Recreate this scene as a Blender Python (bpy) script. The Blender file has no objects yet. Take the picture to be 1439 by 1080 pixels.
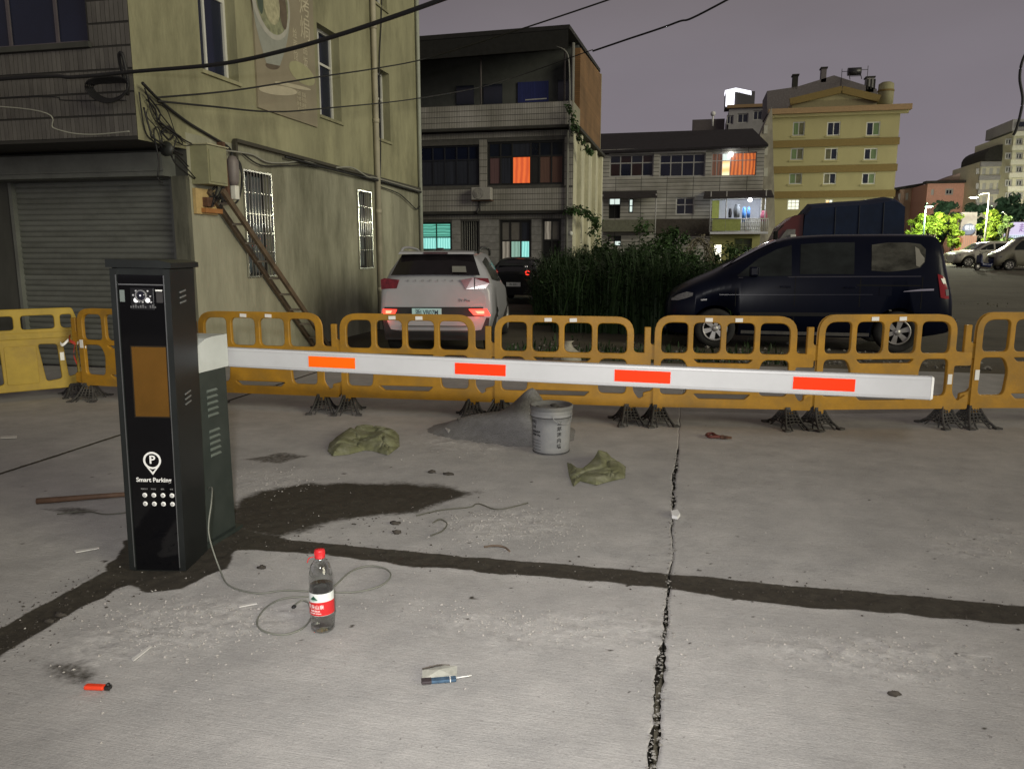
import bpy, bmesh, math, random
import numpy as np
from mathutils import Vector, Matrix
R = math.radians
random.seed(7)
sc = bpy.context.scene
col = sc.collection

# ------------------------------------------------------------------ camera, sky, lights, exposure
cam_d = bpy.data.cameras.new('camera')
cam = bpy.data.objects.new('camera', cam_d)
col.objects.link(cam)
cam.location = (0, 0, 1.6)
cam.rotation_euler = (R(90 - 9.7), 0, R(12.9))
cam_d.sensor_width = 36
cam_d.lens = 27.02
cam_d.clip_start = 0.05
cam_d.clip_end = 3000
sc.camera = cam

world = bpy.data.worlds.new('World')
sc.world = world
world.use_nodes = True
wn = world.node_tree
wn.nodes.clear()
w_out = wn.nodes.new('ShaderNodeOutputWorld')
w_bg = wn.nodes.new('ShaderNodeBackground')
w_tc = wn.nodes.new('ShaderNodeTexCoord')
w_sep = wn.nodes.new('ShaderNodeSeparateXYZ')
w_rmp = wn.nodes.new('ShaderNodeValToRGB')
wn.links.new(w_tc.outputs['Generated'], w_sep.inputs[0])
wn.links.new(w_sep.outputs['Z'], w_rmp.inputs[0])
w_n = wn.nodes.new('ShaderNodeTexNoise')
w_n.inputs['Scale'].default_value = 2.2
w_n.inputs['Detail'].default_value = 5
w_map = wn.nodes.new('ShaderNodeMapping')
w_map.inputs['Scale'].default_value = (1, 1, 2.6)
wn.links.new(w_tc.outputs['Generated'], w_map.inputs[0])
wn.links.new(w_map.outputs[0], w_n.inputs['Vector'])
w_mr = wn.nodes.new('ShaderNodeMapRange')      # faint unevenness of the cloud layer
w_mr.inputs['From Min'].default_value = .25
w_mr.inputs['From Max'].default_value = .75
w_mr.inputs['To Min'].default_value = .88
w_mr.inputs['To Max'].default_value = 1.10
wn.links.new(w_n.outputs['Fac'], w_mr.inputs['Value'])
w_mx = wn.nodes.new('ShaderNodeVectorMath')
w_mx.operation = 'SCALE'
wn.links.new(w_rmp.outputs[0], w_mx.inputs[0])
wn.links.new(w_mr.outputs[0], w_mx.inputs['Scale'])
wn.links.new(w_mx.outputs[0], w_bg.inputs[0])
wn.links.new(w_bg.outputs[0], w_out.inputs[0])
cr = w_rmp.color_ramp                      # town glow under a low night overcast
cr.elements[0].position = 0.0
cr.elements[0].color = (0.262, 0.232, 0.268, 1)
cr.elements[1].position = 1.0
cr.elements[1].color = (0.130, 0.110, 0.104, 1)
e = cr.elements.new(0.22)
e.color = (0.222, 0.198, 0.222, 1)
e = cr.elements.new(0.42)
e.color = (0.146, 0.124, 0.120, 1)
w_bg.inputs[1].default_value = 0.9

sun_d = bpy.data.lights.new('night_glow', 'SUN')
sun_d.energy = 1.45
sun_d.angle = R(26)
sun_d.color = (1.0, 0.945, 0.70)
sun = bpy.data.objects.new('night_glow', sun_d)
col.objects.link(sun)
sun_az, sun_el = R(-26), R(15)             # from the right and a little behind the camera
sd = Vector((math.cos(sun_az) * math.cos(sun_el), math.sin(sun_az) * math.cos(sun_el), math.sin(sun_el)))
sun.rotation_euler = sd.to_track_quat('Z', 'Y').to_euler()

sc.view_settings.view_transform = 'Standard'
sc.view_settings.look = 'None'
sc.view_settings.exposure = 0
sc.view_settings.gamma = 1
sc.view_settings.use_curve_mapping = False
FLASH_POWER = 860
sc.render.engine = 'CYCLES'
sc.cycles.max_bounces = 8
sc.cycles.transparent_max_bounces = 12
sc.cycles.use_denoising = True
sc.cycles.sample_clamp_indirect = 4
sc.cycles.caustics_reflective = False
sc.cycles.caustics_refractive = False

# ------------------------------------------------------------------ measuring helpers (camera model -> points on real planes)
F_, CX_, CY_ = 1080.0, 719.5, 540.0
_c, _s = math.cos(R(12.9)), math.sin(R(12.9))
_cp, _sp = math.cos(R(9.7)), math.sin(R(9.7))
def ray(x, y):
    a, b = (x - CX_) / F_, -(y - CY_) / F_
    dy = _cp + b * _sp
    return Vector((a * _c - dy * _s, a * _s + dy * _c, -_sp + b * _cp))
def onY(x, y, Y):
    d = ray(x, y)
    return Vector((0, 0, 1.6)) + d * (Y / d.y)
def onX(x, y, X):
    d = ray(x, y)
    return Vector((0, 0, 1.6)) + d * (X / d.x)
def onG(x, y, z=0.0):
    d = ray(x, y)
    return Vector((0, 0, 1.6)) + d * ((z - 1.6) / d.z)
def uv(x, y, Y):
    p = onY(x, y, Y)
    return p.x, p.z

# ------------------------------------------------------------------ materials
MATS = {}
def mat(name, c, rough=0.6, metal=0.0, var=0.12, scale=6.0, bump=0.0, bscale=40.0, dirt=None, dscale=1.5, damt=0.5, spec=0.5, stretch=None, coat=0.0):
    """Principled with two-octave colour variation, optional dirt layer and fine relief."""
    if name in MATS:
        return MATS[name]
    m = bpy.data.materials.new(name)
    m.use_nodes = True
    nt = m.node_tree
    b = nt.nodes['Principled BSDF']
    b.inputs['Roughness'].default_value = rough
    b.inputs['Metallic'].default_value = metal
    b.inputs['Specular IOR Level'].default_value = spec
    b.inputs['Coat Weight'].default_value = coat
    tc = nt.nodes.new('ShaderNodeTexCoord')
    oi = nt.nodes.new('ShaderNodeObjectInfo')
    sc3 = nt.nodes.new('ShaderNodeVectorMath')
    sc3.operation = 'SCALE'
    sc3.inputs[0].default_value = (17.3, 9.1, 23.7)
    nt.links.new(oi.outputs['Random'], sc3.inputs['Scale'])
    ad3 = nt.nodes.new('ShaderNodeVectorMath')
    ad3.operation = 'ADD'
    nt.links.new(tc.outputs['Object'], ad3.inputs[0])
    nt.links.new(sc3.outputs[0], ad3.inputs[1])
    geo = ad3.outputs[0]
    if stretch:
        mp = nt.nodes.new('ShaderNodeMapping')
        mp.inputs['Scale'].default_value = stretch
        nt.links.new(geo, mp.inputs[0])
        geo = mp.outputs[0]
    n = nt.nodes.new('ShaderNodeTexNoise')
    n.inputs['Scale'].default_value = scale
    n.inputs['Detail'].default_value = 6
    n.inputs['Roughness'].default_value = 0.65
    nt.links.new(geo, n.inputs['Vector'])
    r = nt.nodes.new('ShaderNodeValToRGB')
    r.color_ramp.elements[0].position = 0.3
    r.color_ramp.elements[1].position = 0.7
    r.color_ramp.elements[0].color = tuple(max(0, v * (1 - var)) for v in c) + (1,)
    r.color_ramp.elements[1].color = tuple(min(1, v * (1 + var)) for v in c) + (1,)
    nt.links.new(n.outputs['Fac'], r.inputs[0])
    out = r.outputs[0]
    if dirt:
        n2 = nt.nodes.new('ShaderNodeTexNoise')
        n2.inputs['Scale'].default_value = dscale
        n2.inputs['Detail'].default_value = 8
        n2.inputs['Roughness'].default_value = 0.7
        nt.links.new(geo, n2.inputs['Vector'])
        mr = nt.nodes.new('ShaderNodeMapRange')
        mr.inputs['From Min'].default_value = 0.45
        mr.inputs['From Max'].default_value = 0.72
        mr.inputs['To Max'].default_value = damt
        nt.links.new(n2.outputs['Fac'], mr.inputs['Value'])
        mx = nt.nodes.new('ShaderNodeMix')
        mx.data_type = 'RGBA'
        nt.links.new(mr.outputs[0], mx.inputs['Factor'])
        nt.links.new(out, mx.inputs['A'])
        mx.inputs['B'].default_value = tuple(dirt) + (1,)
        out = mx.outputs['Result']
    nt.links.new(out, b.inputs['Base Color'])
    if bump:
        n3 = nt.nodes.new('ShaderNodeTexNoise')
        n3.inputs['Scale'].default_value = bscale
        n3.inputs['Detail'].default_value = 5
        nt.links.new(geo, n3.inputs['Vector'])
        bp = nt.nodes.new('ShaderNodeBump')
        bp.inputs['Strength'].default_value = bump
        bp.inputs['Distance'].default_value = 0.02
        nt.links.new(n3.outputs['Fac'], bp.inputs['Height'])
        nt.links.new(bp.outputs[0], b.inputs['Normal'])
    MATS[name] = m
    return m

def weave(m, scale):
    """adds a crossed-thread relief to a material"""
    nt = m.node_tree
    b = nt.nodes['Principled BSDF']
    tc = nt.nodes.new('ShaderNodeTexCoord')
    prev = None
    for ax in ('X', 'Y'):
        w = nt.nodes.new('ShaderNodeTexWave')
        w.bands_direction = ax
        w.inputs['Scale'].default_value = scale
        w.inputs['Distortion'].default_value = 1.5
        nt.links.new(tc.outputs['Object'], w.inputs['Vector'])
        bp = nt.nodes.new('ShaderNodeBump')
        bp.inputs['Strength'].default_value = .5
        bp.inputs['Distance'].default_value = .006
        nt.links.new(w.outputs['Fac'], bp.inputs['Height'])
        if prev is not None:
            nt.links.new(prev, bp.inputs['Normal'])
        prev = bp.outputs[0]
    nt.links.new(prev, b.inputs['Normal'])

def glow(name, c, strength, c2=None, stripes=8.0, axis='X'):
    """A lit pane: emission, with soft vertical curtain folds when c2 is given."""
    if name in MATS:
        return MATS[name]
    m = bpy.data.materials.new(name)
    m.use_nodes = True
    nt = m.node_tree
    b = nt.nodes['Principled BSDF']
    b.inputs['Base Color'].default_value = (0.1, 0.1, 0.1, 1)
    b.inputs['Roughness'].default_value = 0.4
    b.inputs['Emission Strength'].default_value = strength
    b.inputs['Emission Color'].default_value = tuple(c) + (1,)
    if c2:
        tc = nt.nodes.new('ShaderNodeTexCoord')
        w = nt.nodes.new('ShaderNodeTexWave')
        w.bands_direction = axis
        w.inputs['Scale'].default_value = stripes
        w.inputs['Distortion'].default_value = 2.5
        w.inputs['Detail'].default_value = 3
        nt.links.new(tc.outputs['Object'], w.inputs['Vector'])
        r = nt.nodes.new('ShaderNodeValToRGB')
        r.color_ramp.elements[0].color = tuple(c2) + (1,)
        r.color_ramp.elements[1].color = tuple(c) + (1,)
        nt.links.new(w.outputs['Color'], r.inputs[0])
        nt.links.new(r.outputs[0], b.inputs['Emission Color'])
    MATS[name] = m
    return m

def clear_glass(name, c=(1, 1, 1), rough=0.02, ior=1.3):
    if name in MATS:
        return MATS[name]
    m = bpy.data.materials.new(name)
    m.use_nodes = True
    b = m.node_tree.nodes['Principled BSDF']
    b.inputs['Base Color'].default_value = tuple(c) + (1,)
    b.inputs['Roughness'].default_value = rough
    b.inputs['Transmission Weight'].default_value = 1.0
    b.inputs['IOR'].default_value = ior
    MATS[name] = m
    return m

def thin_film(name, tint=(.93, .95, .95)):
    m = bpy.data.materials.new(name)
    m.use_nodes = True
    nt = m.node_tree
    nt.nodes.clear()
    out = nt.nodes.new('ShaderNodeOutputMaterial')
    mx = nt.nodes.new('ShaderNodeMixShader')
    tr = nt.nodes.new('ShaderNodeBsdfTransparent')
    gl = nt.nodes.new('ShaderNodeBsdfGlossy')
    lw = nt.nodes.new('ShaderNodeLayerWeight')
    mr = nt.nodes.new('ShaderNodeMapRange')
    mr.inputs['To Min'].default_value = .05
    mr.inputs['To Max'].default_value = .75
    lw.inputs[0].default_value = .35
    tr.inputs[0].default_value = tint + (1,)
    gl.inputs['Roughness'].default_value = .06
    nt.links.new(lw.outputs['Facing'], mr.inputs['Value'])
    nt.links.new(mr.outputs[0], mx.inputs[0])
    nt.links.new(tr.outputs[0], mx.inputs[1])
    nt.links.new(gl.outputs[0], mx.inputs[2])
    nt.links.new(mx.outputs[0], out.inputs[0])
    MATS[name] = m
    return m

# ------------------------------------------------------------------ objects
def tag(o, label=None, cat=None, group=None, kind=None):
    if label: o['label'] = label
    if cat: o['category'] = cat
    if group: o['group'] = group
    if kind: o['kind'] = kind
    return o
def thing(name, label, cat, loc=(0, 0, 0), rz=0.0, group=None):
    o = bpy.data.objects.new(name, None)
    o.empty_display_size = 0.2
    col.objects.link(o)
    o.location = loc
    o.rotation_euler = (0, 0, rz)
    return tag(o, label, cat, group)
def link(name, me, parent=None, world=False, loc=None):
    o = bpy.data.objects.new(name, me)
    col.objects.link(o)
    if parent is not None:
        o.parent = parent
        if world and parent.type == 'EMPTY':
            o.location = -parent.location
    if loc is not None:
        o.location = loc
    return o
def children(o):
    return [c for c in bpy.data.objects if c.parent == o]
def copy_tree(o, parent=None, kids=None):
    if kids is None:
        kids = {}
        for c in bpy.data.objects:
            if c.parent is not None:
                kids.setdefault(c.parent.name, []).append(c)
    c = o.copy()
    col.objects.link(c)
    c.parent = parent
    for ch in kids.get(o.name, []):
        copy_tree(ch, c, kids)
    return c

class MB:
    def __init__(self):
        self.v, self.f, self.mi, self.sm = [], [], [], []
        self.m = 0
    def add(self, vs, fs, smooth=False):
        n = len(self.v)
        self.v += [tuple(p) for p in vs]
        for f in fs:
            self.f.append([i + n for i in f])
            self.mi.append(self.m)
            self.sm.append(smooth)
        return self
    def box(self, x0, x1, y0, y1, z0, z1):
        return self.add([(x0, y0, z0), (x1, y0, z0), (x1, y1, z0), (x0, y1, z0), (x0, y0, z1), (x1, y0, z1), (x1, y1, z1), (x0, y1, z1)],
                        [(3, 2, 1, 0), (4, 5, 6, 7), (0, 1, 5, 4), (1, 2, 6, 5), (2, 3, 7, 6), (3, 0, 4, 7)])
    def bbox(self, x0, x1, y0, y1, z0, z1, b=0.01):
        """box with chamfered edges"""
        bm = bmesh.new()
        bmesh.ops.create_cube(bm, size=1)
        for v in bm.verts:
            v.co = Vector(((x0 + x1) / 2 + v.co.x * (x1 - x0), (y0 + y1) / 2 + v.co.y * (y1 - y0), (z0 + z1) / 2 + v.co.z * (z1 - z0)))
        bmesh.ops.bevel(bm, geom=bm.edges[:], offset=b, segments=2, profile=0.5, affect='EDGES')
        bm.verts.index_update()
        self.add([v.co[:] for v in bm.verts], [[v.index for v in f.verts] for f in bm.faces])
        bm.free()
        return self
    def bar(self, p0, p1, w, h=None, up=(0, 0, 1)):
        p0, p1 = Vector(p0), Vector(p1)
        h = w if h is None else h
        d = (p1 - p0).normalized()
        s = d.cross(Vector(up))
        if s.length < 1e-4:
            s = d.cross(Vector((1, 0, 0)))
        s.normalize()
        t = s.cross(d)
        s, t = s * w / 2, t * h / 2
        vs = [p0 - s - t, p0 + s - t, p0 + s + t, p0 - s + t, p1 - s - t, p1 + s - t, p1 + s + t, p1 - s + t]
        return self.add(vs, [(0, 1, 2, 3), (7, 6, 5, 4), (0, 4, 5, 1), (1, 5, 6, 2), (2, 6, 7, 3), (3, 7, 4, 0)])
    def tube(self, pts, r, n=8, cap=True):
        pts = [Vector(p) for p in pts]
        rs = r if isinstance(r, (list, tuple)) else [r] * len(pts)
        vs, fs = [], []
        ref = Vector((0, 0, 1))
        for i, p in enumerate(pts):
            d = (pts[min(i + 1, len(pts) - 1)] - pts[max(i - 1, 0)])
            d = d.normalized() if d.length > 1e-9 else Vector((0, 0, 1))
            a = d.cross(ref)
            if a.length < 0.05:
                a = d.cross(Vector((1, 0, 0)))
            a.normalize()
            b = a.cross(d)
            for k in range(n):
                t = 2 * math.pi * k / n
                vs.append(p + (a * math.cos(t) + b * math.sin(t)) * rs[i])
        for i in range(len(pts) - 1):
            for k in range(n):
                fs.append((i * n + k, i * n + (k + 1) % n, (i + 1) * n + (k + 1) % n, (i + 1) * n + k))
        self.add(vs, fs, True)
        if cap:
            L = len(pts) - 1
            self.add([vs[k] for k in range(n)], [list(range(n))])
            self.add([vs[L * n + k] for k in range(n)], [list(range(n))[::-1]])
        return self
    def cyl(self, p0, p1, r0, r1=None, n=16, cap=True):
        return self.tube([p0, p1], [r0, r0 if r1 is None else r1], n, cap)
    def lathe(self, prof, n=24, axis='Z', c=(0, 0, 0), smooth=True):
        vs, fs = [], []
        for r, z in prof:
            for k in range(n):
                t = 2 * math.pi * k / n
                a, b = r * math.cos(t), r * math.sin(t)
                vs.append({'Z': (a, b, z), 'Y': (a, z, b), 'X': (z, a, b)}[axis])
        vs = [(p[0] + c[0], p[1] + c[1], p[2] + c[2]) for p in vs]
        for i in range(len(prof) - 1):
            for k in range(n):
                fs.append((i * n + k, i * n + (k + 1) % n, (i + 1) * n + (k + 1) % n, (i + 1) * n + k))
        return self.add(vs, fs, smooth)
    def ball(self, c, r, n=8, m=6, jit=0.0):
        vs, fs = [], []
        rx, ry, rz = r if isinstance(r, (tuple, list)) else (r, r, r)
        for i in range(m + 1):
            ph = math.pi * i / m
            for k in range(n):
                t = 2 * math.pi * k / n
                j = 1 + random.uniform(-jit, jit)
                vs.append((c[0] + rx * j * math.sin(ph) * math.cos(t), c[1] + ry * j * math.sin(ph) * math.sin(t), c[2] + rz * j * math.cos(ph)))
        for i in range(m):
            for k in range(n):
                fs.append((i * n + k, (i + 1) * n + k, (i + 1) * n + (k + 1) % n, i * n + (k + 1) % n))
        return self.add(vs, fs, True)
    def mesh(self, name, mats):
        me = bpy.data.meshes.new(name)
        me.from_pydata(self.v, [], self.f)
        mats = mats if isinstance(mats, (list, tuple)) else [mats]
        for m in mats:
            me.materials.append(m)
        me.polygons.foreach_set('material_index', self.mi)
        me.polygons.foreach_set('use_smooth', self.sm)
        me.update()
        bm = bmesh.new()
        bm.from_mesh(me)
        bmesh.ops.remove_doubles(bm, verts=bm.verts[:], dist=1e-5)
        bmesh.ops.recalc_face_normals(bm, faces=bm.faces[:])
        bm.to_mesh(me)
        bm.free()
        return me
    def raw(self, name, mats):
        me = bpy.data.meshes.new(name)
        me.from_pydata(self.v, [], self.f)
        for m in (mats if isinstance(mats, (list, tuple)) else [mats]):
            me.materials.append(m)
        me.polygons.foreach_set('material_index', self.mi)
        me.polygons.foreach_set('use_smooth', self.sm)
        me.update()
        return me
    def build(self, name, mats, parent=None, world=False, loc=None):
        return link(name, self.mesh(name, mats), parent, world, loc)

def smooth_path(pts, k=8):
    pts = [Vector(p) for p in pts]
    out = []
    n = len(pts)
    for i in range(n - 1):
        p0, p1, p2, p3 = pts[max(i - 1, 0)], pts[i], pts[i + 1], pts[min(i + 2, n - 1)]
        for j in range(k):
            t = j / k
            out.append(0.5 * (2 * p1 + (p2 - p0) * t + (2 * p0 - 5 * p1 + 4 * p2 - p3) * t * t + (3 * p1 - p0 - 3 * p2 + p3) * t ** 3))
    out.append(pts[-1])
    return out

def rounded(pts, rad, seg=5):
    """closed 2D polygon with rounded corners; rad a number or one per corner"""
    n = len(pts)
    rad = rad if isinstance(rad, (list, tuple)) else [rad] * n
    out = []
    for i in range(n):
        p, a, b = Vector(pts[i]), Vector(pts[i - 1]), Vector(pts[(i + 1) % n])
        r = min(rad[i], (a - p).length * 0.49, (b - p).length * 0.49)
        if r <= 1e-5:
            out.append(p)
            continue
        q0, q1 = p + (a - p).normalized() * r, p + (b - p).normalized() * r
        for k in range(seg + 1):
            t = k / seg
            out.append((1 - t) ** 2 * q0 + 2 * t * (1 - t) * p + t * t * q1)
    return out

def plate(name, outlines, thick, m, bevel=0.0, res=1):
    """flat plate with holes from closed 2D outlines; in the XZ plane, thickness along Y, centred"""
    cu = bpy.data.curves.new(name, 'CURVE')
    cu.dimensions = '2D'
    cu.fill_mode = 'BOTH'
    cu.extrude = max(thick / 2 - bevel, 0.0001)
    cu.bevel_depth = bevel
    cu.bevel_resolution = res
    cu.offset = -bevel
    for o in outlines:
        s = cu.splines.new('POLY')
        s.points.add(len(o) - 1)
        for p, q in zip(s.points, o):
            p.co = (q[0], q[1], 0, 1)
        s.use_cyclic_u = True
    ob = bpy.data.objects.new(name, cu)
    me = bpy.data.meshes.new_from_object(ob)
    bpy.data.objects.remove(ob)
    bpy.data.curves.remove(cu)
    me.transform(Matrix.Rotation(R(90), 4, 'X'))
    me.materials.clear()
    me.materials.append(m)
    me.name = name
    return me

def text(name, s, size, m, parent, loc, rot=(90, 0, 0), extr=0.0006, align='CENTER', sx=1.0, bold=0.0, spacing=1.0, world=False):
    cu = bpy.data.curves.new(name, 'FONT')
    cu.body = s
    cu.size = size
    cu.align_x = align
    cu.align_y = 'CENTER'
    cu.extrude = extr
    cu.offset = bold
    cu.space_character = spacing
    cu.resolution_u = 3
    ob = bpy.data.objects.new(name, cu)
    me = bpy.data.meshes.new_from_object(ob)
    bpy.data.objects.remove(ob)
    bpy.data.curves.remove(cu)
    me.transform(Matrix.Diagonal((sx, 1, 1, 1)))
    me.materials.clear()
    me.materials.append(m)
    o = link(name, me, parent)
    L = Vector(loc)
    if world and parent is not None and parent.type == 'EMPTY':
        L = L - parent.location
    o.location = L
    o.rotation_euler = tuple(R(a) for a in rot)
    return o

class Face:
    """a vertical facade plane; local u along the wall, v up, d out of the wall"""
    def __init__(self, o, udir, ndir):
        self.o, self.u, self.n = Vector(o), Vector(udir), Vector(ndir)
    def p(self, u, v, d=0.0):
        return self.o + self.u * u + Vector((0, 0, v)) + self.n * d
    def box(self, mb, u0, u1, v0, v1, d0, d1):
        a = [self.p(u, v, d) for d in (d0, d1) for u, v in ((u0, v0), (u1, v0), (u1, v1), (u0, v1))]
        return mb.add(a, [(0, 1, 2, 3), (7, 6, 5, 4), (0, 4, 5, 1), (1, 5, 6, 2), (2, 6, 7, 3), (3, 7, 4, 0)])
    def quad(self, mb, u0, u1, v0, v1, d):
        return mb.add([self.p(u0, v0, d), self.p(u1, v0, d), self.p(u1, v1, d), self.p(u0, v1, d)], [(0, 1, 2, 3)])

def wall_holes(mb, F, u0, u1, v0, v1, holes, depth):
    us = sorted({u0, u1} | {h[0] for h in holes} | {h[1] for h in holes})
    vs = sorted({v0, v1} | {h[2] for h in holes} | {h[3] for h in holes})
    us = [u for u in us if u0 <= u <= u1]
    vs = [v for v in vs if v0 <= v <= v1]
    for a, b in zip(us, us[1:]):
        for c, d in zip(vs, vs[1:]):
            mu, mv = (a + b) / 2, (c + d) / 2
            if not any(h[0] < mu < h[1] and h[2] < mv < h[3] for h in holes):
                F.quad(mb, a, b, c, d, 0)
    for h in holes:
        a, b, c, d = h[:4]
        for q in (((a, c), (a, d)), ((b, c), (b, d)), ((a, c), (b, c)), ((a, d), (b, d))):
            (x0, y0), (x1, y1) = q
            mb.add([F.p(x0, y0, 0), F.p(x1, y1, 0), F.p(x1, y1, -depth), F.p(x0, y0, -depth)], [(0, 1, 2, 3)])

def window(parent, F, u0, u1, v0, v1, rec, cols, rows, fm, gm, fw=0.05, name='window', back=True, sill=None):
    """frame with mullions as one part, each pane a sub-part. cols: list of fractions, rows: list of fractions (bottom up)."""
    mb = MB()
    d0, d1 = -rec, -rec + 0.05
    F.box(mb, u0, u1, v0, v0 + fw, d0, d1)
    F.box(mb, u0, u1, v1 - fw, v1, d0, d1)
    F.box(mb, u0, u0 + fw, v0 + fw, v1 - fw, d0, d1)
    F.box(mb, u1 - fw, u1, v0 + fw, v1 - fw, d0, d1)
    cs = [u0 + fw] + [u0 + (u1 - u0) * c for c in cols] + [u1 - fw]
    rs = [v0 + fw] + [v0 + (v1 - v0) * r for r in rows] + [v1 - fw]
    for c in cs[1:-1]:
        F.box(mb, c - fw * .4, c + fw * .4, v0 + fw, v1 - fw, d0 + .004, d1 - .004)
    for r in rs[1:-1]:
        F.box(mb, u0 + fw, u1 - fw, r - fw * .4, r + fw * .4, d0 + .002, d1 - .002)
    if back:
        F.quad(mb, u0, u1, v0, v1, -rec - 0.03)
    o = mb.build(name, fm, parent, True)
    k = 0
    for i in range(len(cs) - 1):
        for j in range(len(rs) - 1):
            g = gm[k % len(gm)] if isinstance(gm, (list, tuple)) else gm
            k += 1
            if g is None:
                continue
            pm = MB()
            F.box(pm, cs[i] + fw * .2, cs[i + 1] - fw * .2, rs[j] + fw * .2, rs[j + 1] - fw * .2, d0 + .014, d0 + .022)
            pm.build('pane', g, o)
    return o

# ------------------------------------------------------------------ ground: terrain sheet, concrete slabs, trench
def vnoise(x, y, seed=0):
    """smooth value noise on arrays, about 0..1"""
    xi, yi = np.floor(x).astype(np.int64), np.floor(y).astype(np.int64)
    fx, fy = x - xi, y - yi
    fx, fy = fx * fx * (3 - 2 * fx), fy * fy * (3 - 2 * fy)
    def h(a, b):
        n = (a * 374761393 + b * 668265263 + seed * 974711) & 0x7fffffff
        n = ((n ^ (n >> 13)) * 1274126177) & 0x7fffffff
        return ((n ^ (n >> 16)) & 0xffff) / 65535.0
    return (h(xi, yi) * (1 - fx) + h(xi + 1, yi) * fx) * (1 - fy) + (h(xi, yi + 1) * (1 - fx) + h(xi + 1, yi + 1) * fx) * fy
def fbm(x, y, s, o=4, seed=0):
    t, a, n = 0, 0.5, 0
    for k in range(o):
        t = t + a * vnoise(x * s, y * s, seed + k)
        n += a
        a *= 0.55
        s *= 2.03
    return t / n
def sstep(a, b, x):
    t = np.clip((x - a) / (b - a), 0, 1)
    return t * t * (3 - 2 * t)
def polydist(P, x, y):
    """signed distance to a polygon, negative inside"""
    d = np.full(x.shape, 1e9)
    inside = np.zeros(x.shape, bool)
    n = len(P)
    for i in range(n):
        ax, ay = P[i]
        bx, by = P[(i + 1) % n]
        ex, ey = bx - ax, by - ay
        t = np.clip(((x - ax) * ex + (y - ay) * ey) / (ex * ex + ey * ey), 0, 1)
        d = np.minimum(d, (x - ax - t * ex) ** 2 + (y - ay - t * ey) ** 2)
        c = ((ay > y) != (by > y)) & (x < (bx - ax) * (y - ay) / (by - ay + 1e-12) + ax)
        inside ^= c
    d = np.sqrt(d)
    return np.where(inside, -d, d)
def gpoly(px):
    return [tuple(onG(*p)[:2]) for p in px]
WET = gpoly([(318, 742), (352, 690), (430, 678), (545, 676), (620, 682), (676, 692), (612, 714), (545, 726), (470, 733), (430, 745), (380, 757)])
BASE = gpoly([(150, 800), (180, 760), (328, 742), (420, 762), (330, 775), (312, 800), (255, 828), (205, 830), (165, 818)])
STAINS = [gpoly(q) for q in ([(20, 920), (60, 925), (130, 945), (120, 952), (60, 940)], [(60, 715), (110, 712), (150, 718), (100, 724)],
                             [(345, 645), (400, 636), (440, 640), (390, 652)])]
DUSTS = [gpoly(q) for q in ([(640, 735), (700, 715), (800, 715), (800, 755), (720, 755), (640, 750)],
                            [(90, 900), (200, 855), (330, 850), (420, 850), (420, 880), (250, 905), (120, 920)],
                            [(560, 850), (700, 858), (900, 872), (900, 895), (760, 905), (600, 880)],
                            [(1060, 905), (1190, 895), (1400, 910), (1400, 945), (1250, 950), (1080, 930)],
                            [(1350, 740), (1439, 745), (1439, 790), (1350, 780)], [(420, 660), (330, 665), (330, 685), (430, 690)],
                            [(610, 600), (745, 590), (745, 635), (650, 640), (600, 630)])]
def ground_fields(x, y):
    wob = (fbm(x, y, 2.2, 3, 11) - 0.5)
    wig = (fbm(x, y, 9.0, 3, 21) - 0.5)
    hw = 0.080 + 0.022 * sstep(-1.6, -.6, x) + 0.05 * wob
    tr = np.abs(y - 3.668 + 0.018 * sstep(-1.7, -0.8, x) - 0.05 * sstep(-1.2, -2.4, x) * 0 + 0.06 * wob) - hw + 0.035 * wig
    tr = np.where(x > -2.5, tr, 1.0)
    cl = -2.745 + 0.05 * wob
    tl = np.abs(x - cl) - (0.10 + 0.05 * wob) + 0.04 * wig
    tl = np.where(y < 3.3, tl, 1.0)
    wet = polydist(WET, x, y) + 0.30 * wob + 0.10 * wig
    base = polydist(BASE, x, y) + 0.10 * wob + 0.05 * wig
    trench = np.minimum(tr, tl)
    soil = np.minimum(trench, base)
    damp = sstep(0.022, -0.018, soil)
    damp = np.maximum(damp, sstep(0.16, -0.18, wet) * 0.95)
    for q in STAINS:
        damp = np.maximum(damp, 0.55 * sstep(0.06, -0.05, polydist(q, x, y) + 0.12 * wob + 0.08 * wig))
    spots = fbm(x, y, 19.0, 2, 71)
    damp = np.maximum(damp, 0.7 * sstep(0.875, 0.90, spots) * (y > 2.6) * (y < 5.4))
    damp = np.maximum(damp, 0.85 * np.exp(-((x + 4.9) / .028) ** 2))  # dark line drawn along the straight slab joint
    dust = np.zeros_like(x)
    for q in DUSTS:
        dust = np.maximum(dust, sstep(0.16, -0.12, polydist(q, x, y) + 0.35 * wob + 0.15 * wig))
    h = 0.010 * (fbm(x, y, 0.7, 3, 5) - 0.5) + 0.0035 * (fbm(x, y, 14, 3, 8) - 0.5)
    h += dust * (0.016 * np.maximum(fbm(x, y, 16, 3, 31) - 0.42, 0) + 0.012 * np.maximum(fbm(x, y, 34, 2, 33) - 0.5, 0))
    ins = sstep(0.01, -0.03, soil)
    h += ins * (-0.004 + 0.016 * (fbm(x, y, 13, 4, 41) - 0.4)) + 0.003 * np.exp(-(soil / 0.035) ** 2) * (0.4 + fbm(x, y, 18, 2, 43))
    h += sstep(0.05, -0.2, wet) * 0.014 * (fbm(x, y, 10, 3, 44) - 0.35)
    return h, damp, dust

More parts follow.
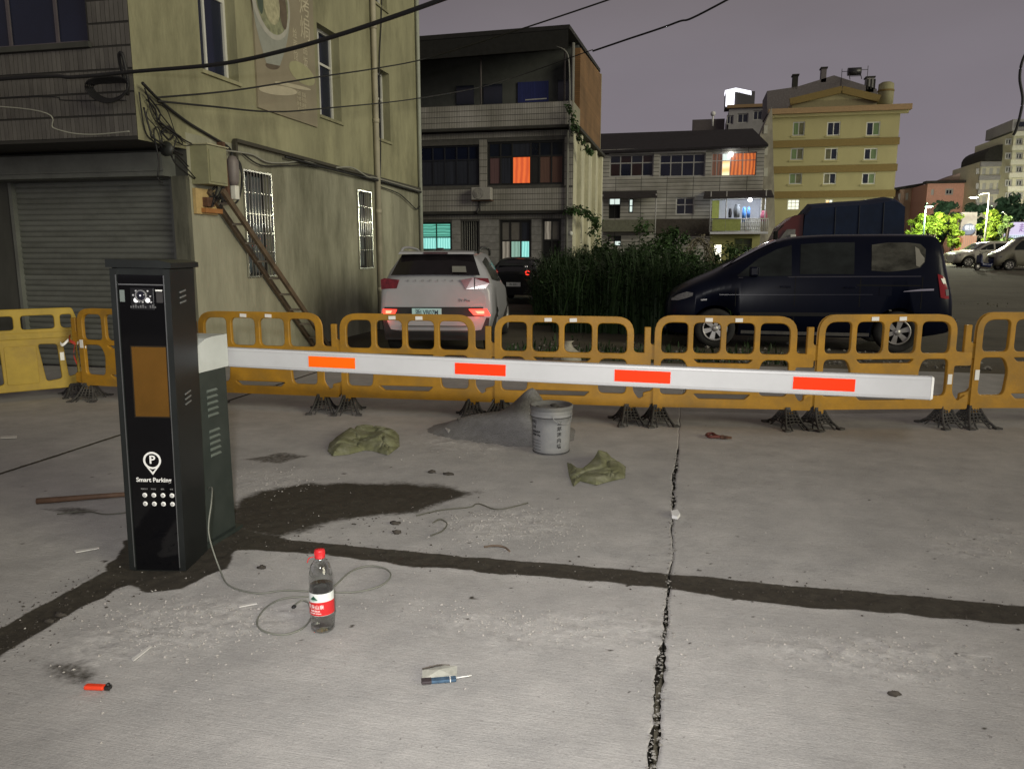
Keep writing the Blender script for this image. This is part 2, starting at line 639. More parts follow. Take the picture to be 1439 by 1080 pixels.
def concrete_mat():
    m = bpy.data.materials.new('old_concrete')
    m.use_nodes = True
    nt = m.node_tree
    N, L = nt.nodes.new, nt.links.new
    b = nt.nodes['Principled BSDF']
    tc = N('ShaderNodeTexCoord')
    co = tc.outputs['Object']
    def noise(s, det=6, rough=.6, st=None):
        n = N('ShaderNodeTexNoise')
        n.inputs['Scale'].default_value = s
        n.inputs['Detail'].default_value = det
        n.inputs['Roughness'].default_value = rough
        src = co
        if st:
            mp = N('ShaderNodeMapping')
            mp.inputs['Scale'].default_value = st
            mp.inputs['Rotation'].default_value = (0, 0, R(3.5))
            L(co, mp.inputs[0])
            src = mp.outputs[0]
        L(src, n.inputs['Vector'])
        return n.outputs['Fac']
    def ramp(f, p0, p1, c0, c1):
        r = N('ShaderNodeValToRGB')
        r.color_ramp.elements[0].position, r.color_ramp.elements[1].position = p0, p1
        r.color_ramp.elements[0].color, r.color_ramp.elements[1].color = c0 + (1,), c1 + (1,)
        L(f, r.inputs[0])
        return r.outputs[0]
    def mix(f, a, bb, mode='MIX'):
        x = N('ShaderNodeMix')
        x.data_type = 'RGBA'
        x.blend_type = mode
        if isinstance(f, float): x.inputs['Factor'].default_value = f
        else: L(f, x.inputs['Factor'])
        for k, v in (('A', a), ('B', bb)):
            if isinstance(v, tuple): x.inputs[k].default_value = v + (1,)
            else: L(v, x.inputs[k])
        return x.outputs['Result']
    def math_(op, a, bb):
        x = N('ShaderNodeMath')
        x.operation = op
        for i, v in enumerate((a, bb)):
            if isinstance(v, (int, float)): x.inputs[i].default_value = v
            else: L(v, x.inputs[i])
        return x.outputs[0]
    big = ramp(noise(0.55, 8, .62), .32, .70, (0.405, 0.397, 0.387), (0.49, 0.48, 0.468))
    mid = ramp(noise(3.2, 9, .70), .30, .72, (0.80, 0.80, 0.80), (1.14, 1.13, 1.11))
    fine = ramp(noise(120, 3, .6), .3, .75, (0.86, 0.86, 0.86), (1.10, 1.10, 1.10))
    brm = noise(8, 3, .5, (0.5, 26, 1))
    broom = ramp(brm, .35, .65, (0.93, 0.93, 0.93), (1.05, 1.05, 1.05))
    c = mix(1.0, big, mid, 'MULTIPLY')
    c = mix(1.0, c, fine, 'MULTIPLY')
    c = mix(1.0, c, broom, 'MULTIPLY')
    smud = noise(1.1, 8, .75, (1, 2.6, 1))
    sm = N('ShaderNodeMapRange')
    sm.inputs['From Min'].default_value = .53
    sm.inputs['From Max'].default_value = .72
    sm.inputs['To Max'].default_value = .45
    L(smud, sm.inputs['Value'])
    c = mix(sm.outputs[0], c, (0.305, 0.295, 0.28))
    du = N('ShaderNodeAttribute')
    du.attribute_name = 'dust'
    dn = N('ShaderNodeMapRange')
    dn.inputs['From Min'].default_value = .42
    dn.inputs['From Max'].default_value = .62
    L(noise(26, 6, .7), dn.inputs['Value'])
    dm = math_('MULTIPLY', du.outputs['Fac'], math_('MULTIPLY', dn.outputs[0], .8))
    c = mix(dm, c, (0.53, 0.515, 0.495))
    spk = N('ShaderNodeMapRange')
    spk.inputs['From Min'].default_value = .69
    spk.inputs['From Max'].default_value = .74
    L(noise(38, 3, .5), spk.inputs['Value'])
    c = mix(math_('MULTIPLY', spk.outputs[0], .5), c, (0.11, 0.10, 0.09))
    da = N('ShaderNodeAttribute')
    da.attribute_name = 'damp'
    dd = N('ShaderNodeMapRange')
    dd.interpolation_type = 'SMOOTHSTEP'
    dd.inputs['From Min'].default_value = .22
    dd.inputs['From Max'].default_value = .72
    L(math_('ADD', da.outputs['Fac'], math_('MULTIPLY', math_('SUBTRACT', noise(30, 6, .7), .5), .75)), dd.inputs['Value'])
    soil = ramp(noise(22, 7, .75), .3, .75, (0.022, 0.019, 0.014), (0.062, 0.053, 0.038))
    dfac = math_('MULTIPLY', dd.outputs[0], 0.97)
    c = mix(dfac, c, soil)
    L(c, b.inputs['Base Color'])
    ro = N('ShaderNodeMapRange')
    ro.inputs['To Min'].default_value = .88
    ro.inputs['To Max'].default_value = .70
    L(dd.outputs[0], ro.inputs['Value'])
    L(ro.outputs[0], b.inputs['Roughness'])
    b.inputs['Specular IOR Level'].default_value = .25
    hgt = math_('ADD', math_('MULTIPLY', noise(170, 4, .65), .5), math_('ADD', math_('MULTIPLY', brm, .55), math_('MULTIPLY', noise(40, 5, .7), 1.0)))
    bp = N('ShaderNodeBump')
    bp.inputs['Strength'].default_value = .55
    bp.inputs['Distance'].default_value = .006
    L(hgt, bp.inputs['Height'])
    L(bp.outputs[0], b.inputs['Normal'])
    return m
CONC = concrete_mat()
DIRT = mat('packed_dirt', (0.085, 0.074, 0.05), .95, var=.35, scale=.9, bump=.5, bscale=12, dirt=(0.15, 0.135, 0.105), dscale=.25, damt=.8)

# far terrain, rising a little towards the back of the yard
nx, ny = 90, 90
gx = np.concatenate([np.linspace(-500, -40, 15), np.linspace(-36, 60, 60), np.linspace(70, 600, 15)])
gy = np.sort(np.concatenate([np.linspace(-60, -12, 6), np.linspace(-10, 120, 64), np.linspace(130, 1500, 18), [11.1, 11.36]]))
X_, Y_ = np.meshgrid(gx, gy, indexing='ij')
def rise(Y):
    return 0.75 * sstep(26, 56, Y)
Z_ = np.where(Y_ < 11.2, -0.13, -0.015) + rise(Y_) + 0.05 * (fbm(X_, Y_, .35, 4, 3) - .5) * sstep(11.5, 16, Y_)
mb = MB()
mb.v = list(zip(X_.ravel().tolist(), Y_.ravel().tolist(), Z_.ravel().tolist()))
for i in range(nx - 1):
    for j in range(ny - 1):
        a = i * ny + j
        mb.f.append((a, a + ny, a + ny + 1, a + 1))
mb.mi = [0] * len(mb.f)
mb.sm = [True] * len(mb.f)
ground = link('ground', mb.raw('ground', DIRT))
tag(ground, kind='structure')

def crack_c(y): return -0.045 + 0.030 * (fbm(y * 0 + 3.3, y, 1.7, 3, 61) - .5) * 2 + 0.010 * (fbm(y * 0 + 5.3, y, 17, 3, 66) - .5)
def crack_w(y):
    w = 0.008 + 0.012 * sstep(.42, .65, fbm(y * 0 + 9.1, y, 3.0, 3, 62))
    w = w + 0.022 * np.exp(-((y - 2.84) / .15) ** 2) + 0.012 * np.exp(-((y - 5.5) / .55) ** 2) + 0.013 * (y < 2.75)
    w = w * (1 - .85 * np.exp(-((y - 4.05) / .5) ** 2)) * (1 - .97 * sstep(6.25, 6.5, y))
    return w * (0.25 + 1.5 * fbm(y * 0, y, 24, 3, 63))
def slab(xl, xr, svals, ys, label):
    y = ys[None, :] * np.ones((len(svals), 1))
    a, b = xl(ys)[None, :], xr(ys)[None, :]
    x = a + (b - a) * svals[:, None]
    h, dp, du = ground_fields(x, y)
    n, mny = len(svals), len(ys)
    V = np.stack([x, y, h], -1)
    e0, e1 = V[0].copy(), V[-1].copy()
    e0[:, 2] = -.14
    e1[:, 2] = -.14
    t0, t1 = V[0].copy(), V[-1].copy()
    t0[:, 2] -= .001
    t1[:, 2] -= .001
    V = np.concatenate([e0[None], t0[None], V, t1[None], e1[None]], 0)
    k9, k0 = dp[:1] * 0 + .95, du[:1] * 0  # slab side faces set dark, like the joint line
    dp = np.concatenate([k9, k9, dp, k9, k9], 0)
    du = np.concatenate([k0, k0, du, k0, k0], 0)
    n += 4
    idx = np.arange(n * mny).reshape(n, mny)
    q = np.stack([idx[:-1, :-1], idx[1:, :-1], idx[1:, 1:], idx[:-1, 1:]], -1).reshape(-1, 4)
    me = bpy.data.meshes.new('concrete_slab')
    me.vertices.add(n * mny)
    me.vertices.foreach_set('co', V.reshape(-1).astype(np.float32))
    me.loops.add(q.size)
    me.loops.foreach_set('vertex_index', q.reshape(-1).astype(np.int32))
    me.polygons.add(len(q))
    me.polygons.foreach_set('loop_start', np.arange(0, q.size, 4, dtype=np.int32))
    me.polygons.foreach_set('use_smooth', np.ones(len(q), bool))
    me.update(calc_edges=True)
    for nm, ar in (('damp', dp), ('dust', du)):
        at = me.attributes.new(nm, 'FLOAT', 'POINT')
        at.data.foreach_set('value', ar.reshape(-1).astype(np.float32))
    me.materials.append(CONC)
    o = link('concrete_slab', me, ground)
    o['label'] = label
    return o
YS = np.concatenate([np.linspace(-9, 1.2, 12)[:-1], np.linspace(1.2, 4.4, 190)[:-1], np.linspace(4.4, 7, 80)[:-1], np.linspace(7, 11.4, 40)])
j1 = lambda y: -4.9 - 0.006 - 0.004 * fbm(y * 0, y, 6, 2, 77)
slab(lambda y: y * 0 - 16, j1, np.concatenate([np.linspace(0, .8, 20)[:-1], np.linspace(.8, 1, 60)]), YS, 'slab left of the straight joint')
slab(lambda y: j1(y) + .014, lambda y: crack_c(y) - crack_w(y) / 2, np.concatenate([np.linspace(0, .97, 215)[:-1], np.linspace(.97, 1, 14)]), YS, 'middle slab under the parking post')
slab(lambda y: crack_c(y) + crack_w(y) / 2, lambda y: y * 0 + 16, np.concatenate([np.linspace(0, .012, 14)[:-1], np.linspace(.012, .2, 150)[:-1], np.linspace(.2, 1, 60)]), YS, 'slab right of the crack')

# loose gravel and crumbs
PEB = mat('pebble_grit', (0.36, 0.342, 0.318), .9, var=.45, scale=30)
PEBD = mat('dark_crumbs', (0.05, 0.043, 0.035), .95, var=.4, scale=30)
def pebbles(name, n, where, rng, m, lab):
    rnd = np.random.RandomState(len(name) + n)
    V, Fc = [], []
    base = np.array([(1, 0, 0), (0, 1, 0), (-1, 0, 0), (0, -1, 0), (0, 0, 1), (0, 0, -1)], float)
    fi = [(0, 1, 4), (1, 2, 4), (2, 3, 4), (3, 0, 4), (1, 0, 5), (2, 1, 5), (3, 2, 5), (0, 3, 5)]
    pts = where(n, rnd)
    hh, _, _ = ground_fields(pts[:, 0], pts[:, 1])
    for k in range(n):
        s = rng[0] * (rng[1] / rng[0]) ** (rnd.rand() ** 2.2)
        a = rnd.rand() * 6.28
        M = np.array([[math.cos(a), -math.sin(a), 0], [math.sin(a), math.cos(a), 0], [0, 0, .62]])
        P = (base * (0.65 + .7 * rnd.rand(6, 1))) @ M.T * s + np.array([pts[k, 0], pts[k, 1], hh[k] + s * .28])
        o = len(V)
        V += [tuple(p) for p in P]
        Fc += [tuple(i + o for i in f) for f in fi]
    me = bpy.data.meshes.new(name)
    me.from_pydata(V, [], Fc)
    me.materials.append(m)
    o = link(name, me)
    return tag(o, lab, kind='stuff')
def in_polys(polys, wts):
    cs = [(np.array(p).mean(0), np.array(p).std(0) * 1.15) for p in polys]
    def f(n, rnd):
        k = rnd.choice(len(cs), n, p=np.array(wts) / sum(wts))
        return np.array([cs[i][0] + rnd.randn(2) * cs[i][1] * .75 for i in k])
    return f
pebbles('gravel', 5500, in_polys(DUSTS, [3, 3, 2, 2, 1, 1, 1]), (.0016, .0085), PEB, 'pale mortar rubble crumbs strewn over the concrete')
pebbles('scattered_grit', 1300, lambda n, r: np.stack([r.uniform(-3.6, 2.6, n), 1.7 + 6 * r.rand(n) ** 1.6], -1), (.0012, .0065), PEB, 'small stray grit lying all over the concrete')
def trench_pts(n, r):
    a = np.stack([r.uniform(-2.5, 2.2, n), 3.67 + r.randn(n) * .08], -1)
    b = np.stack([-2.75 + r.randn(n) * .11, r.uniform(2.2, 3.2, n)], -1)
    c = np.stack([-2.1 + r.randn(n) * .5, 4.1 + r.randn(n) * .25], -1)
    k = r.rand(n, 1)
    return np.where(k < .5, a, np.where(k < .75, b, c))
def crack_pts(n, r):
    y = 1.8 + 4.4 * r.rand(n) ** 1.5
    return np.stack([crack_c(y) + r.randn(n) * .012, y], -1)
pebbles('crack_rubble', 520, crack_pts, (.003, .010), mat('joint_filler', (.20, .19, .175), .9, var=.5, scale=30), 'grey crumbs of broken joint filler lying in the crack')
pebbles('soil_crumbs', 1500, trench_pts, (.0018, .009), PEBD, 'dark damp soil crumbs along the filled trench')

# ------------------------------------------------------------------ shared building materials
TILE_A = mat('grimy_strip_tile', (0.125, 0.118, 0.108), .55, var=.25, scale=3, dirt=(0.05, 0.045, 0.04), dscale=1.3, damt=.7, stretch=(1, 1, .4))
GROUT = mat('dark_grout', (0.03, 0.028, 0.026), .9)
PLAS_U = mat('olive_plaster', (0.315, 0.305, 0.19), .9, var=.24, scale=1.6, bump=.25, bscale=30, dirt=(0.135, 0.13, 0.075), dscale=1.0, damt=.95, stretch=(1, 1, .35))
PLAS_L = mat('stained_plaster', (0.33, 0.325, 0.245), .92, var=.25, scale=1.4, bump=.35, bscale=22, dirt=(0.085, 0.085, 0.052), dscale=.75, damt=.95, stretch=(1, 1, .3))
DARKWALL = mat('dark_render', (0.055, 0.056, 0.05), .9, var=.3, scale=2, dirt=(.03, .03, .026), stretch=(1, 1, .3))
SHUT = mat('shutter_steel', (0.15, 0.158, 0.145), .6, metal=.1, var=.16, scale=1.2, dirt=(0.06, 0.062, 0.052), dscale=1.1, damt=.6)
GLASS = mat('dark_window_glass', (0.012, 0.016, 0.03), .12, var=.3, scale=1, spec=.6)
GLASSB = mat('blue_window_glass', (0.008, 0.012, 0.032), .12, var=.3, scale=1, spec=.5)
REDGL = mat('reddish_window_glass', (0.03, 0.014, 0.014), .2, var=.3, scale=1)
WHFR = mat('white_frame', (0.62, 0.62, 0.58), .45, var=.08)
BLFR = mat('black_frame', (0.02, 0.02, 0.02), .5)
STEEL = mat('bright_steel', (0.68, 0.68, 0.64), .22, metal=.85, var=.1)
CABLE = mat('black_cable', (0.012, 0.012, 0.013), .6)
CABLEG = mat('grey_cable', (0.30, 0.30, 0.26), .6)
PIPE = mat('weathered_pipe', (0.40, 0.37, 0.28), .6, var=.2, scale=3)
RUST = mat('rusty_iron', (0.10, 0.05, 0.03), .85, var=.4, scale=20)
WOOD = mat('grey_wood', (0.115, 0.082, 0.052), .85, var=.35, scale=6, stretch=(1, 1, 1), bump=.3)
BACK = mat('dark_interior', (0.012, 0.012, 0.013), .9)

# ------------------------------------------------------------------ corner building on the left
cb = thing('corner_building', 'olive plastered corner building with roller shutter and food poster, nearest on the left', 'building', (-9, 13, 0))
W = True
FA = Face((0, 8.2, 0), (1, 0, 0), (0, -1, 0))
FA2 = Face((0, 9.1, 0), (1, 0, 0), (0, -1, 0))
FB = Face((-6.4, 0, 0), (0, 1, 0), (1, 0, 0))
mb = MB()
wall_holes(mb, FA, -20, -6.4, 2.92, 10, [(-9.3, -6.97, 4.03, 5.9)], .18)
mb.add([(-20, 8.2, 2.92), (-6.4, 8.2, 2.92), (-6.4, 9.1, 2.92), (-20, 9.1, 2.92)], [(0, 1, 2, 3)])
mb.build('tiled_wall', GROUT, cb, W)
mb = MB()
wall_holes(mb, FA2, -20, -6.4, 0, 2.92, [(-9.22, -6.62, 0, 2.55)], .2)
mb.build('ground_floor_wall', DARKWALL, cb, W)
wB = [(9.55, 10.42, 4.0, 5.75), (12.93, 13.8, 3.98, 5.5), (15.42, 16.22, 3.95, 5.35), (15.5, 16.2, 6.6, 8.1)]
gB = [(10.37, 11.11, 1.25, 2.79), (14.36, 15.0, 1.3, 2.81)]
mb = MB()
wall_holes(mb, FB, 8.2, 18.0, 3.13, 10, wB, .24)
FB.quad(mb, 8.2, 9.1, 2.92, 3.13, 0)
mb.add([(-6.4, 18, 0), (-6.4, 18, 10), (-20, 18, 10), (-20, 18, 0)], [(0, 1, 2, 3)])
mb.add([(-6.4, 8.2, 10), (-20, 8.2, 10), (-20, 18, 10), (-6.4, 18, 10)], [(0, 1, 2, 3)])
mb.build('upper_side_wall', PLAS_U, cb, W)
mb = MB()
wall_holes(mb, FB, 9.1, 18.0, 0, 3.13, gB, .2)
mb.build('lower_side_wall', PLAS_L, cb, W)
# strip tiles, one by one
tm = MB()
tm.box(-.0262, .0262, -.006, .0, -.115, .115)
tme = tm.mesh('tile', TILE_A)
cnt = 0
for r in range(9):
    z = 2.95 + .127 + r * .255
    for c in range(34):
        x = -6.434 - c * .0605
        if z > 3.9 and x < -6.95:
            continue
        if cnt >= 292:
            break
        o = link('tile', tme, cb)
        o.location = Vector((x, 8.2 - random.uniform(0, .003), z)) - cb.location
        o.rotation_euler = (random.uniform(-.012, .012), random.uniform(-.006, .006), random.uniform(-.015, .015))
        cnt += 1
tm2 = MB()
for r in range(9):
    z = 2.95 + .127 + r * .255
    for c in range(34, 150):
        if z > 3.9 and -6.434 - c * .0605 < -6.95: continue
        x = -6.434 - c * .0605
        tm2.box(x - .0262, x + .0262, 8.194, 8.199, z - .115, z + .115)
o = tm2.build('tile_field', TILE_A, cb, W)
o['kind'] = 'stuff'
window(cb, FA, -9.3, -6.97, 4.03, 5.9, .12, [.2, .50, .79], [], mat('purple_grey_frame', (.10, .085, .095), .5), GLASSB, .045)
mb = MB()
FA.box(mb, -9.35, -6.93, 3.97, 4.03, -.02, .05)
mb.build('window_sill', DARKWALL, cb, W)
# roller shutter
mb = MB()
mb.box(-9.40, -6.58, 8.84, 9.098, 2.57, 2.86)
mb.box(-9.42, -6.56, 8.82, 8.845, 2.63, 2.65)
mb.build('shutter_box', SHUT, cb, W)
mb = MB()
prof = [(0, -.001), (-.010, .010), (-.0145, .030), (-.0105, .052), (0, .066), (.004, .0735), (.012, .0735), (.012, -.001)]
n = len(prof)
vs = [(x, p[0], p[1]) for x in (-1.296, 1.296) for p in prof]
mb.add(vs, [(i, (i + 1) % n, n + (i + 1) % n, n + i) for i in range(n)])
sme = mb.mesh('slat', SHUT)
for k in range(34):
    o = link('slat', sme, cb)
    o.location = Vector((-7.92, 9.16 + random.uniform(-.0015, .0015), .03 + k * .0745)) - cb.location
for xr_ in (-9.215, -6.675):
    mb = MB()
    mb.box(xr_, xr_ + .05, 9.08, 9.2, 0, 2.55)
    mb.build('shutter_rail', SHUT, cb, W)
# drips and trim on the narrow column
mb = MB()
mb.box(-6.60, -6.385, 9.02, 9.098, 0, 2.58)
mb.build('corner_column', mat('flaking_column', (0.13, 0.13, 0.10), .9, var=.35, scale=2.5, dirt=(0.03, 0.032, 0.022), dscale=3, damt=.9, stretch=(2, 2, .3)), cb, W)
for i, (a, b, c, d) in enumerate(wB):
    window(cb, FB, a, b, c, d, .21, [.42], [.62], WHFR, GLASSB, .05)
    mb = MB()
    FB.box(mb, a - .03, b + .03, c - .05, c - .002, -.2, .035)
    mb.build('window_sill', PLAS_U, cb, W)
# ground floor windows behind bright steel bars
LITW = glow('dim_window_glass', (0.028, 0.045, 0.04), .6, (0.008, 0.012, 0.016), 1.2, 'Z')
for (a, b, c, d), nb in zip(gB, (9, 7)):
    window(cb, FB, a, b, c, d, .16, [.5], [], BLFR, LITW, .04)
    g = MB()
    FB.box(g, a - .02, b + .02, c - .012, c + .012, .012, .034)
    FB.box(g, a - .02, b + .02, d - .012, d + .012, .012, .034)
    FB.box(g, a - .02, a + .004, c + .012, d - .012, .012, .034)
    FB.box(g, b - .004, b + .02, c + .012, d - .012, .012, .034)
    for v in (.24, .42, .60, .80):
        FB.box(g, a + .004, b - .004, c + (d - c) * v - .008, c + (d - c) * v + .008, .018, .028)
    go = g.build('window_grille', STEEL, cb, W)
    for k in range(1, nb):
        u = a + (b - a) * k / nb
        bm_ = MB()
        bm_.cyl(FB.p(u, c + .012, .036), FB.p(u, d - .012, .036), .0085, n=8)
        bm_.build('bar', STEEL, go)
# printed food poster, flat layers on a board
pu0, pu1, pv0, pv1 = 10.86, 12.76, 3.74, 6.9
POST = mat('faded_poster_print', (0.27, 0.235, 0.165), .7, var=.12, scale=2.0, dirt=(0.31, 0.28, 0.20), dscale=1.2, damt=.6)
mb = MB()
FB.box(mb, pu0, pu1, pv0, pv1, .002, .03)
po = mb.build('poster_board', POST, cb, W)
def onposter(name, pts, d, m):
    mb = MB()
    mb.add([FB.p(pu0 + u, pv0 + v, d) for u, v in pts], [list(range(len(pts)))])
    return mb.raw(name, m)
def ell(cx, cy, a, b, t0=0, t1=360, n=28, tilt=0):
    o = []
    for k in range(n + (0 if t1 - t0 == 360 else 1)):
        t = R(t0 + (t1 - t0) * k / n)
        x, y = a * math.cos(t), b * math.sin(t)
        o.append((cx + x * math.cos(tilt) - y * math.sin(tilt), cy + x * math.sin(tilt) + y * math.cos(tilt)))
    return o
BOWL = mat('print_bowl_white', (0.42, 0.41, 0.36), .6)
BROTH = mat('print_broth', (0.24, 0.25, 0.15), .6, var=.45, scale=9)
DKP = mat('print_dark', (0.06, 0.085, 0.06), .6, var=.3, scale=8)
BROWN = mat('print_brown', (0.12, 0.09, 0.06), .6, var=.3)
CREAM = mat('print_cream', (0.52, 0.47, 0.34), .6, var=.1)
layers = [('bowl_side_print', [(-.04, 1.55)] + [(-.02 + .31 * (k / 8) ** 1.6, 1.45 - .76 * k / 8) for k in range(9)] + [(.69 + .37 * (1 - (1 - k / 8) ** 1.6), .74 + .78 * k / 8) for k in range(9)], .0325, mat('print_bowl_shade', (.30, .31, .27), .6)),
          ('bowl_foot_print', ell(.48, .70, .22, .06, tilt=.2), .0315, BROWN),
          ('bowl_rim_print', ell(.52, 1.64, .57, .55), .034, BOWL), ('broth_print', ell(.54, 1.66, .49, .49), .0355, BROTH),
          ('greens_print', ell(.16, 1.72, .10, .36, tilt=.15), .037, DKP), ('noodles_print', ell(.52, 1.60, .24, .30), .038, mat('print_noodle', (.40, .38, .24), .6, var=.3, scale=14)),
          ('meat_print', ell(.86, 1.62, .12, .30, tilt=.1), .0375, BROWN),
          ('swash_print', ell(1.42, .78, .44, .16, tilt=-.05), .033, mat('print_pale_green', (0.36, 0.35, 0.20), .6)),
          ('swash_print', ell(.62, .36, .60, .07, tilt=.15), .0335, CREAM), ('swash_print', ell(1.1, .52, .6, .03, tilt=.1), .0338, CREAM)]
for nm, pts, d, m in layers:
    link(nm, onposter(nm, pts, d, m), po)
def postertext(s, u, v, size, m, sx=1.0, sp=1.0):
    o = text('poster_lettering', s, size, m, po, FB.p(pu0 + u, pv0 + v, .033), (90, 0, 90), .0012, sx=sx, spacing=sp)
    return o
for k, ch in enumerate('烤焗'):
    postertext(ch, 1.58, 1.86 - .37 * k, .38, CREAM, .95)
for k, ch in enumerate('烩面馆'):
    postertext(ch, 1.22, 1.34 - .17 * k, .16, CREAM, .95)
for k, ch in enumerate('品饭'):
    postertext(ch, 1.55, 1.17 - .19 * k, .17, CREAM, .95)
for r in range(4):
    postertext(['汤面 盖饭', '小炒 砂锅', '外卖 送餐', '欢迎品尝'][r], 1.35, .44 - .085 * r, .078, CREAM, .95)
# pipes, conduits, cables fixed to the wall (parts of the building)
mb = MB()
mb.tube([FB.p(15.27, 0, .07), FB.p(15.27, 10, .07)], .055, 12)
for z in (.8, 2.4, 4.2, 6, 7.8):
    mb.cyl(FB.p(15.27, z, .07), FB.p(15.27, z + .09, .07), .064, n=12)
mb.build('drain_pipe', PIPE, cb, W)
mb = MB()
mb.tube([FB.p(17.9, 0, .06), FB.p(17.9, 10, .06)], .045, 10)
mb.build('drain_pipe', mat('pale_pipe', (.34, .36, .31), .55), cb, W)
mb = MB()
mb.bar(FB.p(10.15, 3.17, .05), FB.p(17.9, 3.10, .05), .07, .05)
mb.bar(FB.p(10.15, 3.17, .05), FB.p(10.15, 2.9, .05), .05, .05, (0, 1, 0))
mb.build('cable_conduit', mat('brown_conduit', (.05, .045, .032), .7), cb, W)
def wall_cable(pts, r, m, nm='wall_cable'):
    mb = MB()
    mb.tube(smooth_path([FB.p(*p) for p in pts], 6), r, 6)
    return mb.build(nm, m, cb, W)
wall_cable([(9.7, 2.97, .16), (10.0, 3.0, .1), (10.6, 3.03, .04), (11.0, 2.97, .04), (11.5, 3.01, .05), (12.2, 3.11, .06), (13.0, 3.06, .07)], .013, CABLEG)
wall_cable([(10.3, 3.03, .04), (10.8, 2.90, .05), (11.6, 2.98, .05), (12.5, 3.06, .08), (14.6, 3.08, .08)], .011, CABLE)
wall_cable([(13.3, 3.12, .09), (14.0, 3.19, .09), (14.7, 3.09, .09), (15.2, 3.10, .1), (17.9, 3.05, .09)], .016, CABLEG)
wall_cable([(11.5, 3.10, .08), (13.5, 3.07, .09), (15.5, 3.06, .09), (17.9, 3.02, .08)], .02, CABLE)
wall_cable([(15.4, 2.96, .05), (16.4, 2.9, .06), (17.0, 2.78, .05), (17.6, 2.62, .05), (17.85, 2.7, .05)], .012, CABLE)
wall_cable([(15.95, 8.0, .03), (15.8, 6.4, .03), (15.62, 5.4, .03), (15.55, 3.9, .04), (15.45, 3.1, .05)], .014, CABLE)
wall_cable([(8.22, 3.55, .10), (8.6, 3.42, .04), (9.1, 3.26, .03), (9.6, 3.15, .03), (10.0, 3.05, .04), (10.05, 2.9, .05)], .019, CABLE)
wall_cable([(8.25, 3.50, .10), (8.55, 3.2, .03), (9.05, 3.02, .03), (9.45, 2.96, .1), (9.9, 3.02, .04)], .009, CABLE)
wall_cable([(8.2, 3.45, .06), (8.3, 3.05, .02), (8.45, 2.93, .02), (8.8, 2.86, .02), (9.08, 2.7, .03)], .008, CABLE)
wall_cable([(8.4, 3.0, .05), (8.48, 2.86, .05), (8.56, 2.98, .05), (8.5, 3.1, .05), (8.42, 3.02, .05), (8.46, 2.72, .06), (8.42, 2.5, .06), (8.5, 2.45, .06)], .009, CABLE)
wall_cable([(8.55, 3.06, .06), (8.7, 3.14, .06), (8.78, 3.06, .06), (8.68, 2.98, .06), (8.56, 3.05, .06)], .012, CABLE)
# fittings on the wall: each hangs by itself
rr9 = random.Random(5)
for k in range(9):
    a_, b_ = rr9.uniform(8.22, 8.6), rr9.uniform(2.95, 3.5)
    wall_cable([(a_, b_, .05)] + [(a_ + rr9.uniform(-.05, .45) * j * .5, b_ - .14 * j + rr9.uniform(-.12, .12), rr9.uniform(.03, .12)) for j in (1, 2, 3)], rr9.choice((.006, .008, .011)), CABLE)
def hung(name, label, cat, grp=None, loc=(0, 0, 0)):
    return thing(name, label, cat, loc, 0, grp)
t = hung('meter_box', 'pale sheet metal meter box hanging on the side wall near the corner', 'meter box', loc=FB.p(9.36, 2.5, 0))
mb = MB(); FB.box(mb, 9.17, 9.60, 2.49, 2.98, .002, .25); mb.build('box_body', mat('box_green_paint', (.27, .265, .16), .6, var=.15, scale=5), t, W)
mb = MB(); FB.box(mb, 9.20, 9.57, 2.52, 2.93, .252, .262); mb.build('box_lid', MATS['box_green_paint'], t, W)
mb = MB(); FB.box(mb, 9.15, 9.63, 2.985, 3.0, .0, .275); mb.build('rain_cap', mat('pale_cap', (.42, .40, .27), .6), t, W)
t = hung('fuse_board', 'yellowish wooden fuse board with loose wires below the meter box', 'fuse board', loc=FB.p(9.4, 2.1, 0))
mb = MB(); FB.box(mb, 9.16, 9.62, 2.11, 2.44, .004, .05); mb.build('board', mat('yellow_ply', (.52, .38, .17), .7, var=.2, scale=7), t, W)
mb = MB(); FB.box(mb, 9.26, 9.64, 2.13, 2.19, .05, .12); mb.build('ledge', mat('orange_wood', (.36, .16, .05), .7), t, W)
mb = MB(); FB.box(mb, 9.30, 9.46, 2.21, 2.33, .05, .12); mb.build('fuse', RUST, t, W)
mb = MB()
for k in range(7):
    u, v = random.uniform(9.35, 9.6), random.uniform(2.25, 2.42)
    mb.tube(smooth_path([FB.p(u, v, .06), FB.p(u + .1, v + .1, .12), FB.p(u + .02, v - .06, .13), FB.p(9.75, 2.45 + .02 * k, .1)], 5), .007, 5)
mb.build('loose_wire', CABLE, t, W)
t = hung('cable_closure', 'grey capsule shaped cable closure hanging beside the meter box', 'cable closure', loc=FB.p(9.95, 2.6, 0))
mb = MB(); mb.lathe([(.0, 2.52), (.06, 2.54), (.075, 2.6), (.085, 2.75), (.08, 2.86), (.05, 2.92), (0, 2.94)], 16, c=FB.p(9.93, 0, .13)); mb.build('shell', mat('mauve_grey_plastic', (.19, .165, .16), .5), t, W)
mb = MB(); mb.bar(FB.p(9.82, 2.3, .08), FB.p(9.80, 3.1, .05), .09, .06, (0, 1, 0)); mb.build('bracket', RUST, t, W)
mb = MB(); mb.bbox(*sorted((FB.p(9.9, 0, .09).x, FB.p(9.9, 0, .17).x)), 9.90, 10.0, 2.34, 2.53, .01); mb.build('white_tag', mat('white_tag', (.75, .75, .68), .5), t, W)
mb = MB()
for k in range(3):
    mb.tube(smooth_path([FB.p(9.95, 2.93, .13), FB.p(10.03, 2.8 - .05 * k, .2), FB.p(10.02, 2.4, .16), FB.p(9.85, 2.27, .14), FB.p(9.6, 2.38 - .02 * k, .12)], 6), .011, 6)
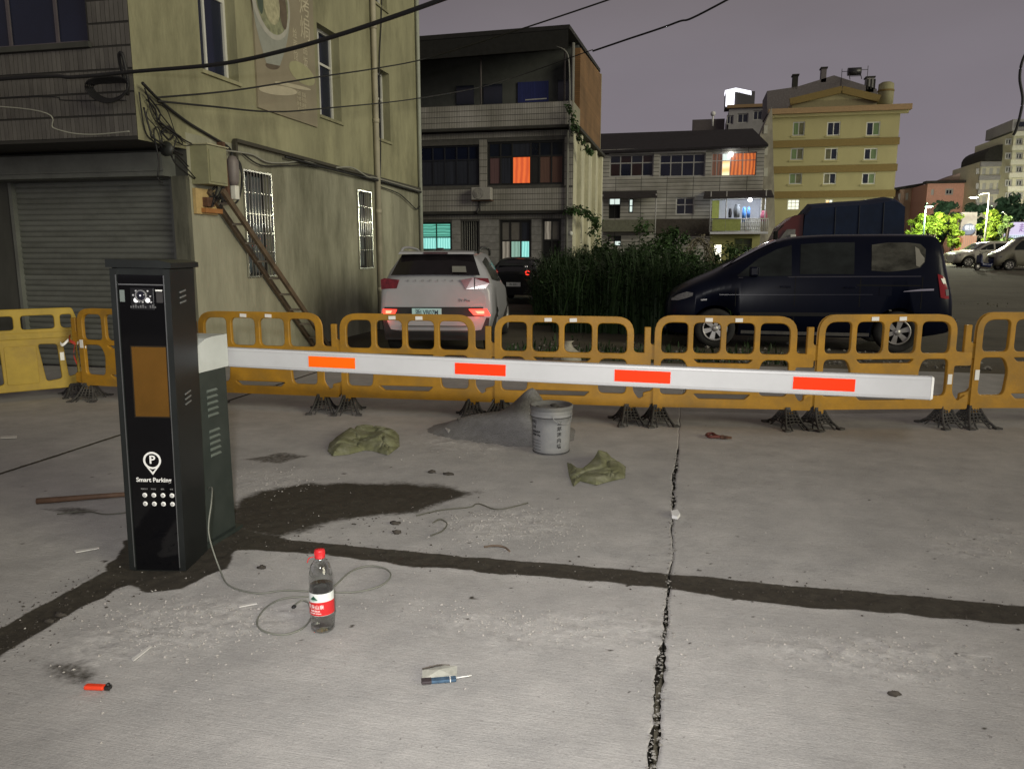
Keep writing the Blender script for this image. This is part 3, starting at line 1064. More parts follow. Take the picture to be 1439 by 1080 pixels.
mb.build('tail_cable', CABLE, t, W)
t = hung('round_lamp_shade', 'dark round bowl hanging in the cables above the shutter corner', 'lamp shade', loc=FB.p(8.58, 2.78, .1))
mb = MB(); mb.lathe([(.0, .02), (.05, .0), (.085, -.02), (.09, -.05), (.0, -.045)], 18, axis='Y', c=FB.p(8.58, 2.85, .12)); mb.build('bowl', mat('black_enamel', (.02, .022, .02), .5), t, W)
mb = MB(); mb.bar(FB.p(8.58, 2.86, .0), FB.p(8.58, 2.86, .13), .02); mb.build('bracket', RUST, t, W)
t = hung('cable_coil', 'loose coil of spare black cable hung at the tiled corner', 'cable coil', loc=(-6.5, 8.1, 3.4))
for k in range(5):
    mb = MB()
    pts = [(-6.62 + .24 * math.cos(a) * (1 + .05 * k), 8.08 - .015 * k, 3.50 + (.09 + .012 * k) * math.sin(a) - .05 * (1 - math.cos(a) ** 2)) for a in [2 * math.pi * i / 24 for i in range(25)]]
    mb.tube(pts, .011, 6); mb.build('loop', CABLE, t, W)
mb = MB(); mb.tube(smooth_path([(-6.48, 8.15, 3.55), (-6.45, 8.05, 3.8), (-6.38, 8.02, 3.82), (-6.36, 8.05, 3.55), (-6.42, 8.1, 3.4)], 6), .02, 6); mb.build('hook', CABLE, t, W)

# ladder leaning on the wall
t = thing('wooden_ladder', 'old wooden ladder leaning along the plaster wall by the barred window', 'ladder', (-6.2, 12.3, 0))
rails = []
for x0, x1 in ((-6.36, -6.33), (-6.08, -6.12)):
    mb = MB()
    a, b = Vector((x0, 12.25, 0.0)), Vector((x1, 9.42, 2.42))
    mb.bar(a, b, .045, .075)
    mb.build('rail', WOOD, t, W)
    rails.append((a, b))
for k in range(9):
    f = .07 + k * .108
    mb = MB()
    mb.bar(rails[0][0].lerp(rails[0][1], f), rails[1][0].lerp(rails[1][1], f), .035, .03)
    mb.build('rung', mat('pale_wood', (.22, .19, .15), .8, var=.3), t, W)

# overhead cables
def wire(label, pts, r, m=CABLE):
    mb = MB()
    mb.tube(smooth_path(pts, 12), r, 6)
    o = mb.build('overhead_cable', m)
    return tag(o, label, 'cable', 'cables strung overhead')
wire('thickest black overhead cable, dipping past the tiled corner to the upper right', [(-14, 7.8, 3.5), (-7.96, 7.9, 3.605), (-6.95, 7.9, 3.58), (-6.14, 7.9, 3.60), tuple(onY(310, 90, 7.75)), tuple(onY(400, 71, 7.55)), tuple(onY(480, 48, 7.35)), tuple(onY(555, 23, 7.15)), tuple(onY(625, -2, 6.95)), tuple(onY(740, -45, 6.6))], .021)
wire('thin cable rising from the tiled corner in front of the poster to the sky', [(-6.25, 8.4, 3.42), tuple(onX(330, 127, -6.05)), tuple(onX(450, 108, -5.9)), tuple(onX(530, 96, -5.7)), tuple(onY(600, 82, 15.2)), tuple(onY(720, 45, 14.2)), tuple(onY(855, 0, 13)), tuple(onY(930, -28, 12.4))], .013)
wire('lowest thin cable sagging across the plaster wall', [(-6.25, 8.4, 3.38), tuple(onX(300, 150, -6.0)), tuple(onX(380, 157, -6.0)), tuple(onX(450, 153, -6.0)), tuple(onX(590, 138, -6.0)), tuple(onY(700, 116, 22)), tuple(onY(833, 70, 22))], .013)
wire('thin cable from the brick house corner up to the top of the picture', [tuple(onY(833, 72, 21.9)), tuple(onY(880, 56, 21.5)), tuple(onY(950, 32, 20.7)), tuple(onY(1022, 0, 20)), (7, 18, 10)], .024)
wire('faint pair of cables sagging low over the shutter facade', [(-14, 7.9, 3.45), (-8.0, 8.0, 3.42), (-7.2, 8.02, 3.36), (-6.4, 8.05, 3.33)], .007)
wire('pale cable drooping across the tiles above the shutter', [(-14, 7.9, 3.6), (-8.1, 8.0, 3.32), (-7.4, 8.05, 3.05), (-7.0, 8.1, 2.98), (-6.45, 8.12, 3.0)], .008, CABLEG)
wire('dark looped wire hanging at the right edge against the sky', [tuple(onY(1450, 60, 11)), tuple(onY(1437, 85, 11)), tuple(onY(1433, 110, 11)), tuple(onY(1437, 138, 11)), tuple(onY(1434, 160, 11)), tuple(onY(1428, 182, 11)), tuple(onY(1424, 190, 11))], .016)

# ------------------------------------------------------------------ middle house with open terrace (facade at Y = 29)
def brick_mat(name, c, mortar, bw, bh, rough=.6, dirt=None, mort=.006):
    m = bpy.data.materials.new(name)
    m.use_nodes = True
    nt = m.node_tree
    b = nt.nodes['Principled BSDF']
    b.inputs['Roughness'].default_value = rough
    tc = nt.nodes.new('ShaderNodeTexCoord')
    mp = nt.nodes.new('ShaderNodeMapping')
    mp.inputs['Rotation'].default_value = (R(90), 0, 0)
    br = nt.nodes.new('ShaderNodeTexBrick')
    br.inputs['Scale'].default_value = 1
    br.inputs['Brick Width'].default_value = bw
    br.inputs['Row Height'].default_value = bh
    br.inputs['Mortar Size'].default_value = mort
    br.offset = 0
    br.inputs['Color1'].default_value = tuple(v * .88 for v in c) + (1,)
    br.inputs['Color2'].default_value = tuple(v * 1.1 for v in c) + (1,)
    br.inputs['Mortar'].default_value = tuple(mortar) + (1,)
    nt.links.new(tc.outputs['Object'], mp.inputs[0])
    nt.links.new(mp.outputs[0], br.inputs['Vector'])
    n2 = nt.nodes.new('ShaderNodeTexNoise')
    n2.inputs['Scale'].default_value = .7
    n2.inputs['Detail'].default_value = 8
    nt.links.new(tc.outputs['Object'], n2.inputs['Vector'])
    r = nt.nodes.new('ShaderNodeValToRGB')
    r.color_ramp.elements[0].position, r.color_ramp.elements[1].position = .3, .75
    r.color_ramp.elements[0].color, r.color_ramp.elements[1].color = (1.1, 1.1, 1.1, 1), (.5, .5, .45, 1)
    nt.links.new(n2.outputs['Fac'], r.inputs[0])
    mx = nt.nodes.new('ShaderNodeMix')
    mx.data_type = 'RGBA'
    mx.blend_type = 'MULTIPLY'
    mx.inputs['Factor'].default_value = 1
    nt.links.new(br.outputs['Color'], mx.inputs['A'])
    nt.links.new(r.outputs[0], mx.inputs['B'])
    nt.links.new(mx.outputs['Result'], b.inputs['Base Color'])
    MATS[name] = m
    return m
TILE2 = brick_mat('small_white_tile', (0.40, 0.385, 0.365), (.10, .10, .095), .065, 10)
TILE3 = brick_mat('small_pale_tile', (0.50, 0.49, 0.46), (.08, .08, .075), 1.9, .27, mort=.022)
LEDGE = mat('sooty_ledge', (.035, .034, .031), .9, var=.3, scale=3)
def courses(parent, F, u0, u1, v0, v1, pitch, m, gap=.02, d=.012):
    k = 0
    v = v0
    while v + pitch <= v1 + .02:
        mb = MB()
        F.box(mb, u0, u1, v + gap / 2, v + pitch - gap / 2, .001, d)
        mb.build('tile_course', m, parent, W)
        v += pitch
F2 = Face((0, 29, 0), (1, 0, 0), (0, -1, 0))
mh = thing('terrace_house', 'grey tiled three storey house with dark open roof terrace and one orange lit window', 'house', (-8, 33, 0))
def R2(x0, y0, x1, y1):
    a, b = uv(x0, y1, 29), uv(x1, y0, 29)
    return (a[0], b[0], a[1], b[1])
wl, wr = R2(590, 203, 673, 262), R2(685, 196, 793, 261)
gw = R2(592, 312, 634, 352); gd = (uv(648, 310, 29)[0], uv(673, 310, 29)[0], 0.1, 2.8)
w3 = (uv(702, 310, 29)[0], uv(746, 310, 29)[0], 1.0, 2.83); dr = (uv(762, 308, 29)[0], uv(788, 308, 29)[0], .1, 2.85)
mb = MB()
GR2 = mat('dark_joint', (.085, .082, .077), .9, var=.2)
wall_holes(mb, F2, -15, -4.33, 0, 6.1, [wl, wr, gw, gd, w3, dr], .16)
mb.build('front_wall', GR2, mh, W)
mb = MB()
F2.box(mb, -15, -4.45, 6.17, 7.0, .12, .28)
mb.build('parapet', GR2, mh, W)
mb = MB()
mb.box(-4.45, -4.33, 28.72, 30.6, 6.17, 7.0)
mb.build('parapet_return', mat('yellowed_tile', (.24, .23, .15), .6, var=.25, dirt=(.08, .08, .04)), mh, W)
FP = Face((0, 28.72, 0), (1, 0, 0), (0, -1, 0))
courses(mh, FP, -15, -4.34, 6.19, 7.0, .20, TILE2)
for (a, b) in ((-15, -4.2),):
    mb = MB(); F2.box(mb, a, b, 6.08, 6.165, .0, .36); mb.build('ledge', LEDGE, mh, W)
    mb = MB(); F2.box(mb, a, b, 3.05, 3.15, .0, .30); mb.build('ledge', LEDGE, mh, W)
courses(mh, F2, -15, -4.335, 5.84, 6.07, .22, TILE2)
courses(mh, F2, -15, -4.335, 3.17, 4.0, .205, TILE2)
courses(mh, F2, -15, -4.335, 2.87, 3.04, .17, TILE2)
courses(mh, F2, wl[1] + .02, wr[0] - .02, 4.05, 5.82, .25, TILE2)
courses(mh, F2, wr[1] + .02, -4.335, 4.05, 5.82, .25, TILE2)
GND2 = mat('grey_stone_cladding', (.27, .265, .26), .8, var=.3, scale=4, dirt=(.09, .09, .085), bump=.3)
for a, b in ((gw[1] + .03, gd[0] - .03), (gd[1] + .03, w3[0] - .03), (w3[1] + .03, dr[0] - .03), (dr[1] + .03, -4.335)):
    courses(mh, F2, a, b, 0, 2.86, .286, GND2, .012)
PINKC = mat('pink_curtain', (.13, .07, .075), .8, var=.3, scale=3, stretch=(14, 1, .2))
BRNC = mat('brown_curtain', (.14, .075, .06), .8, var=.35, scale=3, stretch=(14, 1, .2))
DKC = mat('dark_curtain', (.022, .026, .04), .5, var=.5, scale=2, stretch=(10, 1, .2))
ORG = glow('orange_curtain_lit', (.90, .15, .022), .95, (.62, .075, .012), 1.6)
GRNL = glow('green_lit_glass', (.16, .62, .47), .95, (.07, .32, .24), 2.5, 'Z')
GRNB = glow('bright_green_lit_glass', (.40, .95, .85), .95, (.2, .62, .55), 3.0)
PALEL = glow('pale_green_curtain_lit', (.30, .52, .42), .8, (.20, .36, .28), 2.2)
WARML = glow('dim_cream_lit', (.50, .44, .34), .45, (.20, .17, .13), 2.0)
COOLL = glow('cool_white_lit', (.85, .95, .90), 1.1, (.5, .62, .55), 3.0)
window(mh, F2, *wl, .12, [.22, .42, .62, .82], [.64], mat('indigo_frame', (.016, .018, .026), .5), [DKC, GLASSB], .06)
window(mh, F2, *wr, .12, [.17, .325, .565, .68, .835], [.655], BLFR, [PINKC, GLASS, DKC, GLASS, ORG, DKC, BLFR, GLASS, BRNC, GLASS, BRNC, GLASS], .07)
window(mh, F2, *gw, .10, [.5], [.47], mat('teal_frame', (.03, .09, .075), .5), [GRNB, GRNL], .06)
for k in range(6):
    mb = MB(); F2.box(mb, gw[0] + .06, gw[1] - .06, gw[2] + .56 * (gw[3] - gw[2]) + k * .08, gw[2] + .56 * (gw[3] - gw[2]) + k * .08 + .018, -.045, -.03)
    mb.build('louvre_bar', mat('teal_frame', (0, 0, 0)), mh, W)
o = window(mh, F2, *gd, .14, [.5], [.62], BLFR, [BACK], .05, name='doorway')
for k in range(8):
    u = gd[0] + (gd[1] - gd[0]) * (k + .5) / 8
    mb = MB(); mb.cyl(F2.p(u, gd[2], -.05), F2.p(u, gd[3], -.05), .011, n=6); mb.build('bar', mat('grey_bar', (.25, .25, .24), .5), o)
window(mh, F2, *w3, .12, [.34, .67], [.58], BLFR, [WARML, mat('grey_blind', (.16, .15, .14), .8), PALEL, mat('grey_blind', (0, 0, 0)), GRNB, DKC], .075)
window(mh, F2, *dr, .12, [.5], [.72], BLFR, [BACK, WARML, BACK, mat('grey_blind', (0, 0, 0))], .07, name='house_door')
# terrace under a sheet roof
TB = Face((0, 31.2, 0), (1, 0, 0), (0, -1, 0))
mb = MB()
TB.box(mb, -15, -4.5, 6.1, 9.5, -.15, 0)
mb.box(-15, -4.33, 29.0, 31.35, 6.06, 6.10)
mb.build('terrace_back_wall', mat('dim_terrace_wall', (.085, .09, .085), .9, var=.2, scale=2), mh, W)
mb = MB()
mb.add([(-15, 28.5, 9.40), (-4.45, 28.5, 9.52), (-4.45, 38, 10.1), (-15, 38, 10.0), (-15, 28.5, 9.22), (-4.45, 28.5, 9.38), (-4.45, 38, 9.96), (-15, 38, 9.86)],
       [(0, 1, 2, 3), (7, 6, 5, 4), (0, 4, 5, 1), (1, 5, 6, 2), (2, 6, 7, 3), (3, 7, 4, 0)])
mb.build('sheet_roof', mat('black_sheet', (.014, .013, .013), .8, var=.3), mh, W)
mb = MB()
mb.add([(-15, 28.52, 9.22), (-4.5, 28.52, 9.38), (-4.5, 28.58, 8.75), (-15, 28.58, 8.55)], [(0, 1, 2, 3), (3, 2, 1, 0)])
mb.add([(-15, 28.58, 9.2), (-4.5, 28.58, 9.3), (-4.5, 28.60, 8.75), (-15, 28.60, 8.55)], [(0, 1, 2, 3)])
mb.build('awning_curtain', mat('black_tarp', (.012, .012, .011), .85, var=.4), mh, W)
for px0, px1, y0, y1, m, nm in ((642, 666, 120, 148, BACK, 'terrace_window'), (680, 706, 118, 148, BACK, 'terrace_window'), (784, 803, 112, 146, BACK, 'terrace_window')):
    a, b = onY(px0, y1, 31.2), onY(px1, y0, 31.2)
    mb = MB(); TB.box(mb, a.x, b.x, a.z, b.z, .0, .04); mb.build(nm, GLASS, mh, W)
a, b = onY(728, 146, 31.2), onY(771, 114, 31.2)
mb = MB(); TB.box(mb, a.x, b.x, a.z, b.z, .0, .05); mb.build('terrace_door', mat('blue_door_curtain', (.018, .026, .13), .7, var=.3, scale=3, stretch=(8, 1, .3)), mh, W)
for px in (676, 793):
    a = onY(px, 146, 29.1)
    mb = MB(); mb.cyl((a.x, 29.1, 6.1), (a.x, 29.1, 9.3), .035, n=8); mb.build('roof_post', mat('dull_post', (.07, .06, .06), .7), mh, W)
mb = MB()
a = onY(755, 140, 29.3)
mb.bar((a.x - .45, 29.3, a.z), (a.x + .35, 29.3, a.z + .02), .04); mb.build('hanging_rail', mat('pale_rail', (.4, .4, .38), .5), mh, W)
# side wall
SX = -4.33
FS = Face((SX, 0, 0), (0, 1, 0), (1, 0, 0))
mb = MB()
FS.quad(mb, 29, 37.6, 0, 6.2, 0)
mb.add([(SX, 37.6, 0), (SX, 37.6, 9.8), (-15, 37.6, 9.8), (-15, 37.6, 0)], [(0, 1, 2, 3)])
mb.build('side_wall', mat('pale_green_render', (.60, .58, .44), .85, var=.12, dirt=(.15, .16, .10), dscale=.8, damt=.6, stretch=(1, 1, .3)), mh, W)
for y in (30.0, 32.2, 34.6, 36.9):
    mb = MB(); FS.box(mb, y, y + .45, 0, 6.0, .002, .16); mb.build('pilaster', MATS['pale_green_render'], mh, W)
mb = MB()
mb.add([(SX - .02, 30.6, 6.2), (SX - .02, 37.6, 5.5), (SX - .02, 37.6, 9.75), (SX - .02, 30.6, 9.25)], [(0, 1, 2, 3)])
mb.add([(SX - .02, 30.6, 6.2), (SX - .02, 30.6, 9.25), (SX - .35, 30.6, 9.25), (SX - .35, 30.6, 6.2)], [(0, 1, 2, 3)])
mb.build('brick_gable', brick_mat('orange_brown_brick', (.24, .13, .055), (.15, .09, .05), .24, .07, .9), mh, W)
mb = MB(); mb.box(SX, SX + .25, 29.0, 37.4, 6.02, 6.14); mb.build('ledge', LEDGE, mh, W)
for px, r, z1 in ((797, .05, 6.0), (803, .06, 9.0)):
    a = onY(px, 250, 28.85)
    mb = MB(); mb.tube([(a.x, 28.9, 0 if px < 800 else 5.9), (a.x, 28.9, z1)], r, 8); mb.build('drain_pipe', mat('grey_pipe', (.22, .22, .2), .6), mh, W)
mb = MB()
a = onY(778, 64, 28.6); b = onY(800, 96, 28.6)
mb.tube(smooth_path([a, a.lerp(b, .4) + Vector((.2, 0, .1)), b, b + Vector((.05, 0, -2.4))], 6), .03, 6); mb.build('gutter_hose', MATS['grey_pipe'], mh, W)
mb = MB(); mb.ball(onY(802, 328, 28.6), .09); mb.build('meter_dial', mat('pale_dial', (.7, .72, .68), .4), mh, W)
# air conditioner hanging under the windows
a0, a1 = onY(663, 281, 28.7), onY(690, 263, 28.7)
t = thing('air_conditioner', 'white air conditioner unit hung below the dark windows of the terrace house', 'air conditioner', (a0.x, 28.7, a0.z))
mb = MB(); mb.bbox(a0.x, a1.x, 28.62, 28.96, a0.z, a1.z, .02); mb.build('casing', mat('ac_white', (.36, .35, .33), .5), t, W)
c = Vector(((a0.x * .64 + a1.x * .36), 28.61, (a0.z + a1.z) / 2))
mb = MB(); mb.lathe([(.0, .012), (.19, .012), (.20, .0)], 20, 'Y', c); mb.build('fan_opening', BACK, t, W)
for rr in (.06, .12, .18):
    mb = MB(); mb.lathe([(rr, .0), (rr + .012, .0), (rr + .012, -.008), (rr, -.008)], 20, 'Y', c); mb.build('guard_ring', mat('ac_white', (0, 0, 0)), t, W)
mb = MB(); mb.box(a0.x - .02, a1.x + .02, 28.7, 28.99, a0.z - .04, a0.z - .005); mb.build('bracket', RUST, t, W)
mb = MB(); mb.tube(smooth_path([(a0.x + .2, 28.96, a0.z), (a0.x + .25, 28.9, a0.z - .4), (a0.x + .22, 28.66, a0.z - .5), (a0.x + .22, 28.66, 3.2)], 5), .03, 6); mb.build('hose', CABLE, t, W)

# ------------------------------------------------------------------ long three storey row house with closed balconies (facade at Y = 60)
F3 = Face((0, 60, 0), (1, 0, 0), (0, -1, 0))
def R3(x0, y0, x1, y1, Y=60):
    a, b = uv(x0, y1, Y), uv(x1, y0, Y)
    return (a[0], b[0], a[1], b[1])
rh = thing('row_house', 'long white tiled row house with dark roof, glazed balconies and one bright laundry balcony', 'house', (-1, 64, .5))
xl, xr = -9.0, uv(1072, 260, 60)[0]
wins = {'a': R3(856, 216, 919, 249), 'b': R3(926, 215, 992, 249), 'lit': R3(999, 213, 1064, 248),
        'door': R3(855, 278, 872, 307), 'mid': R3(949, 277, 976, 302), 'balc': R3(1000, 279, 1070, 309),
        'low': R3(854, 331, 873, 346), 'glow': R3(1003, 344, 1014, 366), 'lowr': R3(1031, 335, 1057, 358), 'slit': R3(883, 279, 890, 299)}
mb = MB()
wall_holes(mb, F3, xl, xr, .5, 9.25, list(wins.values()), .25)
mb.add([(xr, 60, .5), (xr, 70, .5), (xr, 70, 9.25), (xr, 60, 9.25)], [(0, 1, 2, 3)])
mb.build('front_wall', TILE3, rh, W)
ye = 9.15
mb = MB()
mb.add([(xl, 59.6, 9.05), (xr + .2, 59.6, 9.25), (xr - .5, 66, 11.3), (xl, 66, 11.3), (xl, 59.6, 8.9), (xr + .2, 59.6, 9.1), (xr - .5, 70, 9.0), (xl, 70, 9.0)],
       [(0, 1, 2, 3), (0, 4, 5, 1), (4, 7, 6, 5), (1, 5, 6, 2), (3, 2, 6, 7), (0, 3, 7, 4)])
mb.build('roof', mat('black_roof_tile', (.016, .013, .018), .85, var=.4, scale=3), rh, W)
for k in range(5):
    v = 7.10 - (k + 1) * .27
    mb = MB(); F3.box(mb, xl, xr - .02, v + .03, v + .262, .001, .03); mb.build('tile_course', TILE3, rh, W)
GREYF = mat('grey_white_frame', (.42, .42, .42), .5)
window(rh, F3, *wins['a'], .2, [.25, .5, .75], [.62], GREYF, [REDGL, GLASS, GLASSB, REDGL], .09)
window(rh, F3, *wins['b'], .2, [.25, .5, .75], [.62], GREYF, [GLASSB, GLASSB, GLASS, GLASSB], .09)
mb = MB(); F3.box(mb, wins['a'][0], wins['b'][1], wins['a'][3], wins['a'][3] + .16, .02, .12); mb.build('lintel', GREYF, rh, W)
OC = glow('orange_room_curtain', (.85, .20, .03), .85, (.35, .06, .012), 1.2)
OCD = glow('dim_orange_curtain', (.22, .06, .02), .6, (.05, .02, .01), 1.5)
ROOM = glow('bright_room', (1.0, .85, .5), 1.3, (1.0, .55, .2), .5, 'Z')
window(rh, F3, *wins['lit'], .2, [.12, .24, .42, .7], [.66], GREYF, [OCD, OCD, OCD, OCD, ROOM, COOLL, OC, OC, OC, OC], .07)
mb = MB(); p = onY(1027, 217, 59.85); mb.ball(p, .16); mb.build('ceiling_lamp', glow('lamp_white', (1, 1, .95), 14), rh, W)
window(rh, F3, *wins['door'], .2, [.5], [.68], BLFR, [BACK, COOLL, BACK, COOLL], .06, name='balcony_door')
window(rh, F3, *wins['slit'], .2, [], [.5], BLFR, [COOLL, COOLL], .07)
window(rh, F3, *wins['mid'], .2, [.5], [.58], WHFR, [GLASS], .09)
window(rh, F3, *wins['low'], .2, [.5], [.5], BLFR, [WARML, mat('grey_blind', (0, 0, 0)), COOLL, GLASS], .07)
window(rh, F3, *wins['lowr'], .2, [.5], [.6], mat('green_frame', (.12, .15, .05), .6), [mat('green_glass', (.05, .07, .02), .3)], .09)
mb = MB(); a = wins['glow']; F3.quad(mb, a[0], a[1], a[2], a[3], -.2); mb.build('lit_doorway', glow('doorway_light', (1, .95, .75), 2.2), rh, W)
# lower yellow-green rendered part on the right
lw = R3(996, 326, 1072, 372)
mb = MB(); wall_holes(mb, Face((0, 59.97, 0), (1, 0, 0), (0, -1, 0)), lw[0], xr, .5, lw[3], [wins['glow'], wins['lowr']], .02)
mb.build('green_render', mat('yellow_green_render', (.42, .42, .17), .85, var=.15, dirt=(.25, .26, .1)), rh, W)
dk = R3(921, 307, 998, 332)
mb = MB(); F3.box(mb, dk[0], dk[1], dk[2], dk[3], .002, .03); mb.build('dark_strip_wall', mat('dark_brown_render', (.07, .06, .05), .9, var=.4), rh, W)
# two awnings
for q in ((845, 268, 923, 279), (990, 267, 1084, 279)):
    a = R3(*q)
    mb = MB()
    mb.add([F3.p(a[0], a[3], .03), F3.p(a[1], a[3], .03), F3.p(a[1] + .1, a[2], 1.1), F3.p(a[0] - .1, a[2], 1.1), F3.p(a[0], a[3] - .12, .03), F3.p(a[1], a[3] - .12, .03), F3.p(a[1] + .1, a[2] - .1, 1.1), F3.p(a[0] - .1, a[2] - .1, 1.1)],
           [(0, 1, 2, 3), (7, 6, 5, 4), (0, 4, 5, 1), (1, 5, 6, 2), (2, 6, 7, 3), (3, 7, 4, 0)])
    mb.build('awning', mat('dark_awning', (.035, .03, .032), .8, var=.4), rh, W)
# left small balcony parapet, right bright laundry balcony
a = R3(848, 309, 921, 326)
mb = MB(); F3.box(mb, a[0], a[1], a[2], a[3], .02, .9); mb.build('balcony_parapet', mat('grey_green_render', (.17, .175, .13), .9, var=.25), rh, W)
for px in (848, 922):
    q = uv(px, 300, 60)[0]
    mb = MB(); mb.cyl(F3.p(q, 2.6, .85), F3.p(q, 5.9, .85), .05, n=6); mb.build('balcony_post', GREYF, rh, W)
bl = wins['balc']
mb = MB()
F3.quad(mb, bl[0], bl[1], bl[2], bl[3], -1.5)
F3.box(mb, bl[0] - .1, bl[1] + .5, bl[2] - 1.05, bl[2] - .9, .0, 1.0)
for u in (bl[0], bl[1]):
    mb.add([F3.p(u, bl[2], -.25), F3.p(u, bl[3], -.25), F3.p(u, bl[3], -1.5), F3.p(u, bl[2], -1.5)], [(0, 1, 2, 3)])
mb.add([F3.p(bl[0], bl[3], -.25), F3.p(bl[1], bl[3], -.25), F3.p(bl[1], bl[3], -1.5), F3.p(bl[0], bl[3], -1.5)], [(0, 1, 2, 3)])
mb.build('balcony_room', mat('white_balcony_wall', (.72, .74, .80), .7, var=.1), rh, W)
a, b = R3(1000, 308, 1040, 325), R3(1040, 308, 1078, 325)
mb = MB(); F3.box(mb, a[0], a[1], a[2], a[3], .95, .99); mb.build('balcony_panel', mat('green_yellow_panel', (.35, .40, .12), .6, var=.2), rh, W)
for k in range(15):
    u = b[0] + (b[1] - b[0]) * k / 14
    mb = MB(); mb.cyl(F3.p(u, b[2], .97), F3.p(u, b[3], .97), .022, n=5); mb.build('baluster', GREYF, rh, W)
mb = MB(); mb.cyl(F3.p(a[0] - .1, a[3], .97), F3.p(b[1], b[3], .97), .04, n=6); mb.build('handrail', GREYF, rh, W)
for px in (998, 1020, 1075):
    q = uv(px, 300, 59.1)[0]
    mb = MB(); mb.cyl((q, 59.05, 3.1), (q, 59.05, 6.0), .045, n=6); mb.build('balcony_post', GREYF, rh, W)
gl = R3(1000, 280, 1012, 306)
mb = MB(); F3.box(mb, gl[0], gl[1], gl[2], gl[3], -1.46, -1.40); mb.build('yellow_door', mat('yellow_green_door', (.42, .45, .10), .6), rh, W)
lp = onY(1054, 281, 59.2)
mb = MB(); mb.ball(lp, .14); mb.build('balcony_lamp', glow('lamp_cool', (.95, .97, 1), 16), rh, W)
def point(name, loc, power, colr, rad, parent=None):
    d = bpy.data.lights.new(name, 'POINT')
    d.energy = power
    d.color = colr
    d.shadow_soft_size = rad
    o = bpy.data.objects.new(name, d)
    col.objects.link(o)
    o.location = loc
    if parent is not None:
        o.parent = parent
        if parent.type == 'EMPTY': o.location = Vector(loc) - parent.location
    return o
point('balcony_lamp_light', lp + Vector((0, -.25, -.1)), 150, (.9, .95, 1), .15, rh)
def cloth(label, px0, px1, y0, y1, m, Y=59.3):
    a, b = onY(px0, y1, Y), onY(px1, y0, Y)
    mb = MB()
    n = 5
    for s in (0, .03):
        pass
    vs = []
    for i in range(n + 1):
        u = i / n
        dy = .05 * math.sin(u * 9)
        for v in (0, .5, 1):
            vs.append((a.x + (b.x - a.x) * (u if v else .12 + u * .76) if v < 1 else a.x + (b.x - a.x) * (.2 + .6 * u), Y + dy * (1 - v * .6), a.z + (b.z - a.z) * v))
    fs = []
    for i in range(n):
        for j in range(2):
            fs.append((i * 3 + j, (i + 1) * 3 + j, (i + 1) * 3 + j + 1, i * 3 + j + 1))
    mb.add(vs, fs, True)
    o = mb.build('hanging_laundry', m)
    so = o.modifiers.new('thick', 'SOLIDIFY')
    so.thickness = .03
    return tag(o, label, 'laundry', 'laundry on the bright balcony')
cloth('grey jacket hanging left in the bright balcony', 1030, 1041, 287, 306, mat('grey_cloth', (.20, .22, .25), .9))
cloth('blue shirt hanging in the bright balcony', 1042, 1049, 291, 312, mat('blue_cloth', (.05, .16, .42), .9))
cloth('second blue garment, right of the blue shirt on the balcony', 1049, 1055, 291, 309, mat('deep_blue_cloth', (.04, .12, .34), .9))
cloth('dark cloth hanging leftmost in the bright balcony', 1023, 1029, 293, 306, mat('dark_cloth', (.05, .05, .06), .9))
cloth('pink and red cloth at the outer right end of the balcony', 1068, 1079, 296, 311, mat('pink_cloth', (.42, .12, .18), .9))

# ------------------------------------------------------------------ yellow apartment block (facade at Y = 90)
F4 = Face((0, 90, 0), (1, 0, 0), (0, -1, 0))
YEL = mat('yellow_render', (.37, .335, .175), .85, var=.06, scale=.4, dirt=(.27, .245, .125), dscale=.22, damt=.5, stretch=(1, 1, .35))
OCH = mat('ochre_band', (.19, .135, .045), .85, var=.12)
yb = thing('yellow_apartment_block', 'yellow six storey apartment block with ochre bands', 'apartment block', (14, 96, .7))
yx0, yx1 = uv(1082, 230, 90)[0], uv(1262, 200, 90)[0]
ytop = 16.2
def R4(x0, y0, x1, y1): return R3(x0, y0, x1, y1, 90)
yw = []
for y0, y1, xs in ((172, 190, ((1115, 1130), (1163, 1180), (1218, 1236))), (209, 224, ((1112, 1128), (1160, 1176), (1215, 1232))),
                   (244, 258, ((1110, 1126), (1158, 1174), (1212, 1229)))):
    for a, b in xs:
        yw.append((R4(a - 1.5, y0 - 1.2, b + 1.5, y1 + 1), 'g'))
for a, b, k in ((1106, 1124, 'L'), (1159, 1171, 'L2'), (1214, 1224, 'L3')):
    yw.append((R4(a, 280, b, 295), k))
mb = MB()
wall_holes(mb, F4, yx0, yx1, 0, ytop, [w[0] for w in yw], .2)
mb.add([(yx0, 90, 0), (yx0, 104, 0), (yx0, 104, ytop), (yx0, 90, ytop)], [(0, 1, 2, 3)])
mb.add([(yx1, 90, 0), (yx1, 104, 0), (yx1, 104, ytop), (yx1, 90, ytop)], [(0, 1, 2, 3)])
mb.add([(yx0, 90, ytop), (yx1, 90, ytop), (yx1, 104, ytop), (yx0, 104, ytop)], [(0, 1, 2, 3)])
mb.build('front_wall', YEL, yb, W)
for k, ypx in enumerate((201, 237.5, 273)):
    z = uv(1170, ypx, 90)[1]
    mb = MB(); F4.box(mb, yx0 - .1, yx1 + .1, z - .36, z + .36, .002, .22); mb.build('band', OCH, yb, W)
mb = MB(); F4.box(mb, yx0 - .5, yx1 + .9, ytop - .1, ytop + .45, -.2, .8); mb.build('cornice', mat('pinkish_cornice', (.30, .20, .11), .85, var=.15), yb, W)
mb = MB(); F4.box(mb, yx0 - .4, yx1 + .7, ytop - .4, ytop - .12, .0, .4); mb.build('cornice_moulding', YEL, yb, W)
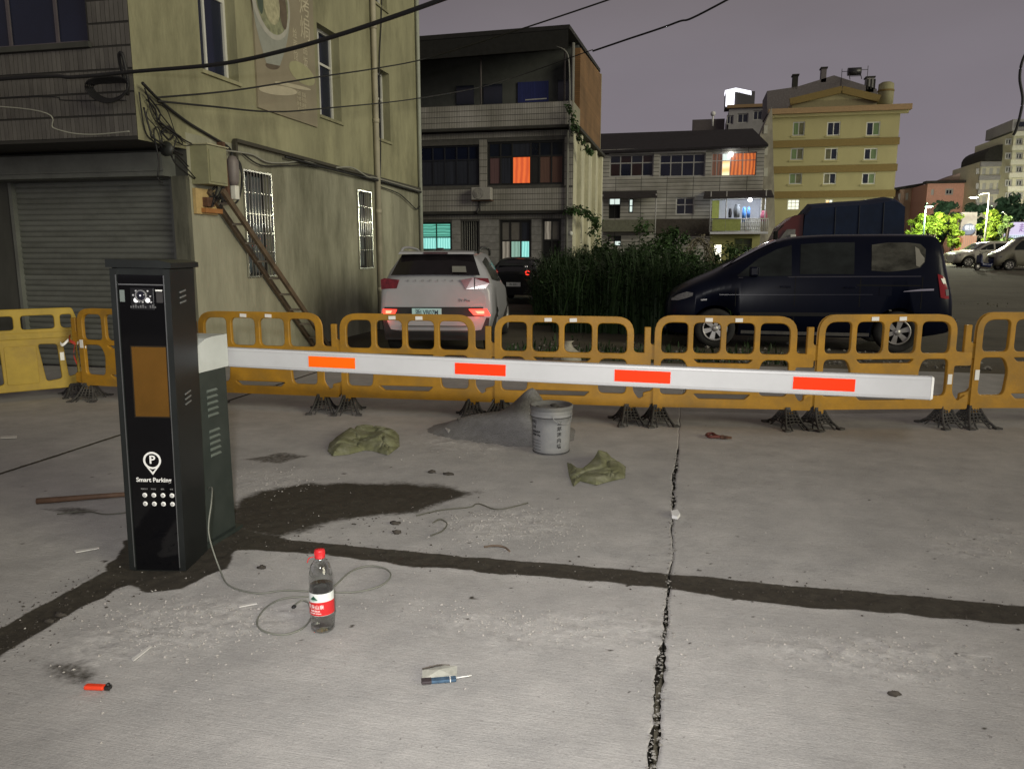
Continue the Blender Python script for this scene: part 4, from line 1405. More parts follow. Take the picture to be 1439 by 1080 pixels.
GRC = [mat('green_curtain_glass', (.11, .17, .07), .5, var=.4, scale=2, stretch=(6, 1, .3)), mat('olive_curtain_glass', (.09, .085, .04), .5, var=.4, scale=2), GLASS]
L1 = glow('bright_window_cool', (1.0, 1.0, .80), 1.5, (.5, .55, .4), 3)
for i, (w, k) in enumerate(yw):
    if k == 'g':
        window(yb, F4, *w, .12, [.5], [], WHFR if i % 3 else GREYF, [GRC[(i * 7 + j) % 3] if i != 1 else (GLASS if j == 0 else GLASS) for j in range(2)], .1)
        mb = MB(); F4.box(mb, w[0] - .15, w[1] + .15, w[2] - .18, w[2] - .02, -.05, .12); mb.build('window_sill', YEL, yb, W)
    elif k == 'L':
        window(yb, F4, *w, .1, [.33, .66], [.33, .66], WHFR, [L1], .08)
    else:
        window(yb, F4, *w, .1, [.5], [], WHFR, [ROOM if k == 'L2' else OCH, L1], .08)
# pediment on the roof edge
pm = R4(1113, 120, 1232, 162)
mb = MB()
pp = [onY(1113, 160, 91), onY(1113, 143, 91), onY(1183, 127, 91), onY(1232, 140, 91), onY(1232, 158, 91)]
bk = [p + Vector((0, 6, 0)) for p in pp]
mb.add(pp + bk, [(0, 1, 2, 3, 4), (9, 8, 7, 6, 5), (0, 5, 6, 1), (1, 6, 7, 2), (2, 7, 8, 3), (3, 8, 9, 4)])
mb.build('pediment', mat('dull_yellow_render', (.30, .265, .15), .85), yb, W)
mb = MB()
mb.bar(onY(1110, 143.5, 90.8), onY(1183, 126, 90.8), .7, .35, (0, 1, 0)); mb.bar(onY(1183, 126, 90.8), onY(1236, 139, 90.8), .7, .35, (0, 1, 0))
mb.build('pediment_trim', OCH, yb, W)
MAUV = mat('mauve_roof', (.17, .155, .16), .85, var=.2)
mb = MB()
pp = [onY(1078, 160, 97), onY(1078, 128, 97), onY(1120, 122, 97), onY(1172, 106, 97), onY(1232, 125, 97), onY(1236, 158, 97)]
bk = [p + Vector((0, 6, 0)) for p in pp]
mb.add(pp + bk, [(0, 1, 2, 3, 4, 5), (11, 10, 9, 8, 7, 6)] + [(i, i + 6, i + 7, i + 1) for i in range(5)])
mb.build('roof', MAUV, yb, W)
tk = thing('round_water_tank', 'round olive water tank on the right end of the yellow block roof', 'water tank', onY(1243, 152, 94))
c = onY(1243, 152, 94); r = (onY(1254, 130, 94) - onY(1232, 130, 94)).length / 2; h = (onY(1243, 116, 94) - c).length
mb = MB(); mb.lathe([(0, 0), (r, 0), (r * 1.04, h * .5), (r * .98, h * .93), (r * .6, h), (0, h * 1.02)], 20, c=(0, 0, 0)); mb.build('tank_body', mat('olive_tank', (.30, .28, .16), .7), tk)
mb = MB(); mb.lathe([(r * 1.05, h * .62), (r * 1.09, h * .64), (r * 1.09, h * .68), (r * 1.03, h * .7)], 20); mb.build('band', OCH, tk)
for i, (px, py, w, hh, lab) in enumerate(((1158, 108, 8, 12, 'small dark box on the roof ridge of the yellow block'), (1118, 118, 8, 12, 'dark chimney pot at the left of the mauve roof'), (1223, 122, 12, 13, 'pale slatted unit at the right of the mauve roof'))):
    a = onY(px - w / 2, py, 97); b = onY(px + w / 2, py - hh, 97)
    t = thing(('roof_box', 'chimney_pot', 'roof_unit')[i], lab, 'rooftop unit', a)
    mb = MB(); mb.box(0, b.x - a.x, 0, 1, -.6, b.z - a.z); mb.build('casing', (MAUV, LEDGE, mat('pale_unit', (.32, .32, .3), .6))[i], t)
    mb = MB(); mb.box(-.1, b.x - a.x + .1, -.1, 1.1, b.z - a.z, b.z - a.z + .15); mb.build('lid', LEDGE, t)
    if i == 2:
        for k in range(3):
            mb = MB(); mb.box(.1 + k * .35, .25 + k * .35, -.03, 0, -.3, b.z - a.z - .15); mb.build('slat', LEDGE, t)
t = thing('solar_heater', 'dark solar water heater with frame on top of the mauve roof', 'solar heater', onY(1200, 108, 97))
c = onY(1200, 108, 97)
mb = MB(); mb.cyl((-.7, 0, .55), (.7, 0, .55), .42, n=14); mb.build('drum', mat('black_drum', (.03, .03, .035), .4), t)
mb = MB(); mb.bar((-.6, -.3, .3), (-.6, -1.2, -.5), .06); mb.bar((.6, -.3, .3), (.6, -1.2, -.5), .06); mb.bar((-.6, -.8, -.1), (.6, -.8, -.1), .05); mb.build('frame', LEDGE, t)
mb = MB(); mb.bar((-1.3, 0, -1), (-1.3, 0, .9), .05); mb.bar((1.4, 0, -1), (1.4, 0, 1.1), .05); mb.bar((-1.3, 0, .6), (-.6, 0, .6), .05); mb.bar((.6, 0, .7), (1.4, 0, .7), .05); mb.build('aerial', LEDGE, t)

# grey block behind with a floodlit roof room (Y = 112)
gb = thing('grey_apartment_block', 'grey apartment block behind the row house with a floodlit roof room', 'apartment block', (4, 116, .7))
F5 = Face((0, 112, 0), (1, 0, 0), (0, -1, 0))
g0, g1 = R3(1018, 150, 1090, 300, 112), R3(968, 165, 1019, 300, 112)
GREYR = mat('grey_white_render', (.34, .335, .35), .85, var=.1, dirt=(.16, .155, .15), dscale=.2, damt=.6)
mb = MB()
gwn = [R3(1021, 162, 1031, 175, 112), R3(1036, 159, 1052, 173, 112), R3(1058, 155, 1072, 169, 112)]
wall_holes(mb, F5, g0[0], g0[1], 0, g0[3], gwn, .3)
mb.build('front_wall', GREYR, gb, W)
mb = MB(); mb.box(g0[0], g0[1], 112.3, 125, 0, g0[3] - .1); mb.build('rear_body', GREYR, gb, W)
for w in gwn:
    window(gb, F5, *w, .2, [.5], [], GREYF, [GLASS], .12)
mb = MB(); F5.box(mb, g1[0], g1[1], 0, g1[3], -6, -1); mb.build('lower_wing', mat('dark_mauve_render', (.12, .105, .11), .85), gb, W)
mb = MB(); F5.box(mb, g0[0] - .3, g0[1], g0[3], g0[3] + .4, -.5, .4); mb.build('cornice', mat('pinkish_cornice', (0, 0, 0)), gb, W)
fr = R3(1020, 128, 1033, 148, 112)
rr = R3(1019, 126, 1062, 150, 112)
mb = MB(); F5.box(mb, rr[0], rr[1], rr[2], rr[3], -4, -1); mb.build('roof_room', mat('dark_roof_room', (.09, .09, .1), .8), gb, W)
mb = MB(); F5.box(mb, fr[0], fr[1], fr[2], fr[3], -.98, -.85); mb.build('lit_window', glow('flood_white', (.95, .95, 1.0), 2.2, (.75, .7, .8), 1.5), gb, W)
ft = R3(1019, 124, 1056, 131, 112)
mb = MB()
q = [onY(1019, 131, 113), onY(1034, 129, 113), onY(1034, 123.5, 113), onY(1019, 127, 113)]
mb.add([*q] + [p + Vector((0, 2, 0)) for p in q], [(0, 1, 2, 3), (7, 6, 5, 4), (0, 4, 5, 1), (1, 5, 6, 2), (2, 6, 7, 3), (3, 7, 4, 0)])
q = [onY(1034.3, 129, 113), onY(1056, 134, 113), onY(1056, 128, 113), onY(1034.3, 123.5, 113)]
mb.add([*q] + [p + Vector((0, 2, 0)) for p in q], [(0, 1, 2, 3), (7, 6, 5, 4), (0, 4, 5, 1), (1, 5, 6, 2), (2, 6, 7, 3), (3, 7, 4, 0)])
mb.build('lit_fascia', glow('flood_white_plain', (.92, .92, 1.0), 1.9), gb, W)  # fascia glows by itself in place of floodlight falling on it
mb = MB(); p = onY(1002, 160, 111); mb.cyl(p + Vector((0, 0, -1.6)), p, .12, n=8); mb.ball(p, .35); mb.build('roof_cowl', mat('bright_cowl', (.75, .75, .75), .4), gb, W)
# stained gable joining the row house and the yellow block
sg = thing('stained_side_gable', 'narrow stained side of the house squeezed between the row house and yellow block', 'house', (6.9, 80, .7))
mb = MB()
pp = [onY(1058, 352, 80), onY(1068, 190, 80), onY(1085, 150, 80), onY(1090, 352, 80)]
bk = [p + Vector((0, 8, 0)) for p in pp]
mb.add(pp + bk, [(0, 1, 2, 3), (7, 6, 5, 4), (0, 4, 5, 1), (1, 5, 6, 2), (2, 6, 7, 3), (3, 7, 4, 0)])
mb.build('wall', mat('streaky_render', (.27, .25, .21), .9, var=.3, scale=.8, dirt=(.09, .08, .07), dscale=.6, damt=.9, stretch=(1, 1, .35)), sg, W)
for py in (182, 212, 242, 272):
    a = onY(1073, py + 6, 79.95); b = onY(1079, py - 6, 79.95)
    mb = MB(); mb.box(a.x, b.x, 79.9, 80, a.z, b.z); mb.build('window', mat('pale_window', (.35, .34, .3), .4), sg, W)

# ------------------------------------------------------------------ far right: pink block, brown rows, tall balcony block
def simple_block(name, label, Y, x0, y0, x1, ybase, m, rows, depth=10, roofm=None, fm=GREYF, gms=None, cat='apartment block', band=None):
    F = Face((0, Y, 0), (1, 0, 0), (0, -1, 0))
    a = R3(x0, y0, x1, ybase, Y)
    t = thing(name, label, cat, ((a[0] + a[1]) / 2, Y + depth / 2, .75))
    ws = [R3(*r, Y) for r in rows]
    mb = MB()
    wall_holes(mb, F, a[0], a[1], .5, a[3], ws, .25)
    for u in (a[0], a[1]):
        mb.add([(u, Y, .5), (u, Y + depth, .5), (u, Y + depth, a[3]), (u, Y, a[3])], [(0, 1, 2, 3)])
    mb.add([(a[0], Y, a[3]), (a[1], Y, a[3]), (a[1], Y + depth, a[3]), (a[0], Y + depth, a[3])], [(0, 1, 2, 3)])
    mb.build('wall', m, t, W)
    for i, w in enumerate(ws):
        window(t, F, *w, .18, [.5], [], fm, gms[i % len(gms)] if gms else GLASS, .14)
    if band:
        for y in band:
            z = uv((x0 + x1) / 2, y, Y)[1]
            mb = MB(); F.box(mb, a[0] - .15, a[1] + .15, z - .25, z + .25, .002, .35); mb.build('band', roofm or m, t, W)
    return t, F, a
PINK = mat('pink_render', (.66, .36, .29), .85, var=.1)
pk, Fp, a = simple_block('pink_house', 'pink rendered house behind the lit trees', 105, 1296, 257, 1369, 345, PINK,
                         [(1308, 266, 1313, 274), (1328, 265, 1340, 274), (1356, 264, 1367, 273)], 9)
mb = MB()
pp = [onY(1312, 257, 107), onY(1352, 242, 107), onY(1372, 243, 107), onY(1372, 257, 107)]
bk = [p + Vector((0, 6, 0)) for p in pp]
mb.add(pp + bk, [(0, 1, 2, 3), (7, 6, 5, 4), (0, 4, 5, 1), (1, 5, 6, 2), (2, 6, 7, 3), (3, 7, 4, 0)])
mb.build('gable', mat('dusty_pink_render', (.40, .30, .28), .85), pk, W)
mb = MB(); Fp.box(mb, a[0] - .3, a[1] + .3, a[3], a[3] + .3, -1, .5); mb.build('roof_edge', LEDGE, pk, W)
mb = MB(); p = onY(1360, 241, 108); mb.box(p.x, p.x + .8, 108, 109, p.z - .3, p.z + .6); p = onY(1366, 250, 106.5); mb.box(p.x, p.x + .7, 106, 106.8, p.z - 1, p.z + .5); o = mb.build('roof_box', LEDGE, pk, W); o['kind'] = 'stuff'
bw_, Fb, a = simple_block('brown_row_house', 'low brownish terraced house between the yellow block and the pink house', 112, 1258, 263, 1297, 345, mat('brown_pink_render', (.40, .28, .22), .85, var=.35, scale=.5, stretch=(1, 1, .4)),
                          [(1262, 272, 1266, 281), (1272, 271, 1277, 281), (1283, 270, 1288, 281)], 8)
mb = MB()
pp = [onY(1256, 264, 111.6), onY(1298, 257, 111.6), onY(1298, 261, 111.6), onY(1256, 268, 111.6)]
bk = [p + Vector((0, 8, 0)) for p in pp]
mb.add(pp + bk, [(0, 1, 2, 3), (7, 6, 5, 4), (0, 4, 5, 1), (1, 5, 6, 2), (2, 6, 7, 3), (3, 7, 4, 0)])
mb.build('roof', LEDGE, bw_, W)
PALE = mat('pale_grey_green_render', (.60, .58, .47), .85, var=.12)
rows = []
for y in (236, 257, 276):
    for x in (1371, 1380, 1390, 1400):
        rows.append((x, y, x + 6, y + 9))
t, F6, a = simple_block('curved_balcony_block', 'pale balcony block with rounded dark roof, left of the tallest block', 100, 1367, 226, 1409, 350, PALE, rows, 10, GREYR, band=(231, 250, 270, 288))
mb = MB()
arc = [onY(1384, 226, 99.7)] + [onY(1384 + 25 * (1 - math.cos(R(k * 15))) , 222 - 19 * math.sin(R(k * 15)), 99.7) for k in range(7)] + [onY(1409, 226, 99.7)]
bk = [p + Vector((0, 8, 0)) for p in arc]
n = len(arc)
mb.add(arc + bk, [tuple(range(n)), tuple(range(2 * n - 1, n - 1, -1))] + [(i, i + n, (i + 1) % n + n, (i + 1) % n) for i in range(n)])
mb.build('rounded_roof', LEDGE, t, W)
rows = []
for y in (194, 214, 233, 252, 270):
    for x in (1412, 1427, 1442):
        rows.append((x, y, x + 11, y + 10))
t, F7, a = simple_block('tall_balcony_block', 'tallest pale balcony block at the right edge', 97, 1408, 184, 1475, 350, mat('pale_green_white_render', (.64, .63, .48), .85, var=.12), rows, 12, mat('pale_balcony_band', (.72, .72, .60), .8), band=(188, 208, 228, 246, 265), gms=[[mat('balcony_glass', (.08, .095, .07), .4, var=.4), GLASS]])
mb = MB(); p = onY(1422, 184, 98); q = onY(1475, 166, 98); mb.box(p.x, q.x, 98, 106, p.z, q.z); mb.build('roof_storey', GREYR, t, W)
mb = MB(); p = onY(1429, 178, 97.9); q = onY(1475, 170, 97.9); mb.box(p.x, q.x, 97.85, 97.99, p.z, q.z); mb.build('roof_window', GLASS, t, W)

# ------------------------------------------------------------------ yellow plastic pedestrian barriers
YPL = mat('yellow_plastic', (.42, .215, .014), .5, var=.22, scale=3, dirt=(.25, .15, .035), dscale=3.2, damt=.8, bump=.08, bscale=60)
YPL2 = mat('faded_yellow_plastic', (.42, .29, .035), .6, var=.2, scale=3, dirt=(.26, .17, .05), dscale=2, damt=.7)
TAPE = mat('white_reflective_tape', (.92, .92, .90), .3, var=.04)
RUB = mat('dusty_black_rubber', (.045, .043, .042), .85, var=.35, scale=14, dirt=(.14, .13, .12), dscale=6, damt=.6)
def rect(a, b, c, d): return [(a, c), (b, c), (b, d), (a, d)]
outer = rounded([(0, .17), (0, 1.0), (1.295, 1.0), (1.295, .665), (1.455, .665), (1.455, .56), (1.295, .56), (1.295, .30), (1.36, .22), (1.455, .285), (1.455, .165), (1.30, .165), (1.30, .13), (1.24, .13), (1.24, .17),
                 (.075, .17), (.075, .13), (0, .13)],
                [0, .16, .16, .05, .01, .01, .03, .06, .03, .01, .01, .0, 0, 0, 0, 0, 0, 0], 6)
holes = [rounded(rect(.055, .30, .665, .945), [.05, .05, .05, .10], 5), rounded(rect(.352, .605, .665, .945), .055, 4), rounded(rect(.657, .915, .665, .945), .055, 4),
         rounded(rect(.968, .1 + 1.14, .665, .945), [.05, .05, .10, .05], 5),
         rounded([(.055, .28), (.30, .28), (.32, .5), (.27, .612), (.055, .612)], .05, 4),
         rounded([(.40, .577), (.87, .577), (.91, .612), (.36, .612)], .012, 3), rounded([(.42, .245), (.85, .245), (.90, .292), (.37, .292)], .012, 3),
         rounded([(.985, .28), (1.24, .28), (1.24, .612), (1.0, .612), (.965, .5)], .05, 4)]
pan_me = plate('frame', [outer] + holes, .045, YPL, .008, 2)
hook = rounded([(-.105, .60), (-.105, .90), (-.045, .90), (-.045, .74), (.01, .74), (.02, .60)], [.03, .008, .008, .05, 0, 0], 5)
hook_me = plate('hook', [hook], .04, YPL, .007, 1)
hook2_me = plate('hook', [rounded([(-.105, .19), (-.105, .29), (-.03, .31), (.01, .36), (.01, .20), (-.04, .175)], .012, 3)], .04, YPL, .007, 1)
sign_me = (lambda m: m)(plate('sign_panel', [rounded(rect(.345, .925, .306, .565), .02, 3)], .012, YPL, .003, 1))
def foot_mesh():
    """lattice rubber foot: four splayed sides with slots"""
    mb = MB()
    top, bot, h = .045, .125, .20
    dy0, dy1 = .03, .19
    def P(s, v, side):   # s -1..1 across, v 0..1 up
        w = bot + (top - bot) * v ** .7
        d = dy1 + (dy0 - dy1) * v ** .6
        return {'f': (s * w, -d, v * h), 'b': (s * w, d, v * h), 'l': (-w, s * d, v * h), 'r': (w, s * d, v * h)}[side]
    for side in 'fblr':
        for s in (-1, -.5, 0, .5, 1):
            if s in (-1, 1) and side in 'lr': continue
            pts = [P(s, v, side) for v in ((0, .3, .6, 1) if abs(s) > .4 else (.28, .45, .7, 1))]
            mb.tube(pts, [.013 if abs(s) == 1 else .008] * 4, 5)
        for v in (.30, .42, .56, .72, .86):
            a = [P(s, v - .10 * (s * s) * (1 if v < .35 else .3), side) for s in (-1, -.5, 0, .5, 1)]
            mb.tube(a, .008, 5)
    mb.box(-.05, .05, -.04, .04, h - .03, h + .02)
    for a, b in ((-1, -1), (1, -1), (-1, 1), (1, 1)):
        mb.box(a * bot - .03, a * bot + .03, b * dy1 - .03, b * dy1 + .03, 0, .018)
    return mb.mesh('foot', RUB)
foot_me = foot_mesh()
tape_m = MB(); tape_m.box(-.034, .034, -.0285, -.0235, -.017, .017); tape_me = tape_m.mesh('reflective_tape', TAPE)
tape_v = MB(); tape_v.box(-.020, .020, -.0285, -.0235, -.045, .045); tape_vme = tape_v.mesh('reflective_tape', TAPE)
BARS = [(-6.50, 7.14, 'yellow plastic barrier half hidden behind the black parking post'),
        (-4.95, 7.06, 'yellow plastic barrier directly right of the parking post'),
        (-3.38, 7.10, 'yellow plastic barrier in front of the white car'),
        (-1.81, 7.20, 'yellow plastic barrier behind the grey bucket and sand heap'),
        (-.29, 7.28, 'yellow plastic barrier in front of the dark van front wheel'),
        (1.17, 7.45, 'yellow plastic barrier behind the free end of the white boom'),
        (2.60, 7.85, 'yellow plastic barrier cut off by the right edge of the picture'), (4.05, 8.2, '')]
GB = 'yellow barriers standing in a row'
def barrier(x, y, rz, label, sc_x, first):
    t = thing('plastic_barrier', label, 'barrier', (x, y, 0), rz, GB)
    t.scale = (sc_x, 1, 1.0 + .012 * max(0, x + 2))
    link('frame', pan_me, t)
    link('sign_panel', sign_me, t, loc=(0, -.012, 0))
    link('hook', hook_me, t, loc=(0, .012, 0)); link('hook', hook2_me, t, loc=(0, .012, 0))
    for u in (.505, .76):
        o = link('reflective_tape', tape_me, t, loc=(u + random.uniform(-.02, .02), 0, .972))
        o.rotation_euler = (0, random.uniform(-.06, .06), 0)
    for u in (.04, 1.27):
        o = link('foot', foot_me, t, loc=(u, .02, 0))
        o.rotation_euler = (0, 0, random.uniform(-.35, .35))
        o.scale = (random.uniform(.92, 1.05), random.uniform(.85, 1.1), .84)
    return t
bars = []
for i, (x, y, lab) in enumerate(BARS[:-1]):
    nx_, ny_ = BARS[i + 1][:2]
    d = math.hypot(nx_ - x, ny_ - y)
    bars.append(barrier(x, y, math.atan2(ny_ - y, nx_ - x), lab, d / 1.5, i == 0))
for i, u, z in ((0, .03, .62), (5, 1.27, .43), (6, .03, .46)):
    link('reflective_tape', tape_vme, bars[i], loc=(u, 0, z))
# the different, board-like barrier on the far left
ou = rounded([(-1.4, .10), (-1.4, 1.0), (-.06, 1.0), (0, .80), (0, .68), (-.05, .62), (-.02, .16), (-.12, .10)], [.05, .05, .03, .05, .03, .03, .03, .04], 4)
hl = [rounded(rect(-.185, -.075, .775, .925), [.05, .02, .02, .03], 3), rounded(rect(-.56, -.245, .775, .925), .035, 4), rounded(rect(-.98, -.63, .775, .925), .035, 4), rounded(rect(-1.33, -1.04, .775, .925), .035, 4),
      rounded([(-.15, .22), (-.06, .25), (-.06, .58), (-.18, .62)], .03, 3), rounded([(-.37, .19), (-.22, .21), (-.24, .60), (-.42, .61)], .03, 3), rounded([(-.90, .17), (-.77, .19), (-.78, .60), (-.93, .60)], .03, 3), rounded([(-1.12, .17), (-.99, .19), (-1.0, .60), (-1.15, .60)], .03, 3)]
t = thing('board_barrier', 'faded yellow barrier with solid middle board at the left edge', 'barrier', (-6.72, 7.38, 0), math.atan2(.66, .56))
link('frame', plate('frame', [ou] + hl, .05, YPL2, .009, 2), t)
link('board', plate('board', [rounded(rect(-.74, -.44, .18, .60), .02, 3)], .062, YPL2, .004, 1), t)
link('mid_rail', plate('mid_rail', [rounded(rect(-1.38, -.04, .67, .74), .02, 3)], .066, YPL2, .006, 1), t)
link('reflective_tape', tape_vme, t, loc=(-.20, -.006, .46))
for u in (-.1, -1.2):
    link('foot', foot_me, t, loc=(u, 0, 0)).scale = (1, 1, .66)
t = thing('ribbon_tie', 'tattered red and white ribbon tying the faded barrier to its neighbour', 'ribbon', (-6.62, 7.2, .6))
RIB = mat('red_ribbon', (.50, .05, .03), .6, var=.3)
for k, (m, pts) in enumerate(((RIB, [(-.08, .02, .10), (-.02, -.07, .06), (.06, -.06, .02), (.10, -.02, .08)]), (RIB, [(.05, -.06, .03), (.03, -.08, -.10), (.07, -.09, -.2)]),
                              (TAPE, [(-.06, -.04, .05), (-.10, -.08, .0), (-.13, -.08, .02)]), (TAPE, [(.08, -.07, .02), (.15, -.08, .05), (.19, -.07, -.02)]))):
    mb = MB()
    p = smooth_path(pts, 5)
    vs = []
    for q in p:
        vs += [q + Vector((0, 0, .016)), q - Vector((0, .004, .016)), q + Vector((0, .003, .016)), q - Vector((0, .001, .016))]
    mb.add(vs, [f for i in range(len(p) - 1) for f in ((i * 4, i * 4 + 1, i * 4 + 5, i * 4 + 4), (i * 4 + 2, i * 4 + 6, i * 4 + 7, i * 4 + 3))], True)
    mb.build('strip', m, t)

# ------------------------------------------------------------------ black parking post with display
BLK = mat('black_powder_coat', (.012, .014, .014), .38, var=.25, scale=5, bump=.05, bscale=200)
BGL = mat('black_glass', (.004, .004, .005), .06, var=.1, spec=.45)
ALU = mat('brushed_edge', (.30, .31, .32), .3, metal=.8)
WPR = mat('white_print', (.78, .78, .76), .5, var=.04)
ps = thing('parking_post', 'tall black parking post with brown display and white Smart Parking sign', 'parking post', (-2.588, 3.213, -.004), R(13))
ps.rotation_euler = (0, R(1.1), R(13))
mb = MB(); mb.bbox(-.14, .14, .004, .29, 0, 1.535, .006); mb.build('body', BLK, ps)
mb = MB()
prof = [(-.155, 1.535), (.155, 1.535), (.155, 1.56), (.10, 1.572), (-.155, 1.572)]
mb.add([(x, y, z) for y in (-.02, .31) for x, z in prof], [(0, 1, 2, 3, 4), (9, 8, 7, 6, 5)] + [(i, (i + 1) % 5, 5 + (i + 1) % 5, 5 + i) for i in range(5)])
mb.build('cap', BLK, ps)
mb = MB(); mb.box(-.107, .109, -.004, .0035, .012, 1.50); mb.build('front_glass', BGL, ps)
mb = MB(); mb.box(-.109, .111, -.0015, .0030, 1.502, 1.533); mb.build('top_trim', BLK, ps)
for x in (-.1255, .1275):
    mb = MB(); mb.box(x - .0165, x + .0165, -.010, .003, .012, 1.53); mb.build('edge_profile', BLK, ps)
for x in (-.1135, .1145):
    mb = MB(); mb.box(x - .0018, x + .0018, -.0135, -.0102, .03, 1.50); mb.build('edge_strip', ALU, ps)
mb = MB(); mb.box(-.062, .104, -.0068, -.0045, .812, 1.155)
SCREEN = mat('amber_display', (.115, .055, .010), .22, var=.12, scale=4, dirt=(.075, .038, .008), dscale=3, damt=.6)
mb.build('display', SCREEN, ps)
mb = MB(); mb.box(-.068, .110, -.0060, -.0042, .806, 1.161); mb.build('display_bezel', mat('bezel', (.02, .014, .008), .3), ps)
mb = MB(); mb.box(-.106, .108, -.0075, -.0045, 1.452, 1.458); mb.build('lens_window_edge', ALU, ps)
mb = MB(); mb.bbox(-.05, .062, -.010, -.0045, 1.335, 1.440, .002); cmo = mb.build('camera_module', mat('module_black', (.01, .01, .012), .3), ps)
mb = MB(); mb.lathe([(0, -.022), (.014, -.021), (.020, -.018), (.022, -.010)], 20, 'Y', (.003, 0, 1.403)); mb.build('lens', mat('lens_glass', (.01, .01, .02), .05, spec=.8), cmo)
mb = MB(); mb.lathe([(.022, -.010), (.022, -.020), (.028, -.020), (.028, -.010)], 20, 'Y', (.003, 0, 1.403)); mb.build('lens_ring', mat('ring_grey', (.16, .16, .17), .3), cmo)
mb = MB(); mb.ball((.003, -.0215, 1.404), (.0045, .002, .0045)); mb.build('lens_glint', glow('led_and_glint', (1, 1, 1), .9), cmo)  # glowing bead painted in as the highlight on the lens
LED = glow('white_led', (1, .97, .95), 1.15)
for x, z in ((-.024, 1.381), (.032, 1.381)):
    mb = MB(); mb.lathe([(0, -.016), (.008, -.0155), (.011, -.012), (.012, -.010)], 14, 'Y', (x, 0, z)); mb.build('led', LED, cmo)
for x, z in ((-.022, 1.425), (.034, 1.425), (.045, 1.40), (-.036, 1.405), (.008, 1.372), (.048, 1.372), (-.008, 1.374)):
    mb = MB(); mb.lathe([(0, -.0135), (.004, -.0135), (.0048, -.010)], 10, 'Y', (x, 0, z)); mb.build('led_and_glint', mat('led_dim', (.42, .42, .44), .3), cmo)
for k in range(10):
    x = -.052 + k * .0115 + (.012 if k > 6 else 0)
    mb = MB(); mb.box(x, x + .007, -.0112, -.010, 1.3445, 1.353 + .004 * (k % 3)); mb.build('chip', mat('chip_grey', (.11, .11, .115), .4), cmo)
mb = MB(); mb.box(-.102, -.079, -.0065, -.0045, 1.372, 1.428); mb.build('sensor_window', mat('milky_window', (.17, .20, .19), .3), ps)
mb = MB(); mb.box(.070, .102, -.0062, -.0045, 1.425, 1.432); mb.build('label_edge', WPR, ps)
mb = MB(); mb.box(.072, .104, -.0058, -.0045, 1.37, 1.42); mb.build('label_plate', mat('dark_label', (.035, .033, .034), .4), ps)
# pin logo
zc = .588
arc = [(.044 * math.cos(R(a)), zc + .044 * math.sin(R(a))) for a in range(-38, 219, 8)]
pin_o = arc + [(0, zc - .074)]
arc_i = [(.0345 * math.cos(R(a)), zc + .0345 * math.sin(R(a))) for a in range(0, 360, 10)]
tri = [(.0165, zc - .041), (0, zc - .060), (-.0165, zc - .041), (0, zc - .0445)]
o = link('pin_logo', plate('pin_logo', [pin_o, arc_i, tri], .001, WPR), ps, loc=(.004, -.0052, 0))
text('logo_letter', 'P', .058, WPR, ps, (.004, -.0050, zc + .002), (90, 0, 0), .0005, bold=.0012, sx=1.05)
text('sign_lettering', 'Smart Parking', .0305, WPR, ps, (.006, -.0050, .487), (90, 0, 0), .0005, bold=.0006, sx=1.02)
for r in range(2):
    for c_ in range(4):
        x, z = -.050 + c_ * .0455 + .006, .408 - r * .045
        mb = MB(); mb.lathe([(0, -.0075), (.010, -.0072), (.0122, -.0045)], 16, 'Y', (x, 0, z)); b_ = mb.build('payment_icon', WPR, ps)
        mb = MB(); mb.lathe([(.0032, -.0080), (.0062, -.0080)], 10, 'Y', (x + .001, 0, z)); mb.bar((x - .002, -.0081, z - .003), (x + .004, -.0081, z + .003), .002, .0008, (0, 1, 0)); mb.build('icon_mark', mat('icon_grey', (.28, .28, .28), .5), b_)
for c_, s in enumerate(('微信支付', '支付宝', '银联', '停车')):
    text('tiny_lettering', s, .0085, mat('grey_print', (.28, .28, .28), .5), ps, (-.044 + c_ * .0455, -.0050, .440), (90, 0, 0), .0003)
for z in (1.39, .88):
    for k in range(3):
        mb = MB(); mb.bar((.1405, .10, z + k * .026 - .026), (.1405, .165, z + k * .026 - .018), .007, .008, (1, 0, 0)); mb.build('vent_slot', mat('slot_edge', (.16, .165, .16), .35), ps)

# ------------------------------------------------------------------ gate: cabinet, head and white boom
ga = thing('boom_gate', 'dark green gate cabinet with grey head and long white boom with orange red stickers', 'boom gate', (-2.69, 3.69, 0))
DGR = mat('dark_green_paint', (.026, .034, .030), .42, var=.2, scale=4, dirt=(.05, .055, .05), dscale=2, damt=.5)
HEADM = mat('silver_grey_paint', (.50, .525, .50), .4, var=.06, scale=5, dirt=(.36, .38, .35), dscale=4, damt=.5)
X0, X1, Y0, Y1 = -2.87, -2.55, 3.535, 3.845
mb = MB()
pl = [(X0, Y1), (X0, Y0), (X1 - .045, Y0), (X1, Y0 + .045), (X1, Y1)]
mb.add([(x, y, z) for z in (.02, .965) for x, y in pl], [(4, 3, 2, 1, 0), (5, 6, 7, 8, 9)] + [(i, (i + 1) % 5, 5 + (i + 1) % 5, 5 + i) for i in range(5)])
mb.build('cabinet', DGR, ga, W)
mb = MB(); mb.box(X0 - .03, X1 + .03, Y0 - .03, Y1 + .03, 0, .022); mb.build('base_plate', DGR, ga, W)
mb = MB(); mb.bar((X1 - .0255, Y0 + .0185, .03), (X1 - .0225, Y0 + .0215, .955), .055, .004, (-.7, .7, 0)); mb.build('lit_corner_strip', mat('lit_grey_green', (.14, .155, .145), .4), ga, W)  # lighter strip painted on the chamfer as its lit face
